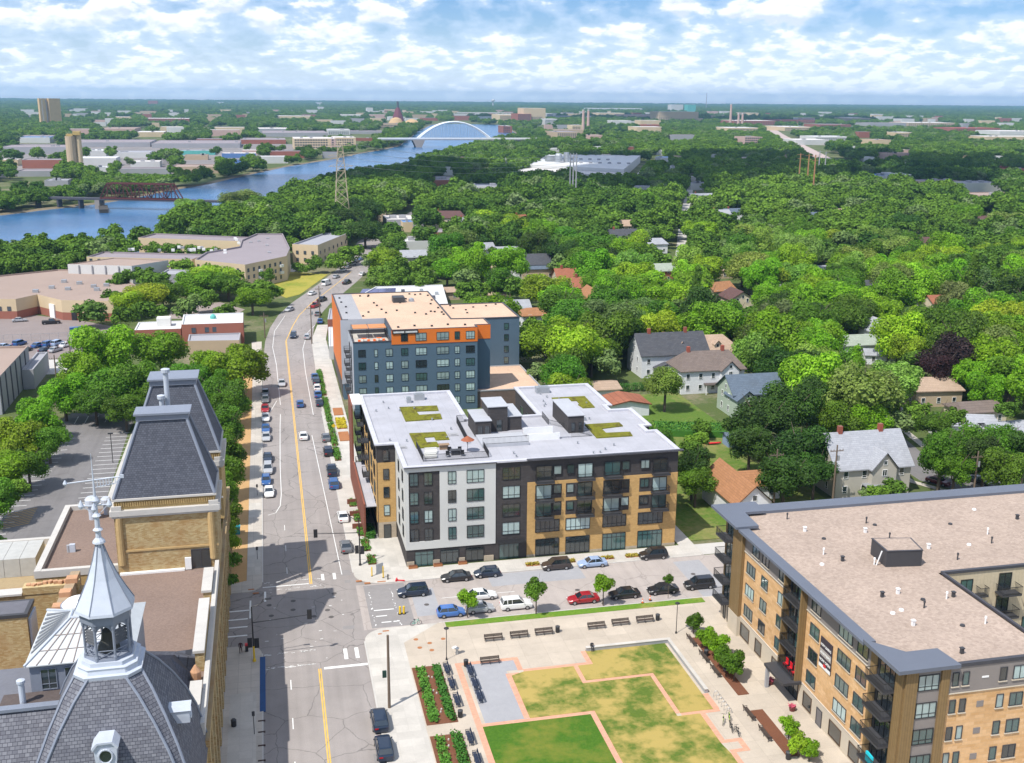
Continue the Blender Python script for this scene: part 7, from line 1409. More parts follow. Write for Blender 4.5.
FB = [ # px0 px1 py h depth wall roof windows label
 (148, 158, 106, 34, 60, 'brick', 'red', 'reddish brown block on the skyline at far left'), (145, 190, 122, 9, 90, 'brick', 'white', 'red and white school building in the far trees'), (112, 132, 119, 6, 60, 'cream', 'pale', 'low cream building beside the far school'),
 (18, 52, 141, 7, 60, 'tan', 'mauve', 'low tan shed on the far bank near the left edge'), (20, 50, 143, 8, 40, 'white', 'blue', 'long shed with blue roof on the far bank'), (0, 66, 154, 8, 70, 'grey', 'mauve', 'long pale grey warehouse across the river at far left'), (85, 106, 156, 6, 40, 'white', 'white', 'white shed beside the dark tree on the far bank'), (114, 150, 158, 6, 50, 'white', 'grey', 'long white shed right of the dark tree on the far bank'),
 (93, 112, 166, 5, 30, 'white', 'white', 'low white roof near the silo foot'), (92, 108, 172, 4, 20, 'white', 'white', 'white roof behind the river trees beside the silo'), (131, 160, 168, 6, 26, 'white', 'pale', 'white low office behind the far bank trees'), (30, 46, 165, 5, 20, 'white', 'white', 'white truck shed left of the silo'), (0, 18, 166, 6, 20, 'cream', 'pale', 'cream shed at the left edge on the far bank'),
 (45, 68, 186, 4, 20, 'grey', 'grey', 'low grey shed among trees under the silo'), (100, 135, 132, 6, 120, 'pink', 'brown', 'pinkish shed in the far industrial strip, nearest the school'), (136, 164, 137, 8, 70, 'cream', 'pale', 'cream hall in the far industrial strip'), (66, 150, 147, 6, 110, 'grey', 'mauve', 'wide mauve roofed yard building in the far strip'),
 (152, 240, 148, 6, 120, 'grey', 'mauve', 'very long mauve roofed shed across the river'), (180, 215, 155, 5, 30, 'teal', 'grey', 'pale green shed across the river'), (185, 208, 160, 5, 22, 'tan', 'brown', 'tan yard shed by the far bank trees'), (222, 256, 158, 5, 26, 'blue', 'pale', 'shed with blue front by the far bank'), (230, 245, 164, 4, 14, 'blue', 'grey', 'small blue shed at the water side'),
 (240, 286, 144, 6, 90, 'brick', 'mauve', 'low brick shed behind the boat yard'), (256, 290, 133, 8, 90, 'grey', 'pale', 'pale hall left of the cream warehouse'), (262, 328, 137, 7, 140, 'grey', 'mauve', 'long grey roof behind the cream warehouse'), (294, 331, 149, 14, 70, 'cream', 'pale', 'big cream warehouse on the far river bank'), (331, 336, 149, 14, 60, 'pink', 'pale', 'narrow brown tower bay of the cream warehouse'), (334, 356, 146, 12, 60, 'cream', 'pale', 'lower cream warehouse at the river bend'),
 (328, 350, 135, 10, 50, 'white', 'white', 'white works hall behind the river bend'), (275, 312, 119, 9, 110, 'cream', 'pale', 'cream commercial strip in the far left trees'), (216, 224, 104, 16, 80, 'white', 'white', 'white block near the skyline at far left'), (316, 322, 105, 22, 60, 'white', 'white', 'white tower on the skyline left of the arch bridge'), (318, 324, 111, 20, 50, 'white', 'white', 'white block below the skyline left of the arch bridge'),
 (340, 362, 117, 8, 100, 'white', 'pale', 'white low building left of the domes'), (367, 373, 114, 26, 50, 'white', 'white', 'bright white block above the salt domes'), (380, 400, 128, 10, 40, 'tan', 'brown', 'tan works below the salt domes'), (340, 385, 134, 5, 60, 'grey', 'mauve', 'grey dock yard left of the arch bridge'), (345, 376, 141, 4, 14, 'brick', 'red', 'long red barge shed on the far bank'),
 (500, 520, 123, 24, 120, 'cream', 'pale', 'cream building right of the arch bridge'), (518, 531, 124, 28, 90, 'brick', 'red', 'red brick building right of the arch bridge'), (524, 545, 124, 44, 80, 'cream', 'pale', 'tall cream mill building right of the arch bridge'), (545, 557, 125, 16, 60, 'white', 'white', 'white wing of the tall cream mill'), (503, 512, 133, 14, 50, 'brick', 'pale', 'brick works beside the river past the arch bridge'),
 (557, 580, 139, 12, 90, 'tan', 'mauve', 'tan and mauve yard building in the far wood'), (572, 582, 133, 16, 40, 'cream', 'pale', 'cream block in the far wood'), (590, 606, 139, 6, 60, 'pink', 'pink' if 0 else 'brown', 'pink shed in the far wood above the white factory'), (595, 640, 110, 10, 200, 'white', 'white', 'long white roof on the skyline'), (600, 625, 116, 12, 120, 'cream', 'pale', 'cream cluster on the skyline below the long white roof'), (625, 655, 118, 12, 120, 'pink', 'brown', 'brown cluster on the skyline'),
 (660, 697, 123, 34, 90, 'tan', 'pale', 'tan grain elevator block on the skyline'), (672, 682, 112, 42, 60, 'white', 'white', 'white headhouse over the tan grain elevator'), (688, 695, 113, 44, 50, 'teal', 'white', 'pale green headhouse over the tan grain elevator'), (643, 660, 128, 8, 40, 'brick', 'red', 'red roofed house row in the far wood'),
 (744, 762, 146, 14, 40, 'pink', 'brown', 'pinkish brown building with dark windows in the far wood'), (728, 760, 132, 9, 90, 'cream', 'pale', 'cream roof behind the pinkish brown building'), (735, 775, 125, 12, 120, 'brick', 'pale', 'brick works with chimneys near the skyline'), (785, 812, 131, 9, 120, 'cream', 'pale', 'pale roof right of the far avenue'), (780, 815, 123, 9, 120, 'brick', 'red', 'red roofed works near the skyline'), (795, 830, 145, 8, 60, 'white', 'pale', 'white roof strip in the bright far wood'), (815, 850, 142, 9, 60, 'white', 'white', 'white building strip beside the far avenue'),
 (820, 850, 128, 9, 90, 'brick', 'mauve', 'dark red sheds near the skyline, right of the far avenue'), (850, 870, 121, 10, 120, 'tan', 'pale', 'tan skyline strip at right'), (870, 905, 126, 8, 90, 'grey', 'mauve', 'grey yard with sheds near the skyline at right'), (896, 914, 137, 9, 50, 'cream', 'pale', 'cream block in the bright far wood'), (872, 893, 145, 8, 50, 'cream', 'brown', 'cream house row in the bright far wood'), (910, 955, 126, 9, 120, 'tan', 'pale', 'long tan roof near the skyline at right'), (955, 1000, 132, 9, 90, 'brick', 'red', 'row of dark red sheds near the skyline at right'), (1000, 1040, 135, 8, 90, 'white', 'pale', 'white sheds at the right picture edge near the skyline'), (985, 1040, 141, 8, 60, 'cream', 'pale', 'cream strip at the right picture edge above the bright wood'),
 (887, 912, 161, 9, 30, 'pink', 'brown', 'brown roofed school like block in the right wood'), (874, 901, 184, 7, 26, 'white', 'blue', 'pale shed with bluish roof among right hand trees'), (904, 916, 186, 9, 40, 'white', 'white', 'white barrel like hall behind the pale sheds'), (917, 962, 190, 7, 22, 'cream', 'mauve', 'long cream shed with mauve roof in the right wood'), (962, 1004, 192, 7, 24, 'white', 'grey', 'long pale shed continuing the cream one'), (980, 1030, 203, 5, 30, 'pink', 'brown', 'row of low pinkish flat roofs at the right edge'), (985, 1012, 173, 6, 24, 'brick', 'red', 'bright red roofed row in the right wood'), (1008, 1040, 176, 6, 24, 'brick', 'red', 'red roofed row at the right edge'),
 (660, 672, 163, 6, 18, 'white', 'blue', 'white house with blue roof above the alley'), (690, 712, 190, 5, 14, 'white', 'grey', 'low white shed in a row above the alley'), (672, 680, 172, 5, 16, 'white', 'white', 'small white roof above the alley trees')]
for a in FB: far(a[0], a[1], a[2], a[3], a[4], a[5], a[6], a[7], win=3.4 if a[3] >= 9 and a[2] > 120 else 0)
yardm = M('far_yard_ground', (.22, .20, .195), .95, .3, .03)
for poly in ([(-1400, 1180), (-700, 960), (-350, 900), (-180, 1120), (-60, 1080), (30, 1330), (120, 1560), (150, 1720), (-100, 1800), (-700, 1750), (-1400, 1700)],):
    b = MB(); b.sheet(poly, .06); struct('industrial_yard_ground', b, yardm)
RS5 = random.Random(55); PROC = []
CW = [('white', 'white'), ('cream', 'pale'), ('grey', 'mauve'), ('tan', 'brown'), ('white', 'grey'), ('brick', 'mauve'), ('pink', 'pale'), ('white', 'white')]
def proc(n, xr, yr, wr, hr, what):
    for _ in range(n * 8):
        if n <= 0: return
        x, y = RS5.uniform(*xr), RS5.uniform(*yr); w_ = RS5.uniform(*wr); p = PX(x, y, 5)
        if not (0 < p[0] < 1024) or not free(x, y) or not free(x + w_, y) or not free(x, y + 25): continue
        h = RS5.uniform(*hr); c_ = CW[RS5.randrange(8)]; d_ = RS5.uniform(.4, 1) * w_; poly = rect(x, x + w_, y, y + d_); t = thing('building', '', 'building', (x, y, 0), 'buildings beyond the trees'); block(t, poly, h, c_[0], c_[1]); PROC.append((t, x + w_ / 2, y, h, c_[0], c_[1], what, w_)); n -= 1
proc(80, (-900, 140), (1060, 1780), (14, 48), (4, 9), 'shed'); proc(60, (-1400, 700), (1900, 5200), (18, 60), (8, 15), 'building'); proc(80, (500, 3000), (1700, 5600), (18, 70), (8, 15), 'building'); proc(26, (150, 900), (620, 1500), (12, 20), (6, 7.5), 'house')
for k, (px, lab, h) in enumerate(((388, 'ochre salt dome on the far bank near the arch bridge, left one', 26), (412, 'ochre salt dome on the far bank, the one nearer the arch bridge', 22))):
    x, y = G(px + (0 if k else 8), 126); t = thing('storage_dome', lab, 'dome', (x, y, 0), 'salt domes'); MB().lathe([(20, 0), (20, 4)], x, y, 20).build('wall', FW['tan'], t); MB().lathe([(21, 4), (18, 10), (13, h - 8), (6, h - 5), (1, h - 4)], x, y, 20, mi=0).build('roof', M('dome_ochre', (.50, .34, .18), .9), t); keep_off(rect(x - 40, x + 40, y - 100, y + 40))
x, y = G(398, 122); t = thing('headframe', 'dark red conical stack between the two salt domes', 'tower', (x, y, 0)); MB().lathe([(20, 0), (14, 20), (5, 42)], x, y, 8).build('body', M('dark_red', (.16, .04, .05), .8), t); MB().lathe([(3, 42), (3, 60)], x, y, 8).build('stack', FW['dark'], t)
for k, (px, py, h) in enumerate(((730, 128, 60), (738, 127, 36), (742, 127, 36), (583, 131, 46), (588, 131, 46))): x, y = G(px, py); t = thing('chimney_stack', 'slender pale chimney near the skyline, %s' % ('tallest beside the brick works', 'short one of a pair beside the brick works', 'farther short one of a pair beside the brick works', 'nearer one of two behind the cream mill', 'farther one of two behind the cream mill')[k], 'chimney', (x, y, 0), 'far chimneys'); MB().lathe([(4, 0), (2.6, h)], x, y, 10).build('shaft', FW['pink'], t); MB().lathe([(3, h), (3, h + 2)], x, y, 10).build('rim', FW['white'], t)
for k, (px, py, h) in enumerate(((493, 104.5, 60), (706, 107, 120), (320, 104.6, 30))):
    x, y = G(px, py + 3); t = thing('skyline_tower', 'tiny tower on the skyline, %s' % ('pale water tank right of the arch bridge', 'thin mast above the far elevator', 'short pale one above the river bend')[k], 'tower', (x, y, 0)); MB().lathe([(3, 0), (2, h)] if k != 0 else [(5, 0), (5, 42), (14, 48), (14, 58), (4, 62)], x, y, 10).build('shaft', FW['white'] if k != 1 else FW['grey'], t)

# ---------------------------------------------------------------- bridges and pylons
rust = M('rusty_truss', (.10, .03, .028), .9, .2, 1); pier = M('pier_stone', (.27, .24, .22), .9, .15, .5); deckm = M('dark_deck', (.07, .07, .085), .8)
tb = thing('truss_bridge', 'rusty red steel truss railway bridge over the left arm of the river', 'bridge', (-80, 742, 0)); A, B_ = Vector((-104, 752, 7.5)), Vector((-53, 733, 7.5)); D = (B_ - A); L = D.length; D.normalize(); Nn = Vector((-D.y, D.x, 0)) * 2.6
def tp_(s, side, z): p = A + D * s + Nn * side; return (p.x, p.y, 7.5 + z)
tr = MB(); n = 10
for sd in (-1, 1):
    tr.tube(tp_(0, sd, 0), tp_(L, sd, 0), .6, 4); tr.tube(tp_(L / n, sd, 9.5), tp_(L - L / n, sd, 9.5), .6, 4); tr.tube(tp_(0, sd, 0), tp_(L / n, sd, 9.5), .5, 4); tr.tube(tp_(L, sd, 0), tp_(L - L / n, sd, 9.5), .5, 4)
    for k in range(1, n): s = L * k / n; tr.tube(tp_(s, sd, 0), tp_(s, sd, 9.5), .34, 4); k < n - 1 and tr.tube(tp_(s, sd, 9.5 if k % 2 else 0), tp_(s + L / n, sd, 0 if k % 2 else 9.5), .36, 4)
for k in range(1, n): s = L * k / n; tr.tube(tp_(s, -1, 9.5), tp_(s, 1, 9.5), .16, 4)
tr.build('truss', rust, tb); d = MB(); E1, E2 = tp_(-48, -1, -.6), tp_(-48, 1, -.6); d.loft([[tp_(s, -1.1, -1.4), tp_(s, 1.1, -1.4), tp_(s, 1.1, -.1), tp_(s, -1.1, -.1)] for s in (-60, 0, L, L + 75)]); d.build('deck', deckm, tb)
for s in (-45, -30, -15): p = A + D * s; MB().obox(p.x, p.y, 1.2, 5, 0, 6.1, math.atan2(D.y, D.x)).build('trestle', deckm, tb)
for s, w_ in ((-2, 3.2), (L + 2, 3.2)): p = A + D * s; MB().obox(p.x, p.y, w_, 7, 0, 6.1, math.atan2(D.y, D.x)).build('pier', pier, tb); MB().obox(p.x + (4 if s < 0 else -3), p.y - 14, 5.5, 30, .2, 2.6, math.atan2(D.y, D.x) + .5).build('timber_fender', M('old_timber', (.06, .055, .05), .9), tb)
landmark(-78, 742, 12, 'the rusty truss bridge')
ab = thing('arch_bridge', 'white steel arch road bridge with hangers across the river', 'bridge', (250, 1640, 0)); yA = 1640.0
def atY(px, py, Y): d = ray(px, py); t = Y / d.y; return d.x * t, H + d.z * t
xl, zl = atY(340 + 440 / 5.65, 90 + 268 / 5.65, yA); xr_, zr_ = atY(340 + 846 / 5.65, 90 + 278 / 5.65, yA); xt, zt = atY(340 + 640 / 5.65, 90 + 180 / 5.65, yA); dz_ = (zl + zr_) / 2
def az(u): return dz_ + (zt - dz_) * (1 - (2 * u - 1) ** 2)
a = MB(); 
for sd in (-1, 1):
    pts = [(xl + (xr_ - xl) * k / 20, yA + sd * (9 - 3.5 * math.sin(math.pi * k / 20)), az(k / 20)) for k in range(21)]; a.path(pts, 1.15, 6)
a.path([(xl + (xr_ - xl) * u, yA, az(u)) for u in (.35, .36)], .5, 4)
for k in (6, 8, 10, 12, 14): u = k / 20; a.tube((xl + (xr_ - xl) * u, yA - 6, az(u)), (xl + (xr_ - xl) * u, yA + 6, az(u)), .5, 4)
a.build('arch', M('white_steel', (.74, .77, .80), .5), ab); hn = MB()
for k in range(2, 19):
    for sd in (-1, 1): u = k / 20; x = xl + (xr_ - xl) * u; hn.tube((x, yA + sd * (9 - 3.5 * math.sin(math.pi * u)), az(u)), (x, yA + sd * 9, dz_), .22, 3)
hn.build('hanger', steel, ab); MB().box(xl - 60, xr_ + 75, yA - 10, yA + 10, dz_ - 2.4, dz_).build('deck', FW['grey'], ab); MB().box(xl - 60, xr_ + 75, yA - 10.3, yA - 10.05, dz_ - 1, dz_ + 1.4).build('parapet', white, ab)
for x in (xl, xr_): MB().prism(rect(x - 4, x + 4, yA - 12, yA + 12), .2, dz_ - 2.5, top=rect(x - 9, x + 9, yA - 11, yA + 11)).build('pier', pier, ab)
keep_off(rect(xl - 60, xr_ + 60, yA - 60, yA + 14)); landmark((xl + xr_) / 2, yA, 20, 'the white arch bridge')
x, y = G(480, 117); t = thing('beam_bridge', 'long low pale bridge across the river beyond the arch bridge', 'bridge', (x, y, 0)); MB().box(x - 90, x + 130, y - 8, y + 8, 14, 18).build('deck', FW['white'], t)
for k in range(5): MB().box(x - 70 + k * 42, x - 64 + k * 42, y - 7, y + 7, .2, 13.9).build('pier', pier, t)
def pylon(x, y, h, w, m, lab, arms=3):
    t = thing('lattice_pylon', lab, 'pylon', (x, y, 0)); f = MB(); n = 9; rr = lambda k: w / 2 * (1 - .72 * k / n)
    C = [[(x + sx * rr(k), y + sy * rr(k), h * k / n) for sx, sy in ((-1, -1), (1, -1), (1, 1), (-1, 1))] for k in range(n + 1)]
    for k in range(n):
        for i in range(4): j = (i + 1) % 4; f.tube(C[k][i], C[k + 1][i], .17, 4); f.tube(C[k][i], C[k + 1][j], .1, 3); f.tube(C[k][j], C[k + 1][i], .1, 3); f.tube(C[k + 1][i], C[k + 1][j], .1, 3)
    f.build('lattice', m, t); a = MB()
    for k in range(arms): z = h * (.72 + .12 * k); a.tube((x - w * .75, y, z), (x + w * .75, y, z), .2, 4); a.tube((x - w * .75, y, z), (x, y, z + 2), .12, 3); a.tube((x + w * .75, y, z), (x, y, z + 2), .12, 3)
    a.build('crossarm', m, t); return (x, y)
tanst = M('tan_steel', (.46, .38, .28), .7, .1); p1 = pylon(42, 625, 48, 9, tanst, 'tall tan lattice pylon in the wood beside the river')
for k, (px, py, h) in enumerate(((572.5, 206, 30),)): x, y = G(px, py); t = thing('monopole_cluster', 'three pale steel poles together rising from the wood before the white factory', 'pylon', (x, y, 0)); [MB().tube((x + d, y, 0), (x + d, y, 36), .55, 6, r2=.4).build('pole', FW['grey'], t) for d in (-2.2, 0, 2.2)]; [MB().box(x - 3.2, x + 3.2, y - .2, y + .2, 33 - 3 * q, 33.4 - 3 * q).build('crossarm', FW['grey'], t) for q in range(2)]; p2 = (x, y)
for k, (px, py, h) in enumerate(((798, 188, 31), (806, 194, 33), (812, 200, 35), (818, 174, 26), (824, 176, 26))):
    x, y = G(px, py + 4); t = thing('transmission_pole', '%s pole of the line above the far wood, %s' % (('rust brown', 'rust brown', 'rust brown', 'pale grey', 'pale grey')[k], ('farthest rusty one', 'middle rusty one', 'nearest rusty one', 'nearer the far avenue', 'farther from the far avenue')[k]), 'pole', (x, y, 0), 'transmission poles'); m = M('rust_pole', (.36, .19, .09), .8) if k < 3 else FW['grey']; MB().tube((x, y, 0), (x, y, h), .75, 8, r2=.45).build('pole', m, t); MB().tube((x - 3, y, h - 1), (x + 3, y, h - 1), .2, 4).tube((x - 2.4, y, h - 4), (x + 2.4, y, h - 4), .2, 4).build('crossarm', m, t)
def cable(a, c, sag, lab, r=.05):
    m = MB(); pts = [(a[0] + (c[0] - a[0]) * k / 16, a[1] + (c[1] - a[1]) * k / 16, a[2] + (c[2] - a[2]) * k / 16 - sag * 4 * (k / 16) * (1 - k / 16)) for k in range(17)]; m.path(pts, r, 3); return tag(m.build('power_line', steel), lab, 'power line', 'power lines over the wood')
for k in range(4): cable((42 + 6, 625, 35 + k * 4), (p2[0] - 2, p2[1], 28 + k * 2.4), 5, 'thin power line from the tan pylon to the pale poles, %s from the bottom' % ('first', 'second', 'third', 'fourth')[k], .09)
landmark(42, 625, 30, 'the tan lattice pylon'); landmark(*G(812, 198), 20, 'the rusty transmission poles'); landmark(*G(680, 118), 20, 'the tan grain elevator')
# ---------------------------------------------------------------- trees
def crown_mesh(seed, lobes, leaves, size, squash=.85, cone=False, name='crown', far=False):
    """a crown of unit radius: many small leaf clumps over overlapping lobes, with a plain inner mass of darker tint"""
    rs = random.Random(seed); v = []; f = []; tint = []
    L = []
    if cone:
        for k in range(lobes): t = k / lobes; a = rs.uniform(0, 6.28); r = (1 - t) * .42; L.append((Vector((math.cos(a) * r, math.sin(a) * r, -1.2 + 2.5 * t)), .42 * (1 - t) + .16))
    else:
        L.append((Vector((0, 0, 0)), .62))
        for k in range(lobes):
            a = k * 2.399963 + rs.uniform(-.4, .4); z = rs.uniform(-.55, .75); rr = math.sqrt(max(.05, 1 - z * z)) * rs.uniform(.42, .78)
            L.append((Vector((math.cos(a) * rr, math.sin(a) * rr, z * .72)), rs.uniform(.24, .46)))
    tot = sum(r * r for _, r in L)
    for c, r in L:
        n = max(6, int(leaves * r * r / tot)); lt = rs.uniform(.25, .75)
        for _ in range(n):
            d = Vector((rs.gauss(0, 1), rs.gauss(0, 1), rs.gauss(0, 1))).normalized()
            if d.z < -.55 and rs.random() < .7: d.z = -d.z
            rad = r * (rs.uniform(.80, 1.07) if rs.random() < .82 else rs.uniform(.4, .85)); p = c + d * rad
            if not cone and p.length > .5 and any((p - c2).length < r2 * .72 for c2, r2 in L): 
                if rs.random() < .75: continue
            nn = (d + Vector((rs.gauss(0, .38), rs.gauss(0, .38), rs.gauss(0, .38) + .12))).normalized()
            s = size * rs.uniform(.6, 1.35); u = nn.orthogonal().normalized(); w = nn.cross(u); a = rs.uniform(0, 6.28); u, w = u * math.cos(a) + w * math.sin(a), w * math.cos(a) - u * math.sin(a)
            q = [p + u * s * rs.uniform(.7, 1.1), p + w * s * rs.uniform(.5, .9), p - u * s * rs.uniform(.7, 1.1), p - w * s * rs.uniform(.5, .9)]
            q[0] += nn * s * rs.uniform(-.4, .1); q[2] += nn * s * rs.uniform(-.4, .1)
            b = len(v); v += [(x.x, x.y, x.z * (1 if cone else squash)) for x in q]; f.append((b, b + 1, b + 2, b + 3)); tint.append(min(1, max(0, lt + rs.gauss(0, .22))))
    for c, r in L:      # inner mass, tinted darker than most leaves, so that the sky does not show through everywhere
        b = len(v); r2 = r * .72; ph = [(0, 0, 1)] + [(math.cos(i * 1.2566) * .9, math.sin(i * 1.2566) * .9, .4) for i in range(5)] + [(math.cos(i * 1.2566 + .6) * .9, math.sin(i * 1.2566 + .6) * .9, -.4) for i in range(5)] + [(0, 0, -1)]
        v += [((c.x + x * r2), (c.y + y * r2), (c.z + z * r2) * (1 if cone else squash)) for x, y, z in ph]
        fs = [(0, 1 + i, 1 + (i + 1) % 5) for i in range(5)] + [(1 + i, 6 + i, 1 + (i + 1) % 5) for i in range(5)] + [(1 + (i + 1) % 5, 6 + i, 6 + (i + 1) % 5) for i in range(5)] + [(11, 6 + (i + 1) % 5, 6 + i) for i in range(5)]
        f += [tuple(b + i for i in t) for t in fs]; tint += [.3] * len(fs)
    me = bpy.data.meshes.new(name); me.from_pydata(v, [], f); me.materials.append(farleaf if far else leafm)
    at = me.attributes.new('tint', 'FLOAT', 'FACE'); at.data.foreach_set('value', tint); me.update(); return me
CR = [crown_mesh(s, n, 8500, .045, q) for s, n, q in ((1, 13, .85), (2, 17, .8), (3, 11, .95), (4, 20, .75), (5, 15, .9), (6, 24, .82), (7, 12, 1.05), (8, 18, .7))]
CN = [crown_mesh(20 + s, 26, 3800, .05, 1, True) for s in range(3)]
SM = [crown_mesh(30 + s, 9, 2200, .085, 1.0) for s in range(3)]
def trunk_mesh(seed):
    rs = random.Random(seed); b = MB(); b.tube((0, 0, -1), (.02, .01, 0), .075, 7, r2=.05)
    for k in range(6): a = k * 1.05 + rs.uniform(-.3, .3); z = rs.uniform(-.45, -.05); e = (math.cos(a) * .5, math.sin(a) * .5, z + rs.uniform(.3, .55)); b.tube((0, 0, z), e, .032, 5, r2=.012); b.tube(e, (e[0] * 1.4, e[1] * 1.4, e[2] + .2), .014, 4, r2=.005)
    return b.mesh('trunk', bark)
TRM = [trunk_mesh(s) for s in range(3)]
TREES = []
TCOL = {'lime green': (.245, .375, .028), 'fresh green': (.17, .32, .018), 'mid green': (.095, .195, .020), 'dark green': (.050, .11, .02), 'pale green': (.22, .33, .09), 'grey green': (.15, .21, .09), 'yellow green': (.37, .47, .03), 'deep purple': (.045, .022, .038), 'blue green': (.085, .135, .115)}
def add_tree(x, y, r, hc, colr, kind='leafy'):
    """hc: height of the crown's centre; r: crown radius"""
    TREES.append((x, y, r, hc, colr, kind))
def mt(px, py, rp, colr, hc=7.5, kind='leafy'):
    x, y = G(px, py, hc); r = rp * DIST(x, y, hc) / F; add_tree(x, y, r, hc, colr, kind)
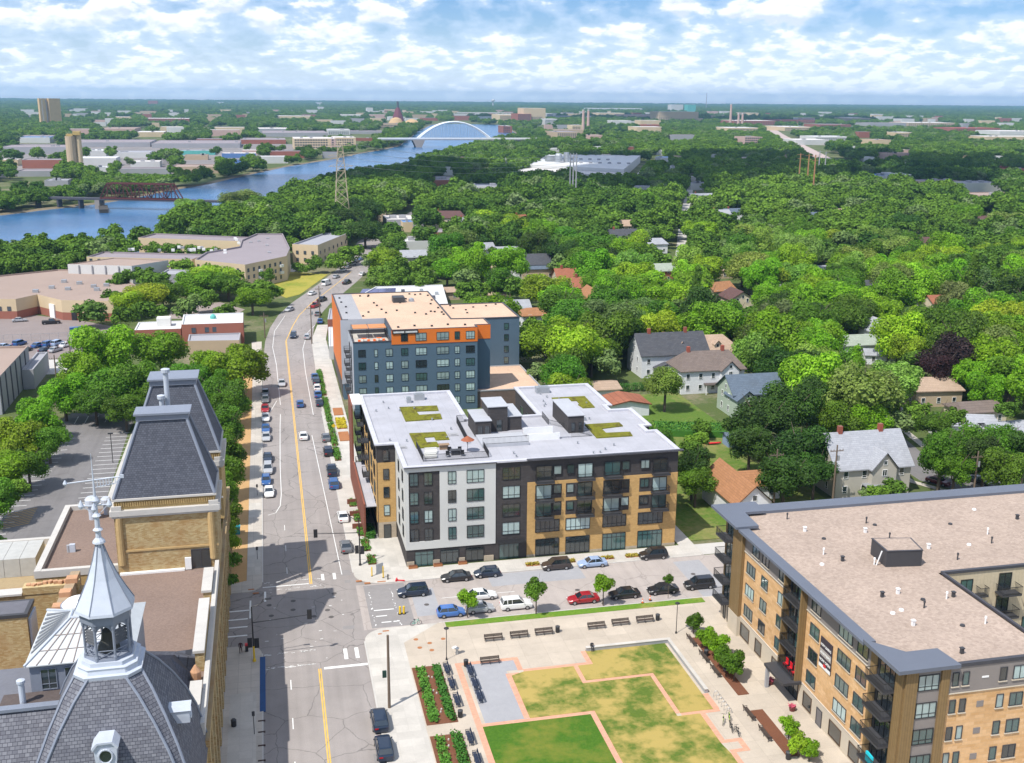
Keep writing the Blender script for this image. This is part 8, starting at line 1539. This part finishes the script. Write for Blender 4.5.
for a in [ # trees placed where the photograph shows them: pixel of the crown's middle, pixel radius, colour
 (241, 366, 31, 'fresh green', 8), (216, 392, 22, 'mid green', 6), (232, 400, 20, 'mid green', 6.5), (228, 425, 20, 'mid green', 6.5), (226, 448, 21, 'mid green', 6.5), (224, 470, 20, 'mid green', 6), (222, 492, 20, 'mid green', 6), (222, 515, 19, 'mid green', 5.5), (222, 538, 18, 'fresh green', 5.5), (223, 560, 16, 'mid green', 5), (227, 580, 11, 'dark green', 4),
 (103, 352, 33, 'fresh green', 9), (160, 352, 26, 'fresh green', 8), (84, 372, 22, 'fresh green', 8), (134, 385, 26, 'mid green', 7), (190, 378, 24, 'mid green', 6), (212, 370, 20, 'fresh green', 6), (64, 396, 24, 'fresh green', 6), (95, 402, 22, 'mid green', 5.5), (125, 408, 20, 'mid green', 5.5), (160, 400, 22, 'mid green', 5.5), (186, 400, 16, 'mid green', 5), (110, 388, 26, 'mid green', 7),
 (40, 420, 25, 'fresh green', 5.5), (20, 440, 26, 'fresh green', 5.5), (48, 440, 20, 'mid green', 5), (8, 470, 24, 'fresh green', 5), (28, 465, 20, 'mid green', 5), (-8, 500, 24, 'mid green', 5), (14, 492, 16, 'mid green', 4.5), (-22, 540, 24, 'mid green', 5),
 (146, 296, 22, 'lime green', 6), (162, 292, 20, 'mid green', 6), (128, 302, 18, 'lime green', 6), (92, 312, 17, 'mid green', 5), (212, 277, 27, 'lime green', 7), (194, 285, 20, 'fresh green', 6), (228, 285, 18, 'mid green', 6), (180, 275, 11, 'dark green', 5), (252, 298, 18, 'fresh green', 6), (240, 290, 14, 'fresh green', 6), (262, 290, 15, 'grey green', 6), (205, 300, 14, 'mid green', 4.5), (110, 300, 12, 'mid green', 5),
 (314, 264, 10, 'lime green', 4), (300, 268, 9, 'dark green', 3), (335, 262, 12, 'mid green', 4.5), (350, 254, 14, 'mid green', 5), (268, 258, 10, 'mid green', 4), (258, 262, 8, 'dark green', 3),
 (385, 260, 19, 'lime green', 8), (397, 268, 16, 'fresh green', 7), (372, 262, 12, 'lime green', 7), (372, 282, 9, 'grey green', 4), (400, 280, 12, 'mid green', 5), (420, 268, 16, 'grey green', 6), (433, 262, 17, 'pale green', 7), (447, 270, 18, 'fresh green', 7), (462, 262, 18, 'fresh green', 7), (466, 280, 16, 'pale green', 6), (480, 268, 14, 'mid green', 7), (478, 292, 13, 'grey green', 5), (502, 282, 18, 'mid green', 7), (520, 290, 13, 'lime green', 5), (500, 258, 16, 'fresh green', 7), (475, 235, 16, 'lime green', 8), (497, 222, 22, 'lime green', 9), (515, 232, 18, 'lime green', 8), (390, 232, 14, 'lime green', 6), (425, 235, 14, 'mid green', 7), (447, 222, 0.1, 'mid green', 6), (512, 310, 12, 'fresh green', 5), (508, 325, 12, 'mid green', 5), (455, 245, 14, 'lime green', 7),
 (545, 290, 24, 'lime green', 8), (560, 298, 20, 'fresh green', 8), (530, 328, 14, 'fresh green', 6), (548, 345, 26, 'lime green', 9), (575, 350, 30, 'lime green', 9), (605, 338, 32, 'mid green', 9), (560, 368, 20, 'fresh green', 5), (595, 368, 18, 'mid green', 5), (630, 355, 18, 'dark green', 7), (540, 375, 14, 'mid green', 4),
 (617, 295, 26, 'mid green', 9), (640, 288, 26, 'lime green', 9), (658, 300, 24, 'fresh green', 8), (635, 318, 22, 'lime green', 7), (650, 205, 20, 'fresh green', 10), (640, 212, 16, 'mid green', 8), (666, 215, 14, 'mid green', 8), (577, 240, 24, 'mid green', 9), (560, 222, 22, 'mid green', 9), (598, 250, 26, 'mid green', 9), (625, 256, 22, 'mid green', 8), (580, 262, 20, 'mid green', 8), (548, 232, 16, 'mid green', 8), (601, 214, 16, 'mid green', 9), (563, 207, 18, 'pale green', 9),
 (686, 300, 24, 'lime green', 8), (700, 290, 22, 'lime green', 8), (668, 320, 20, 'mid green', 8), (705, 320, 22, 'fresh green', 7), (722, 312, 20, 'grey green', 6), (735, 340, 24, 'dark green', 7), (710, 345, 18, 'fresh green', 6), (700, 232, 20, 'lime green', 9), (690, 225, 16, 'fresh green', 8), (705, 250, 17, 'lime green', 8), (752, 238, 24, 'pale green', 10), (740, 255, 20, 'pale green', 8), (772, 245, 22, 'pale green', 9), (765, 265, 24, 'fresh green', 8), (730, 275, 14, 'blue green', 6),
 (762, 215, 12, 'lime green', 8), (783, 210, 16, 'lime green', 8), (797, 228, 14, 'yellow green', 8), (770, 222, 12, 'yellow green', 8), (768, 285, 26, 'lime green', 9), (800, 270, 24, 'fresh green', 9), (818, 285, 22, 'fresh green', 8), (835, 300, 26, 'fresh green', 9), (795, 305, 24, 'lime green', 8), (775, 315, 20, 'grey green', 7), (830, 240, 20, 'lime green', 8), (860, 232, 20, 'fresh green', 8), (875, 240, 24, 'pale green', 11), (895, 250, 22, 'pale green', 10), (858, 262, 20, 'pale green', 9), (885, 275, 20, 'fresh green', 8), (905, 265, 18, 'fresh green', 8),
 (845, 320, 24, 'mid green', 8), (790, 335, 26, 'lime green', 8), (815, 345, 26, 'fresh green', 8), (780, 365, 26, 'dark green', 7), (815, 375, 26, 'dark green', 7), (840, 365, 22, 'mid green', 7), (850, 395, 28, 'mid green', 7), (880, 400, 26, 'mid green', 7), (870, 425, 22, 'fresh green', 6), (840, 420, 22, 'mid green', 7), (810, 400, 24, 'dark green', 7), (895, 375, 16, 'fresh green', 5), (905, 425, 16, 'dark green', 5),
 (762, 420, 30, 'dark green', 9), (790, 410, 28, 'dark green', 8), (750, 445, 24, 'dark green', 7), (800, 450, 30, 'dark green', 8), (785, 475, 28, 'dark green', 7), (815, 470, 20, 'dark green', 6), (736, 428, 15, 'mid green', 6),
 (693, 465, 20, 'dark green', 7), (696, 482, 19, 'mid green', 5), (692, 450, 13, 'dark green', 8.5), (893, 491, 14, 'mid green', 2.6), (877, 493, 12, 'mid green', 2.4), (866, 494, 8, 'mid green', 2), (660, 402, 10, 'mid green', 3), (672, 400, 10, 'dark green', 3.5), (645, 398, 8, 'lime green', 2.5), (692, 402, 9, 'dark green', 2.5), (724, 408, 10, 'mid green', 3), (665, 372, 7, 'mid green', 4), (700, 430, 12, 'grey green', 2.5),
 (942, 455, 26, 'mid green', 7.5), (965, 445, 24, 'mid green', 7), (955, 468, 20, 'mid green', 6.5), (985, 460, 24, 'dark green', 7.5), (1005, 470, 24, 'mid green', 7), (1000, 445, 24, 'mid green', 7), (1025, 450, 24, 'dark green', 7), (935, 425, 18, 'mid green', 8), (920, 412, 14, 'grey green', 8), (955, 418, 14, 'mid green', 8), (1010, 410, 14, 'fresh green', 7),
 (950, 358, 26, 'deep purple', 9), (940, 368, 20, 'deep purple', 8), (965, 366, 18, 'deep purple', 7), (882, 338, 0.1, 'lime green', 8), (900, 335, 26, 'lime green', 9), (925, 325, 24, 'lime green', 9), (910, 350, 18, 'lime green', 6), (945, 322, 18, 'fresh green', 8), (965, 335, 20, 'mid green', 8), (1000, 320, 24, 'yellow green', 9), (1018, 315, 18, 'yellow green', 9), (990, 360, 30, 'fresh green', 9), (1012, 375, 26, 'fresh green', 8), (985, 390, 20, 'fresh green', 6), (880, 310, 20, 'lime green', 9), (860, 300, 20, 'lime green', 8), (920, 285, 22, 'lime green', 9), (945, 280, 20, 'mid green', 7), (975, 285, 22, 'grey green', 8), (960, 262, 22, 'fresh green', 8), (990, 255, 22, 'lime green', 8), (1010, 285, 22, 'mid green', 8), (1015, 262, 18, 'fresh green', 8), (940, 248, 16, 'mid green', 9), (905, 225, 18, 'dark green', 9), (925, 215, 16, 'mid green', 9), (965, 215, 18, 'fresh green', 9), (980, 228, 18, 'dark green', 8), (1005, 225, 20, 'pale green', 9)]: mt(*a)
for a in [(110, 236, 14, 'fresh green', 9), (93, 244, 10, 'pale green', 7), (167, 220, 10, 'fresh green', 8), (135, 238, 8, 'mid green', 6), (190, 210, 18, 'pale green', 10), (205, 222, 16, 'mid green', 9), (240, 200, 20, 'pale green', 10), (225, 215, 16, 'mid green', 8), (262, 210, 20, 'mid green', 9), (245, 225, 14, 'mid green', 7), (280, 225, 18, 'dark green', 8), (300, 215, 20, 'mid green', 9), (262, 235, 10, 'mid green', 5), (320, 225, 18, 'dark green', 9), (345, 222, 20, 'dark green', 9), (365, 232, 18, 'dark green', 8), (340, 238, 14, 'dark green', 6), (290, 245, 10, 'mid green', 5), (360, 212, 18, 'dark green', 9)]: mt(*a)
for a in [(267, 276, 9, 'blue green', 6), (273, 292, 12, 'blue green', 5), (565, 300, 12, 'blue green', 6), (552, 306, 9, 'blue green', 5), (643, 250, 11, 'blue green', 6), (656, 254, 9, 'grey green', 6), (667, 235, 8, 'grey green', 7), (750, 205, 8, 'blue green', 7), (735, 285, 9, 'blue green', 6), (675, 355, 12, 'mid green', 7), (992, 268, 7, 'blue green', 7)]: mt(*a[:4], a[4], 'spruce')
rs = random.Random(21)
for x_, y_, r_ in ((-41, 492, 5), (-31, 487, 5), (-50, 498, 4.5), (-24, 484, 4.5), (-33, 436, 5.5), (-22, 421, 5), (-46, 421, 5), (-53, 412, 5), (-40, 405, 5.5), (-28, 405, 5), (-15, 412, 5), (-14, 352, 4), (-26, 355, 5), (-38, 352, 5), (-44, 344, 5), (69, 177, 2.8), (72, 190, 3.2), (75, 199, 3.6), (69, 206, 3.6), (85, 200, 2.6), (77, 222, 4), (70, 226, 4.5), (82, 258, 4.5)): add_tree(x_, y_, r_, r_ * 1.15 + 1, rs.choice(['mid green', 'fresh green', 'lime green', 'dark green']))
# riverside belt and the garden quarters, sampled over the ground
def colour_at(x, y):
    n = noise.noise(Vector((x * .012, y * .012, 3))); q = rs.random()
    if y < 560 and x > 60: L = ['lime green', 'fresh green', 'fresh green', 'mid green', 'lime green', 'pale green'] if n > -.12 else ['mid green', 'fresh green', 'dark green', 'mid green', 'grey green']
    elif y < 560: L = ['mid green', 'dark green', 'fresh green', 'mid green']
    else: L = ['mid green', 'dark green', 'dark green', 'mid green', 'dark green', 'grey green'] if n < .2 else ['mid green', 'fresh green', 'dark green', 'pale green']
    return L[int(q * len(L))]
occ = {}
def near(x, y, d):
    i, j = int(x // 14), int(y // 14)
    for a in (-1, 0, 1):
        for c in (-1, 0, 1):
            for (u, v, r) in occ.get((i + a, j + c), ()):
                if (u - x) ** 2 + (v - y) ** 2 < (d * (r + 5.6) * .5) ** 2: return True
    return False
def occadd(x, y, r): occ.setdefault((int(x // 14), int(y // 14)), []).append((x, y, r))
TREES = [t for t in TREES if t[2] > .3 and (t[0] < 60 or t[1] < 222 or PX(*t[:2], 7)[0] > 835 or PX(*t[:2], 7)[0] < 690 and t[1] > 300 or free(t[0], t[1] - 2))]
for t in TREES: occadd(t[0], t[1], t[2])
def scatter(x0, x1, y0, y1, n, sp, rr, cond):
    for _ in range(n):
        x, y = rs.uniform(x0, x1), rs.uniform(y0, y1)
        if not cond(x, y) or not free(x, y) or near(x, y, sp): continue
        p = PX(x, y, 6)
        if not (-40 < p[0] < 1064 and p[1] < 800): continue
        r = rs.uniform(*rr); occadd(x, y, r); add_tree(x, y, r, r * rs.uniform(.95, 1.25) + 1.2, colour_at(x, y), 'leafy' if rs.random() > .03 else 'spruce')
scatter(-140, -60, 440, 512, 900, 1.1, (4.5, 6.5), lambda x, y: y > 448 + (x + 140) * .05 and (x < -78 or y > 470))
scatter(-120, -80, 390, 470, 500, 1.1, (4, 6), lambda x, y: x < -84 and y > 452 - (x + 120) * .1)
scatter(-66, 120, 500, 960, 5200, 1.0, (5.0, 8.2), lambda x, y: y > 535 - x * .1)
scatter(60, 400, 200, 560, 9000, 1.2, (3.8, 8.4), lambda x, y: x > 62 + (y - 300) * .08)
scatter(40, 60, 392, 560, 500, 1.05, (3.5, 5.5), lambda x, y: True)
scatter(60, 700, 560, 1000, 14000, 1.15, (4.4, 9.2), lambda x, y: True)
print('trees', len(TREES))
mb = []
def size_px(t): return t[2] / DIST(t[0], t[1], t[3])
TREES.sort(key=size_px, reverse=True)
solo, rest = TREES[:292], TREES[292:]
# labels: colour, kind, place relative to the closest landmark, and rank by distance from it
SMALL = [(454.5 + 13, 600, 618, 11, 'fresh green', 'small round kerb tree before the bright blue hatchback'), (536, 590, 615, 12, 'mid green', 'small dark kerb tree beside the white estate car'), (603, 585, 606, 11, 'fresh green', 'small bright kerb tree between the red and black cars'), (668, 580, 599, 5, 'mid green', 'thin young kerb tree in front of a black saloon'),
         (693, 622, 634, 10, 'mid green', 'bushy small tree at the head of the leafy bed, nearest the plaza lamp'), (706, 638, 650, 11, 'fresh green', 'bushy small tree second in the leafy bed'), (717, 644, 660, 12, 'fresh green', 'bushy small tree third in the leafy bed'), (724, 656, 672, 12, 'mid green', 'bushy small tree fourth in the leafy bed'), (734, 663, 682, 13, 'mid green', 'bushy small tree last in the leafy bed, over the small table'), (788, 727, 744, 11, 'fresh green', 'bush in the mulch bed beyond its bare end'), (798, 744, 758, 12, 'lime green', 'bush at the lower end of the mulch bed'), (809, 750, 762, 11, 'fresh green', 'bush at the picture edge beside the stone base'), (730, 723, 730, 6, 'mid green', 'x')]
for k, (px, pyc, pyb, rp, c, lab) in enumerate(SMALL[:-1]):
    x, y = G(px, pyb); bx = DIST(x, y, 1) / F; r = rp * bx * 1.0; zc = max((pyb - pyc) * bx * 1.08, r * .8); t = thing('small_tree', lab, 'tree', (x, y, .15), 'small trees around the plaza')
    o = inst(SM[k % 3], 'crown', t, (0, 0, zc), k * 1.3, True, color=TCOL[c]); o.scale = (r * 1.05,) * 3; q = inst(TRM[k % 3], 'trunk', t, (0, 0, zc), k, True); q.scale = (r * .8, r * .8, zc)
REL = {}
def relation(px, py, lm):
    dx, dy = px - lm[0], py - lm[1]
    if abs(dx) > 1.3 * abs(dy) + 6: return 'left of' if dx < 0 else 'right of'
    return 'behind' if dy < 0 else 'in front of'
NUM = ['nearest', 'second', 'third', 'fourth', 'fifth', 'sixth', 'seventh', 'eighth', 'ninth', 'tenth', 'eleventh', 'twelfth']
groups = {}
for i, t in enumerate(solo):
    px, py = PX(t[0], t[1], t[3]); sizew = 'tall' if t[2] > 6.2 else ('low' if t[3] < 4 else 'round')
    best = sorted(LAND, key=lambda l: math.hypot(l[0] - px, (l[1] - py) * 1.6))
    for lm in best[:4]:
        key = (sizew, t[4], t[5], relation(px, py, lm), lm[2])
        if len(groups.get(key, [])) < 5: break
    groups.setdefault(key, []).append((math.hypot(lm[0] - px, lm[1] - py), i))
TL = {}
for key, m in groups.items():
    m.sort()
    for k, (_, i) in enumerate(m):
        kind = 'spruce' if key[2] == 'spruce' else 'tree'; s = '%s %s %s %s %s' % (key[0], key[1], kind, key[3], key[4])
        if len(m) > 1: s += (', nearest' if k == 0 else ', %s nearest' % NUM[k])
        TL[i] = s
gp2 = {}
for q in PROC:
    px, py = PX(q[1], q[2], q[3]); best = sorted(LAND, key=lambda l: math.hypot(l[0] - px, (l[1] - py) * 2)); cname = {'brick': 'brick red'}.get(q[4], q[4]); sz = 'small' if q[7] < 30 else ('long' if q[7] > 60 else 'flat roofed')
    for lm in best[:5]:
        key = (sz, cname, q[6], q[5], relation(px, py, lm), lm[2])
        if key not in gp2: break
    gp2.setdefault(key, []).append((math.hypot(lm[0] - px, lm[1] - py), q[0]))
for key, m in gp2.items():
    m.sort(key=lambda e: e[0])
    for k, (_, ob) in enumerate(m): ob['label'] = '%s %s %s with %s roof %s %s' % key + ('' if len(m) == 1 else ', %s one' % NUM[k])
for i, (x, y, r, hc, c, kind) in enumerate(solo):
    sp_k = kind == 'spruce'; t = thing('spruce_tree' if sp_k else 'leafy_tree', TL[i], 'tree', (x, y, 0), 'spruces' if sp_k else 'leafy trees')
    cc = tuple(v * rs.uniform(.85, 1.15) for v in TCOL[c]); me = (CN if sp_k else CR)[rs.randrange(3 if sp_k else 8)]
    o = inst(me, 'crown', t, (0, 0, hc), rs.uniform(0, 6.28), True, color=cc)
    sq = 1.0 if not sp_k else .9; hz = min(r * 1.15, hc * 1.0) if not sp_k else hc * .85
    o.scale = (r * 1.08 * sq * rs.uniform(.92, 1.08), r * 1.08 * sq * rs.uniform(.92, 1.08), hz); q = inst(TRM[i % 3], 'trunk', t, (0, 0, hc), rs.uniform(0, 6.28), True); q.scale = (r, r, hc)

# ------------------------------------------------ the far wood: one object, crowns instanced on its points
FAR = [(t[0], t[1], t[3], t[2]) for t in rest]
def far_ok(x, y): return free(x, y)
d = 1000.0
rs2 = random.Random(77)
while d < 14800:
    step = 8.0 + d * .0048; span = d * .56; n = int(span * 2 / (8.5 + d * .0035))
    for _ in range(n):
        u = rs2.uniform(-span, span) + d * math.tan(YAW); y = d + rs2.uniform(0, step); x = u
        p = PX(x, y, 5)
        if not (-30 < p[0] < 1054): continue
        k = noise.noise(Vector((x * .0028, y * .0016, 1.5)))
        if 1050 < y < 1800 and x < 150 and k > -.5 and x > -1300: 
            if rs2.random() < .76: continue                      # the industrial strip across the river
        if y > 1800 and k > .2 and rs2.random() < .85: continue     # clearings
        if not far_ok(x, y): continue
        r = rs2.uniform(5.0, 8.0) * (1 + d / 9000); FAR.append((x, y, rs2.uniform(6.5, 9.5), r))
    d += step
# belts of trees along the river banks
for pts, sg in ((FARB[2:], 1), (NEARB[2:], -1)):
    for (a, c) in zip(pts, pts[1:]):
        L = math.dist(a, c); n = int(L / 5.5)
        for k in range(n):
            t = rs2.random(); off = rs2.uniform(5, 26) * sg; dx, dy = (c[0] - a[0]) / L, (c[1] - a[1]) / L; x, y = a[0] + (c[0] - a[0]) * t - dy * off, a[1] + (c[1] - a[1]) * t + dx * off
            gate = noise.noise(Vector((x * .01, y * .01, 9)))
            if sg > 0 and y < 2100 and gate > -.02: continue
            if far_ok(x, y): FAR.append((x, y, 6.5, rs2.uniform(4.5, 6.8)))
for x0, y0, n, sx, sy in ((-185, 760, 80, 60, 40), (-260, 760, 90, 80, 60), (-130, 860, 60, 40, 50), (-95, 905, 35, 20, 30), (-150, 1000, 50, 60, 60), (-220, 1100, 30, 50, 30), (40, 1340, 60, 45, 50), (-40, 1100, 16, 20, 20), (200, 1720, 40, 25, 40), (-60, 1500, 40, 90, 12), (60, 2100, 130, 260, 40), (-300, 1500, 40, 60, 20)):
    for _ in range(n):
        x, y = rs2.gauss(x0, sx * .5), rs2.gauss(y0, sy * .5)
        if far_ok(x, y): FAR.append((x, y, 7, rs2.uniform(5, 7)))
print('far trees', len(FAR))
FC = [crown_mesh(60 + s, 9, 1100, .105, .85, far=True, name='far_crown') for s in range(5)]
fcol = bpy.data.collections.new('far_crowns')
for i, m in enumerate(FC):
    o = bpy.data.objects.new('far_crown_%d' % i, m); fcol.objects.link(o)
me = bpy.data.meshes.new('distant_woods'); me.from_pydata([(x, y, z) for x, y, z, r in FAR], [], [])
a = me.attributes.new('rad', 'FLOAT', 'POINT'); a.data.foreach_set('value', [r for *_, r in FAR]); a = me.attributes.new('rot', 'FLOAT', 'POINT'); a.data.foreach_set('value', [rs2.uniform(0, 6.28) for _ in FAR]); a = me.attributes.new('kind', 'INT', 'POINT'); a.data.foreach_set('value', [rs2.randrange(5) for _ in FAR])
me.materials.append(farleaf)
wood_o = bpy.data.objects.new('distant_woods', me); COL.objects.link(wood_o); wood_o['kind'] = 'stuff'; wood_o['label'] = 'the mass of far trees between the roofs and out to the horizon'
ng = bpy.data.node_groups.new('woods', 'GeometryNodeTree'); ng.interface.new_socket('Geometry', in_out='INPUT', socket_type='NodeSocketGeometry'); ng.interface.new_socket('Geometry', in_out='OUTPUT', socket_type='NodeSocketGeometry')
N = ng.nodes; Lk = ng.links; gi = N.new('NodeGroupInput'); go = N.new('NodeGroupOutput'); iop = N.new('GeometryNodeInstanceOnPoints'); ci = N.new('GeometryNodeCollectionInfo'); ci.inputs['Collection'].default_value = fcol; ci.inputs['Separate Children'].default_value = True; ci.inputs['Reset Children'].default_value = True
def na(name, dt): q = N.new('GeometryNodeInputNamedAttribute'); q.data_type = dt; q.inputs[0].default_value = name; return q.outputs[0]
cb = N.new('ShaderNodeCombineXYZ'); Lk.new(na('rot', 'FLOAT'), cb.inputs[2]); sc_ = N.new('ShaderNodeVectorMath'); sc_.operation = 'SCALE'; sc_.inputs[0].default_value = (1.05, 1.05, 1.05); Lk.new(na('rad', 'FLOAT'), sc_.inputs['Scale'])
Lk.new(gi.outputs[0], iop.inputs['Points']); Lk.new(ci.outputs[0], iop.inputs['Instance']); iop.inputs['Pick Instance'].default_value = True; Lk.new(na('kind', 'INT'), iop.inputs['Instance Index']); Lk.new(cb.outputs[0], iop.inputs['Rotation']); Lk.new(sc_.outputs[0], iop.inputs['Scale']); Lk.new(iop.outputs[0], go.inputs[0])
md = wood_o.modifiers.new('woods', 'NODES'); md.node_group = ng
# ---------------------------------------------------------------- air, light, sky, camera
SUN = Vector((-.82, -.57, 0)).normalized(); EL = math.radians(57)
m, t, N_, L_2 = nt('haze'); nb = NB(t)
pv = nb.n('ShaderNodeVolumePrincipled', {'Color': (.40, .70, 1.0, 1), 'Density': 7.5e-5, 'Anisotropy': .25}); o = nb.n('ShaderNodeOutputMaterial'); t.links.new(pv.outputs[0], o.inputs['Volume'])
b = MB(); b.box(-9100, 13100, -160, 15400, -1, 150); hz_o = b.build('haze', m, stuff=True); hz_o['label'] = 'thin bluish air out to the horizon'
# fair weather clouds overhead, outside the frame: their shadows darken the woods in the middle distance
cm = M('cloud_white', (.9, .9, .9), 1, .02)
def cloud(x, y, z, rx, ry, seed, lab):
    rsx = random.Random(seed); b_ = MB(); b_.sm = True
    for k in range(26):
        a, q = rsx.uniform(0, 6.28), math.sqrt(rsx.random()); cx2, cy2 = x + rx * q * math.cos(a), y + ry * q * math.sin(a); r = rsx.uniform(.28, .5) * min(rx, ry) * (1.2 - q * .5)
        b_.lathe([(r * .5, z - r * .12), (r * .95, z), (r, z + r * .18), (r * .8, z + r * .42), (r * .4, z + r * .6), (r * .1, z + r * .66)], cx2, cy2, 14)
    return tag(b_.build('cloud', cm, stuff=True), lab)
sh = Vector((SUN.x, SUN.y)) * (1300 / math.tan(EL))
cloud(380 + sh.x, 1010 + sh.y, 1300, 420, 230, 1, 'cloud high overhead'); cloud(850 + sh.x, 1050 + sh.y, 1300, 330, 220, 2, 'second cloud high overhead'); cloud(1500 + sh.x, 3900 + sh.y, 1300, 800, 500, 3, 'third cloud high overhead')
w = bpy.data.worlds.new('World'); scene.world = w; w.use_nodes = True; t = w.node_tree; t.nodes.clear(); nb = NB(t)
sky = nb.n('ShaderNodeTexSky', sky_type='NISHITA', sun_disc=False, sun_elevation=EL, sun_rotation=math.atan2(SUN.x, SUN.y), altitude=250, air_density=1.0, dust_density=.7, ozone_density=1.6)
dirv = nb.n('ShaderNodeTexCoord').outputs['Generated']; sx = nb.n('ShaderNodeSeparateXYZ', {0: dirv})
z = nb.math('MAXIMUM', sx.outputs[2], .0005); hyp = nb.math('SQRT', nb.math('ADD', nb.math('POWER', sx.outputs[0], 2), nb.math('POWER', sx.outputs[1], 2))); el = nb.math('DIVIDE', z, nb.math('MAXIMUM', hyp, .001))
az = nb.math('ARCTAN2', sx.outputs[0], sx.outputs[1])
# cloud field: azimuth across, logarithm of elevation up, so that puffs shrink towards the horizon
le = nb.math('LOGARITHM', nb.math('ADD', el, .022), 2.718)
def field(du, seed, sc, det, ax, ay):
    v = nb.n('ShaderNodeCombineXYZ', {0: nb.math('MULTIPLY', az, ax), 1: nb.math('MULTIPLY', nb.math('ADD', el, du), ay), 2: seed}).outputs[0]
    return nb.noise(v, sc, det, .52, .1)
up_ = nb.ramp(el, .018, .062)
def cl(du):
    a_ = field(du, 3.7, 1.0, 8, 26, 50); b_ = field(du, 8.2, 1.0, 8, 60, 165); c_ = field(du * .5, 5.1, 1.0, 3, 7, 22)
    return nb.math('MULTIPLY_ADD', c_, .42, nb.math('MULTIPLY', nb.n('ShaderNodeMix', {0: up_, 2: b_, 3: a_}).outputs[0], .75))
n0 = cl(0.0); n1 = cl(.0055)
thin = nb.ramp(n0, .47, .62); dens = nb.ramp(n0, .585, .635)
lit = nb.math('MULTIPLY_ADD', nb.math('SUBTRACT', n0, n1), 10.0, .52, clamp=True)
ccol = nb.mix(lit, (7.6, 8.6, 10.7, 1), (11.6, 11.9, 12.5, 1)); hz = nb.ramp(el, .085, .0); hz2 = nb.math('POWER', nb.math('MAXIMUM', hz, 0), 1.6)
skyc = nb.mix(1.0, sky.outputs[0], (.66, .92, 1.36, 1), 'MULTIPLY')
veil = nb.mix(nb.math('MULTIPLY', thin, .65), skyc, (8.0, 9.5, 11.8, 1)); c1 = nb.mix(nb.math('MULTIPLY', dens, .88), veil, ccol)
c2 = nb.mix(nb.math('MULTIPLY', hz2, .8), c1, (10.8, 12.2, 14.2, 1))
up = nb.ramp(sx.outputs[2], -.01, .0)
bg = nb.n('ShaderNodeBackground', {'Color': nb.mix(up, sky.outputs[0], c2), 'Strength': .088}); oo = nb.n('ShaderNodeOutputWorld'); t.links.new(bg.outputs[0], oo.inputs[0])
sl_ = bpy.data.lights.new('sun', 'SUN'); sl_.energy = 4.75; sl_.angle = math.radians(.55); sl_.color = (1, .955, .88); so = bpy.data.objects.new('sun', sl_); COL.objects.link(so)
dv = Vector((SUN.x * math.cos(EL), SUN.y * math.cos(EL), math.sin(EL))); so.rotation_euler = dv.to_track_quat('Z', 'Y').to_euler(); so.location = (0, 0, 300)
cd = bpy.data.cameras.new('camera'); cam = bpy.data.objects.new('camera', cd); COL.objects.link(cam); scene.camera = cam
cam.matrix_world = Matrix(((cr.x, cu.x, -fw.x, 0), (cr.y, cu.y, -fw.y, 0), (cr.z, cu.z, -fw.z, H), (0, 0, 0, 1)))
cd.sensor_fit = 'HORIZONTAL'; cd.sensor_width = 36; cd.lens = 36 * F / 1024; cd.clip_start = 1; cd.clip_end = 40000
scene.view_settings.view_transform = 'Standard'; scene.view_settings.look = 'None'; scene.view_settings.gamma = 1; scene.view_settings.exposure = .22; scene.view_settings.use_curve_mapping = False
scene.render.resolution_x = 1024; scene.render.resolution_y = 763
scene.cycles.use_denoising = True; scene.cycles.max_bounces = 5; scene.cycles.diffuse_bounces = 3; scene.cycles.glossy_bounces = 2; scene.cycles.transmission_bounces = 2; scene.cycles.volume_bounces = 0; scene.cycles.transparent_max_bounces = 4; scene.cycles.caustics_reflective = False; scene.cycles.caustics_refractive = False
scene.cycles.sample_clamp_indirect = 6
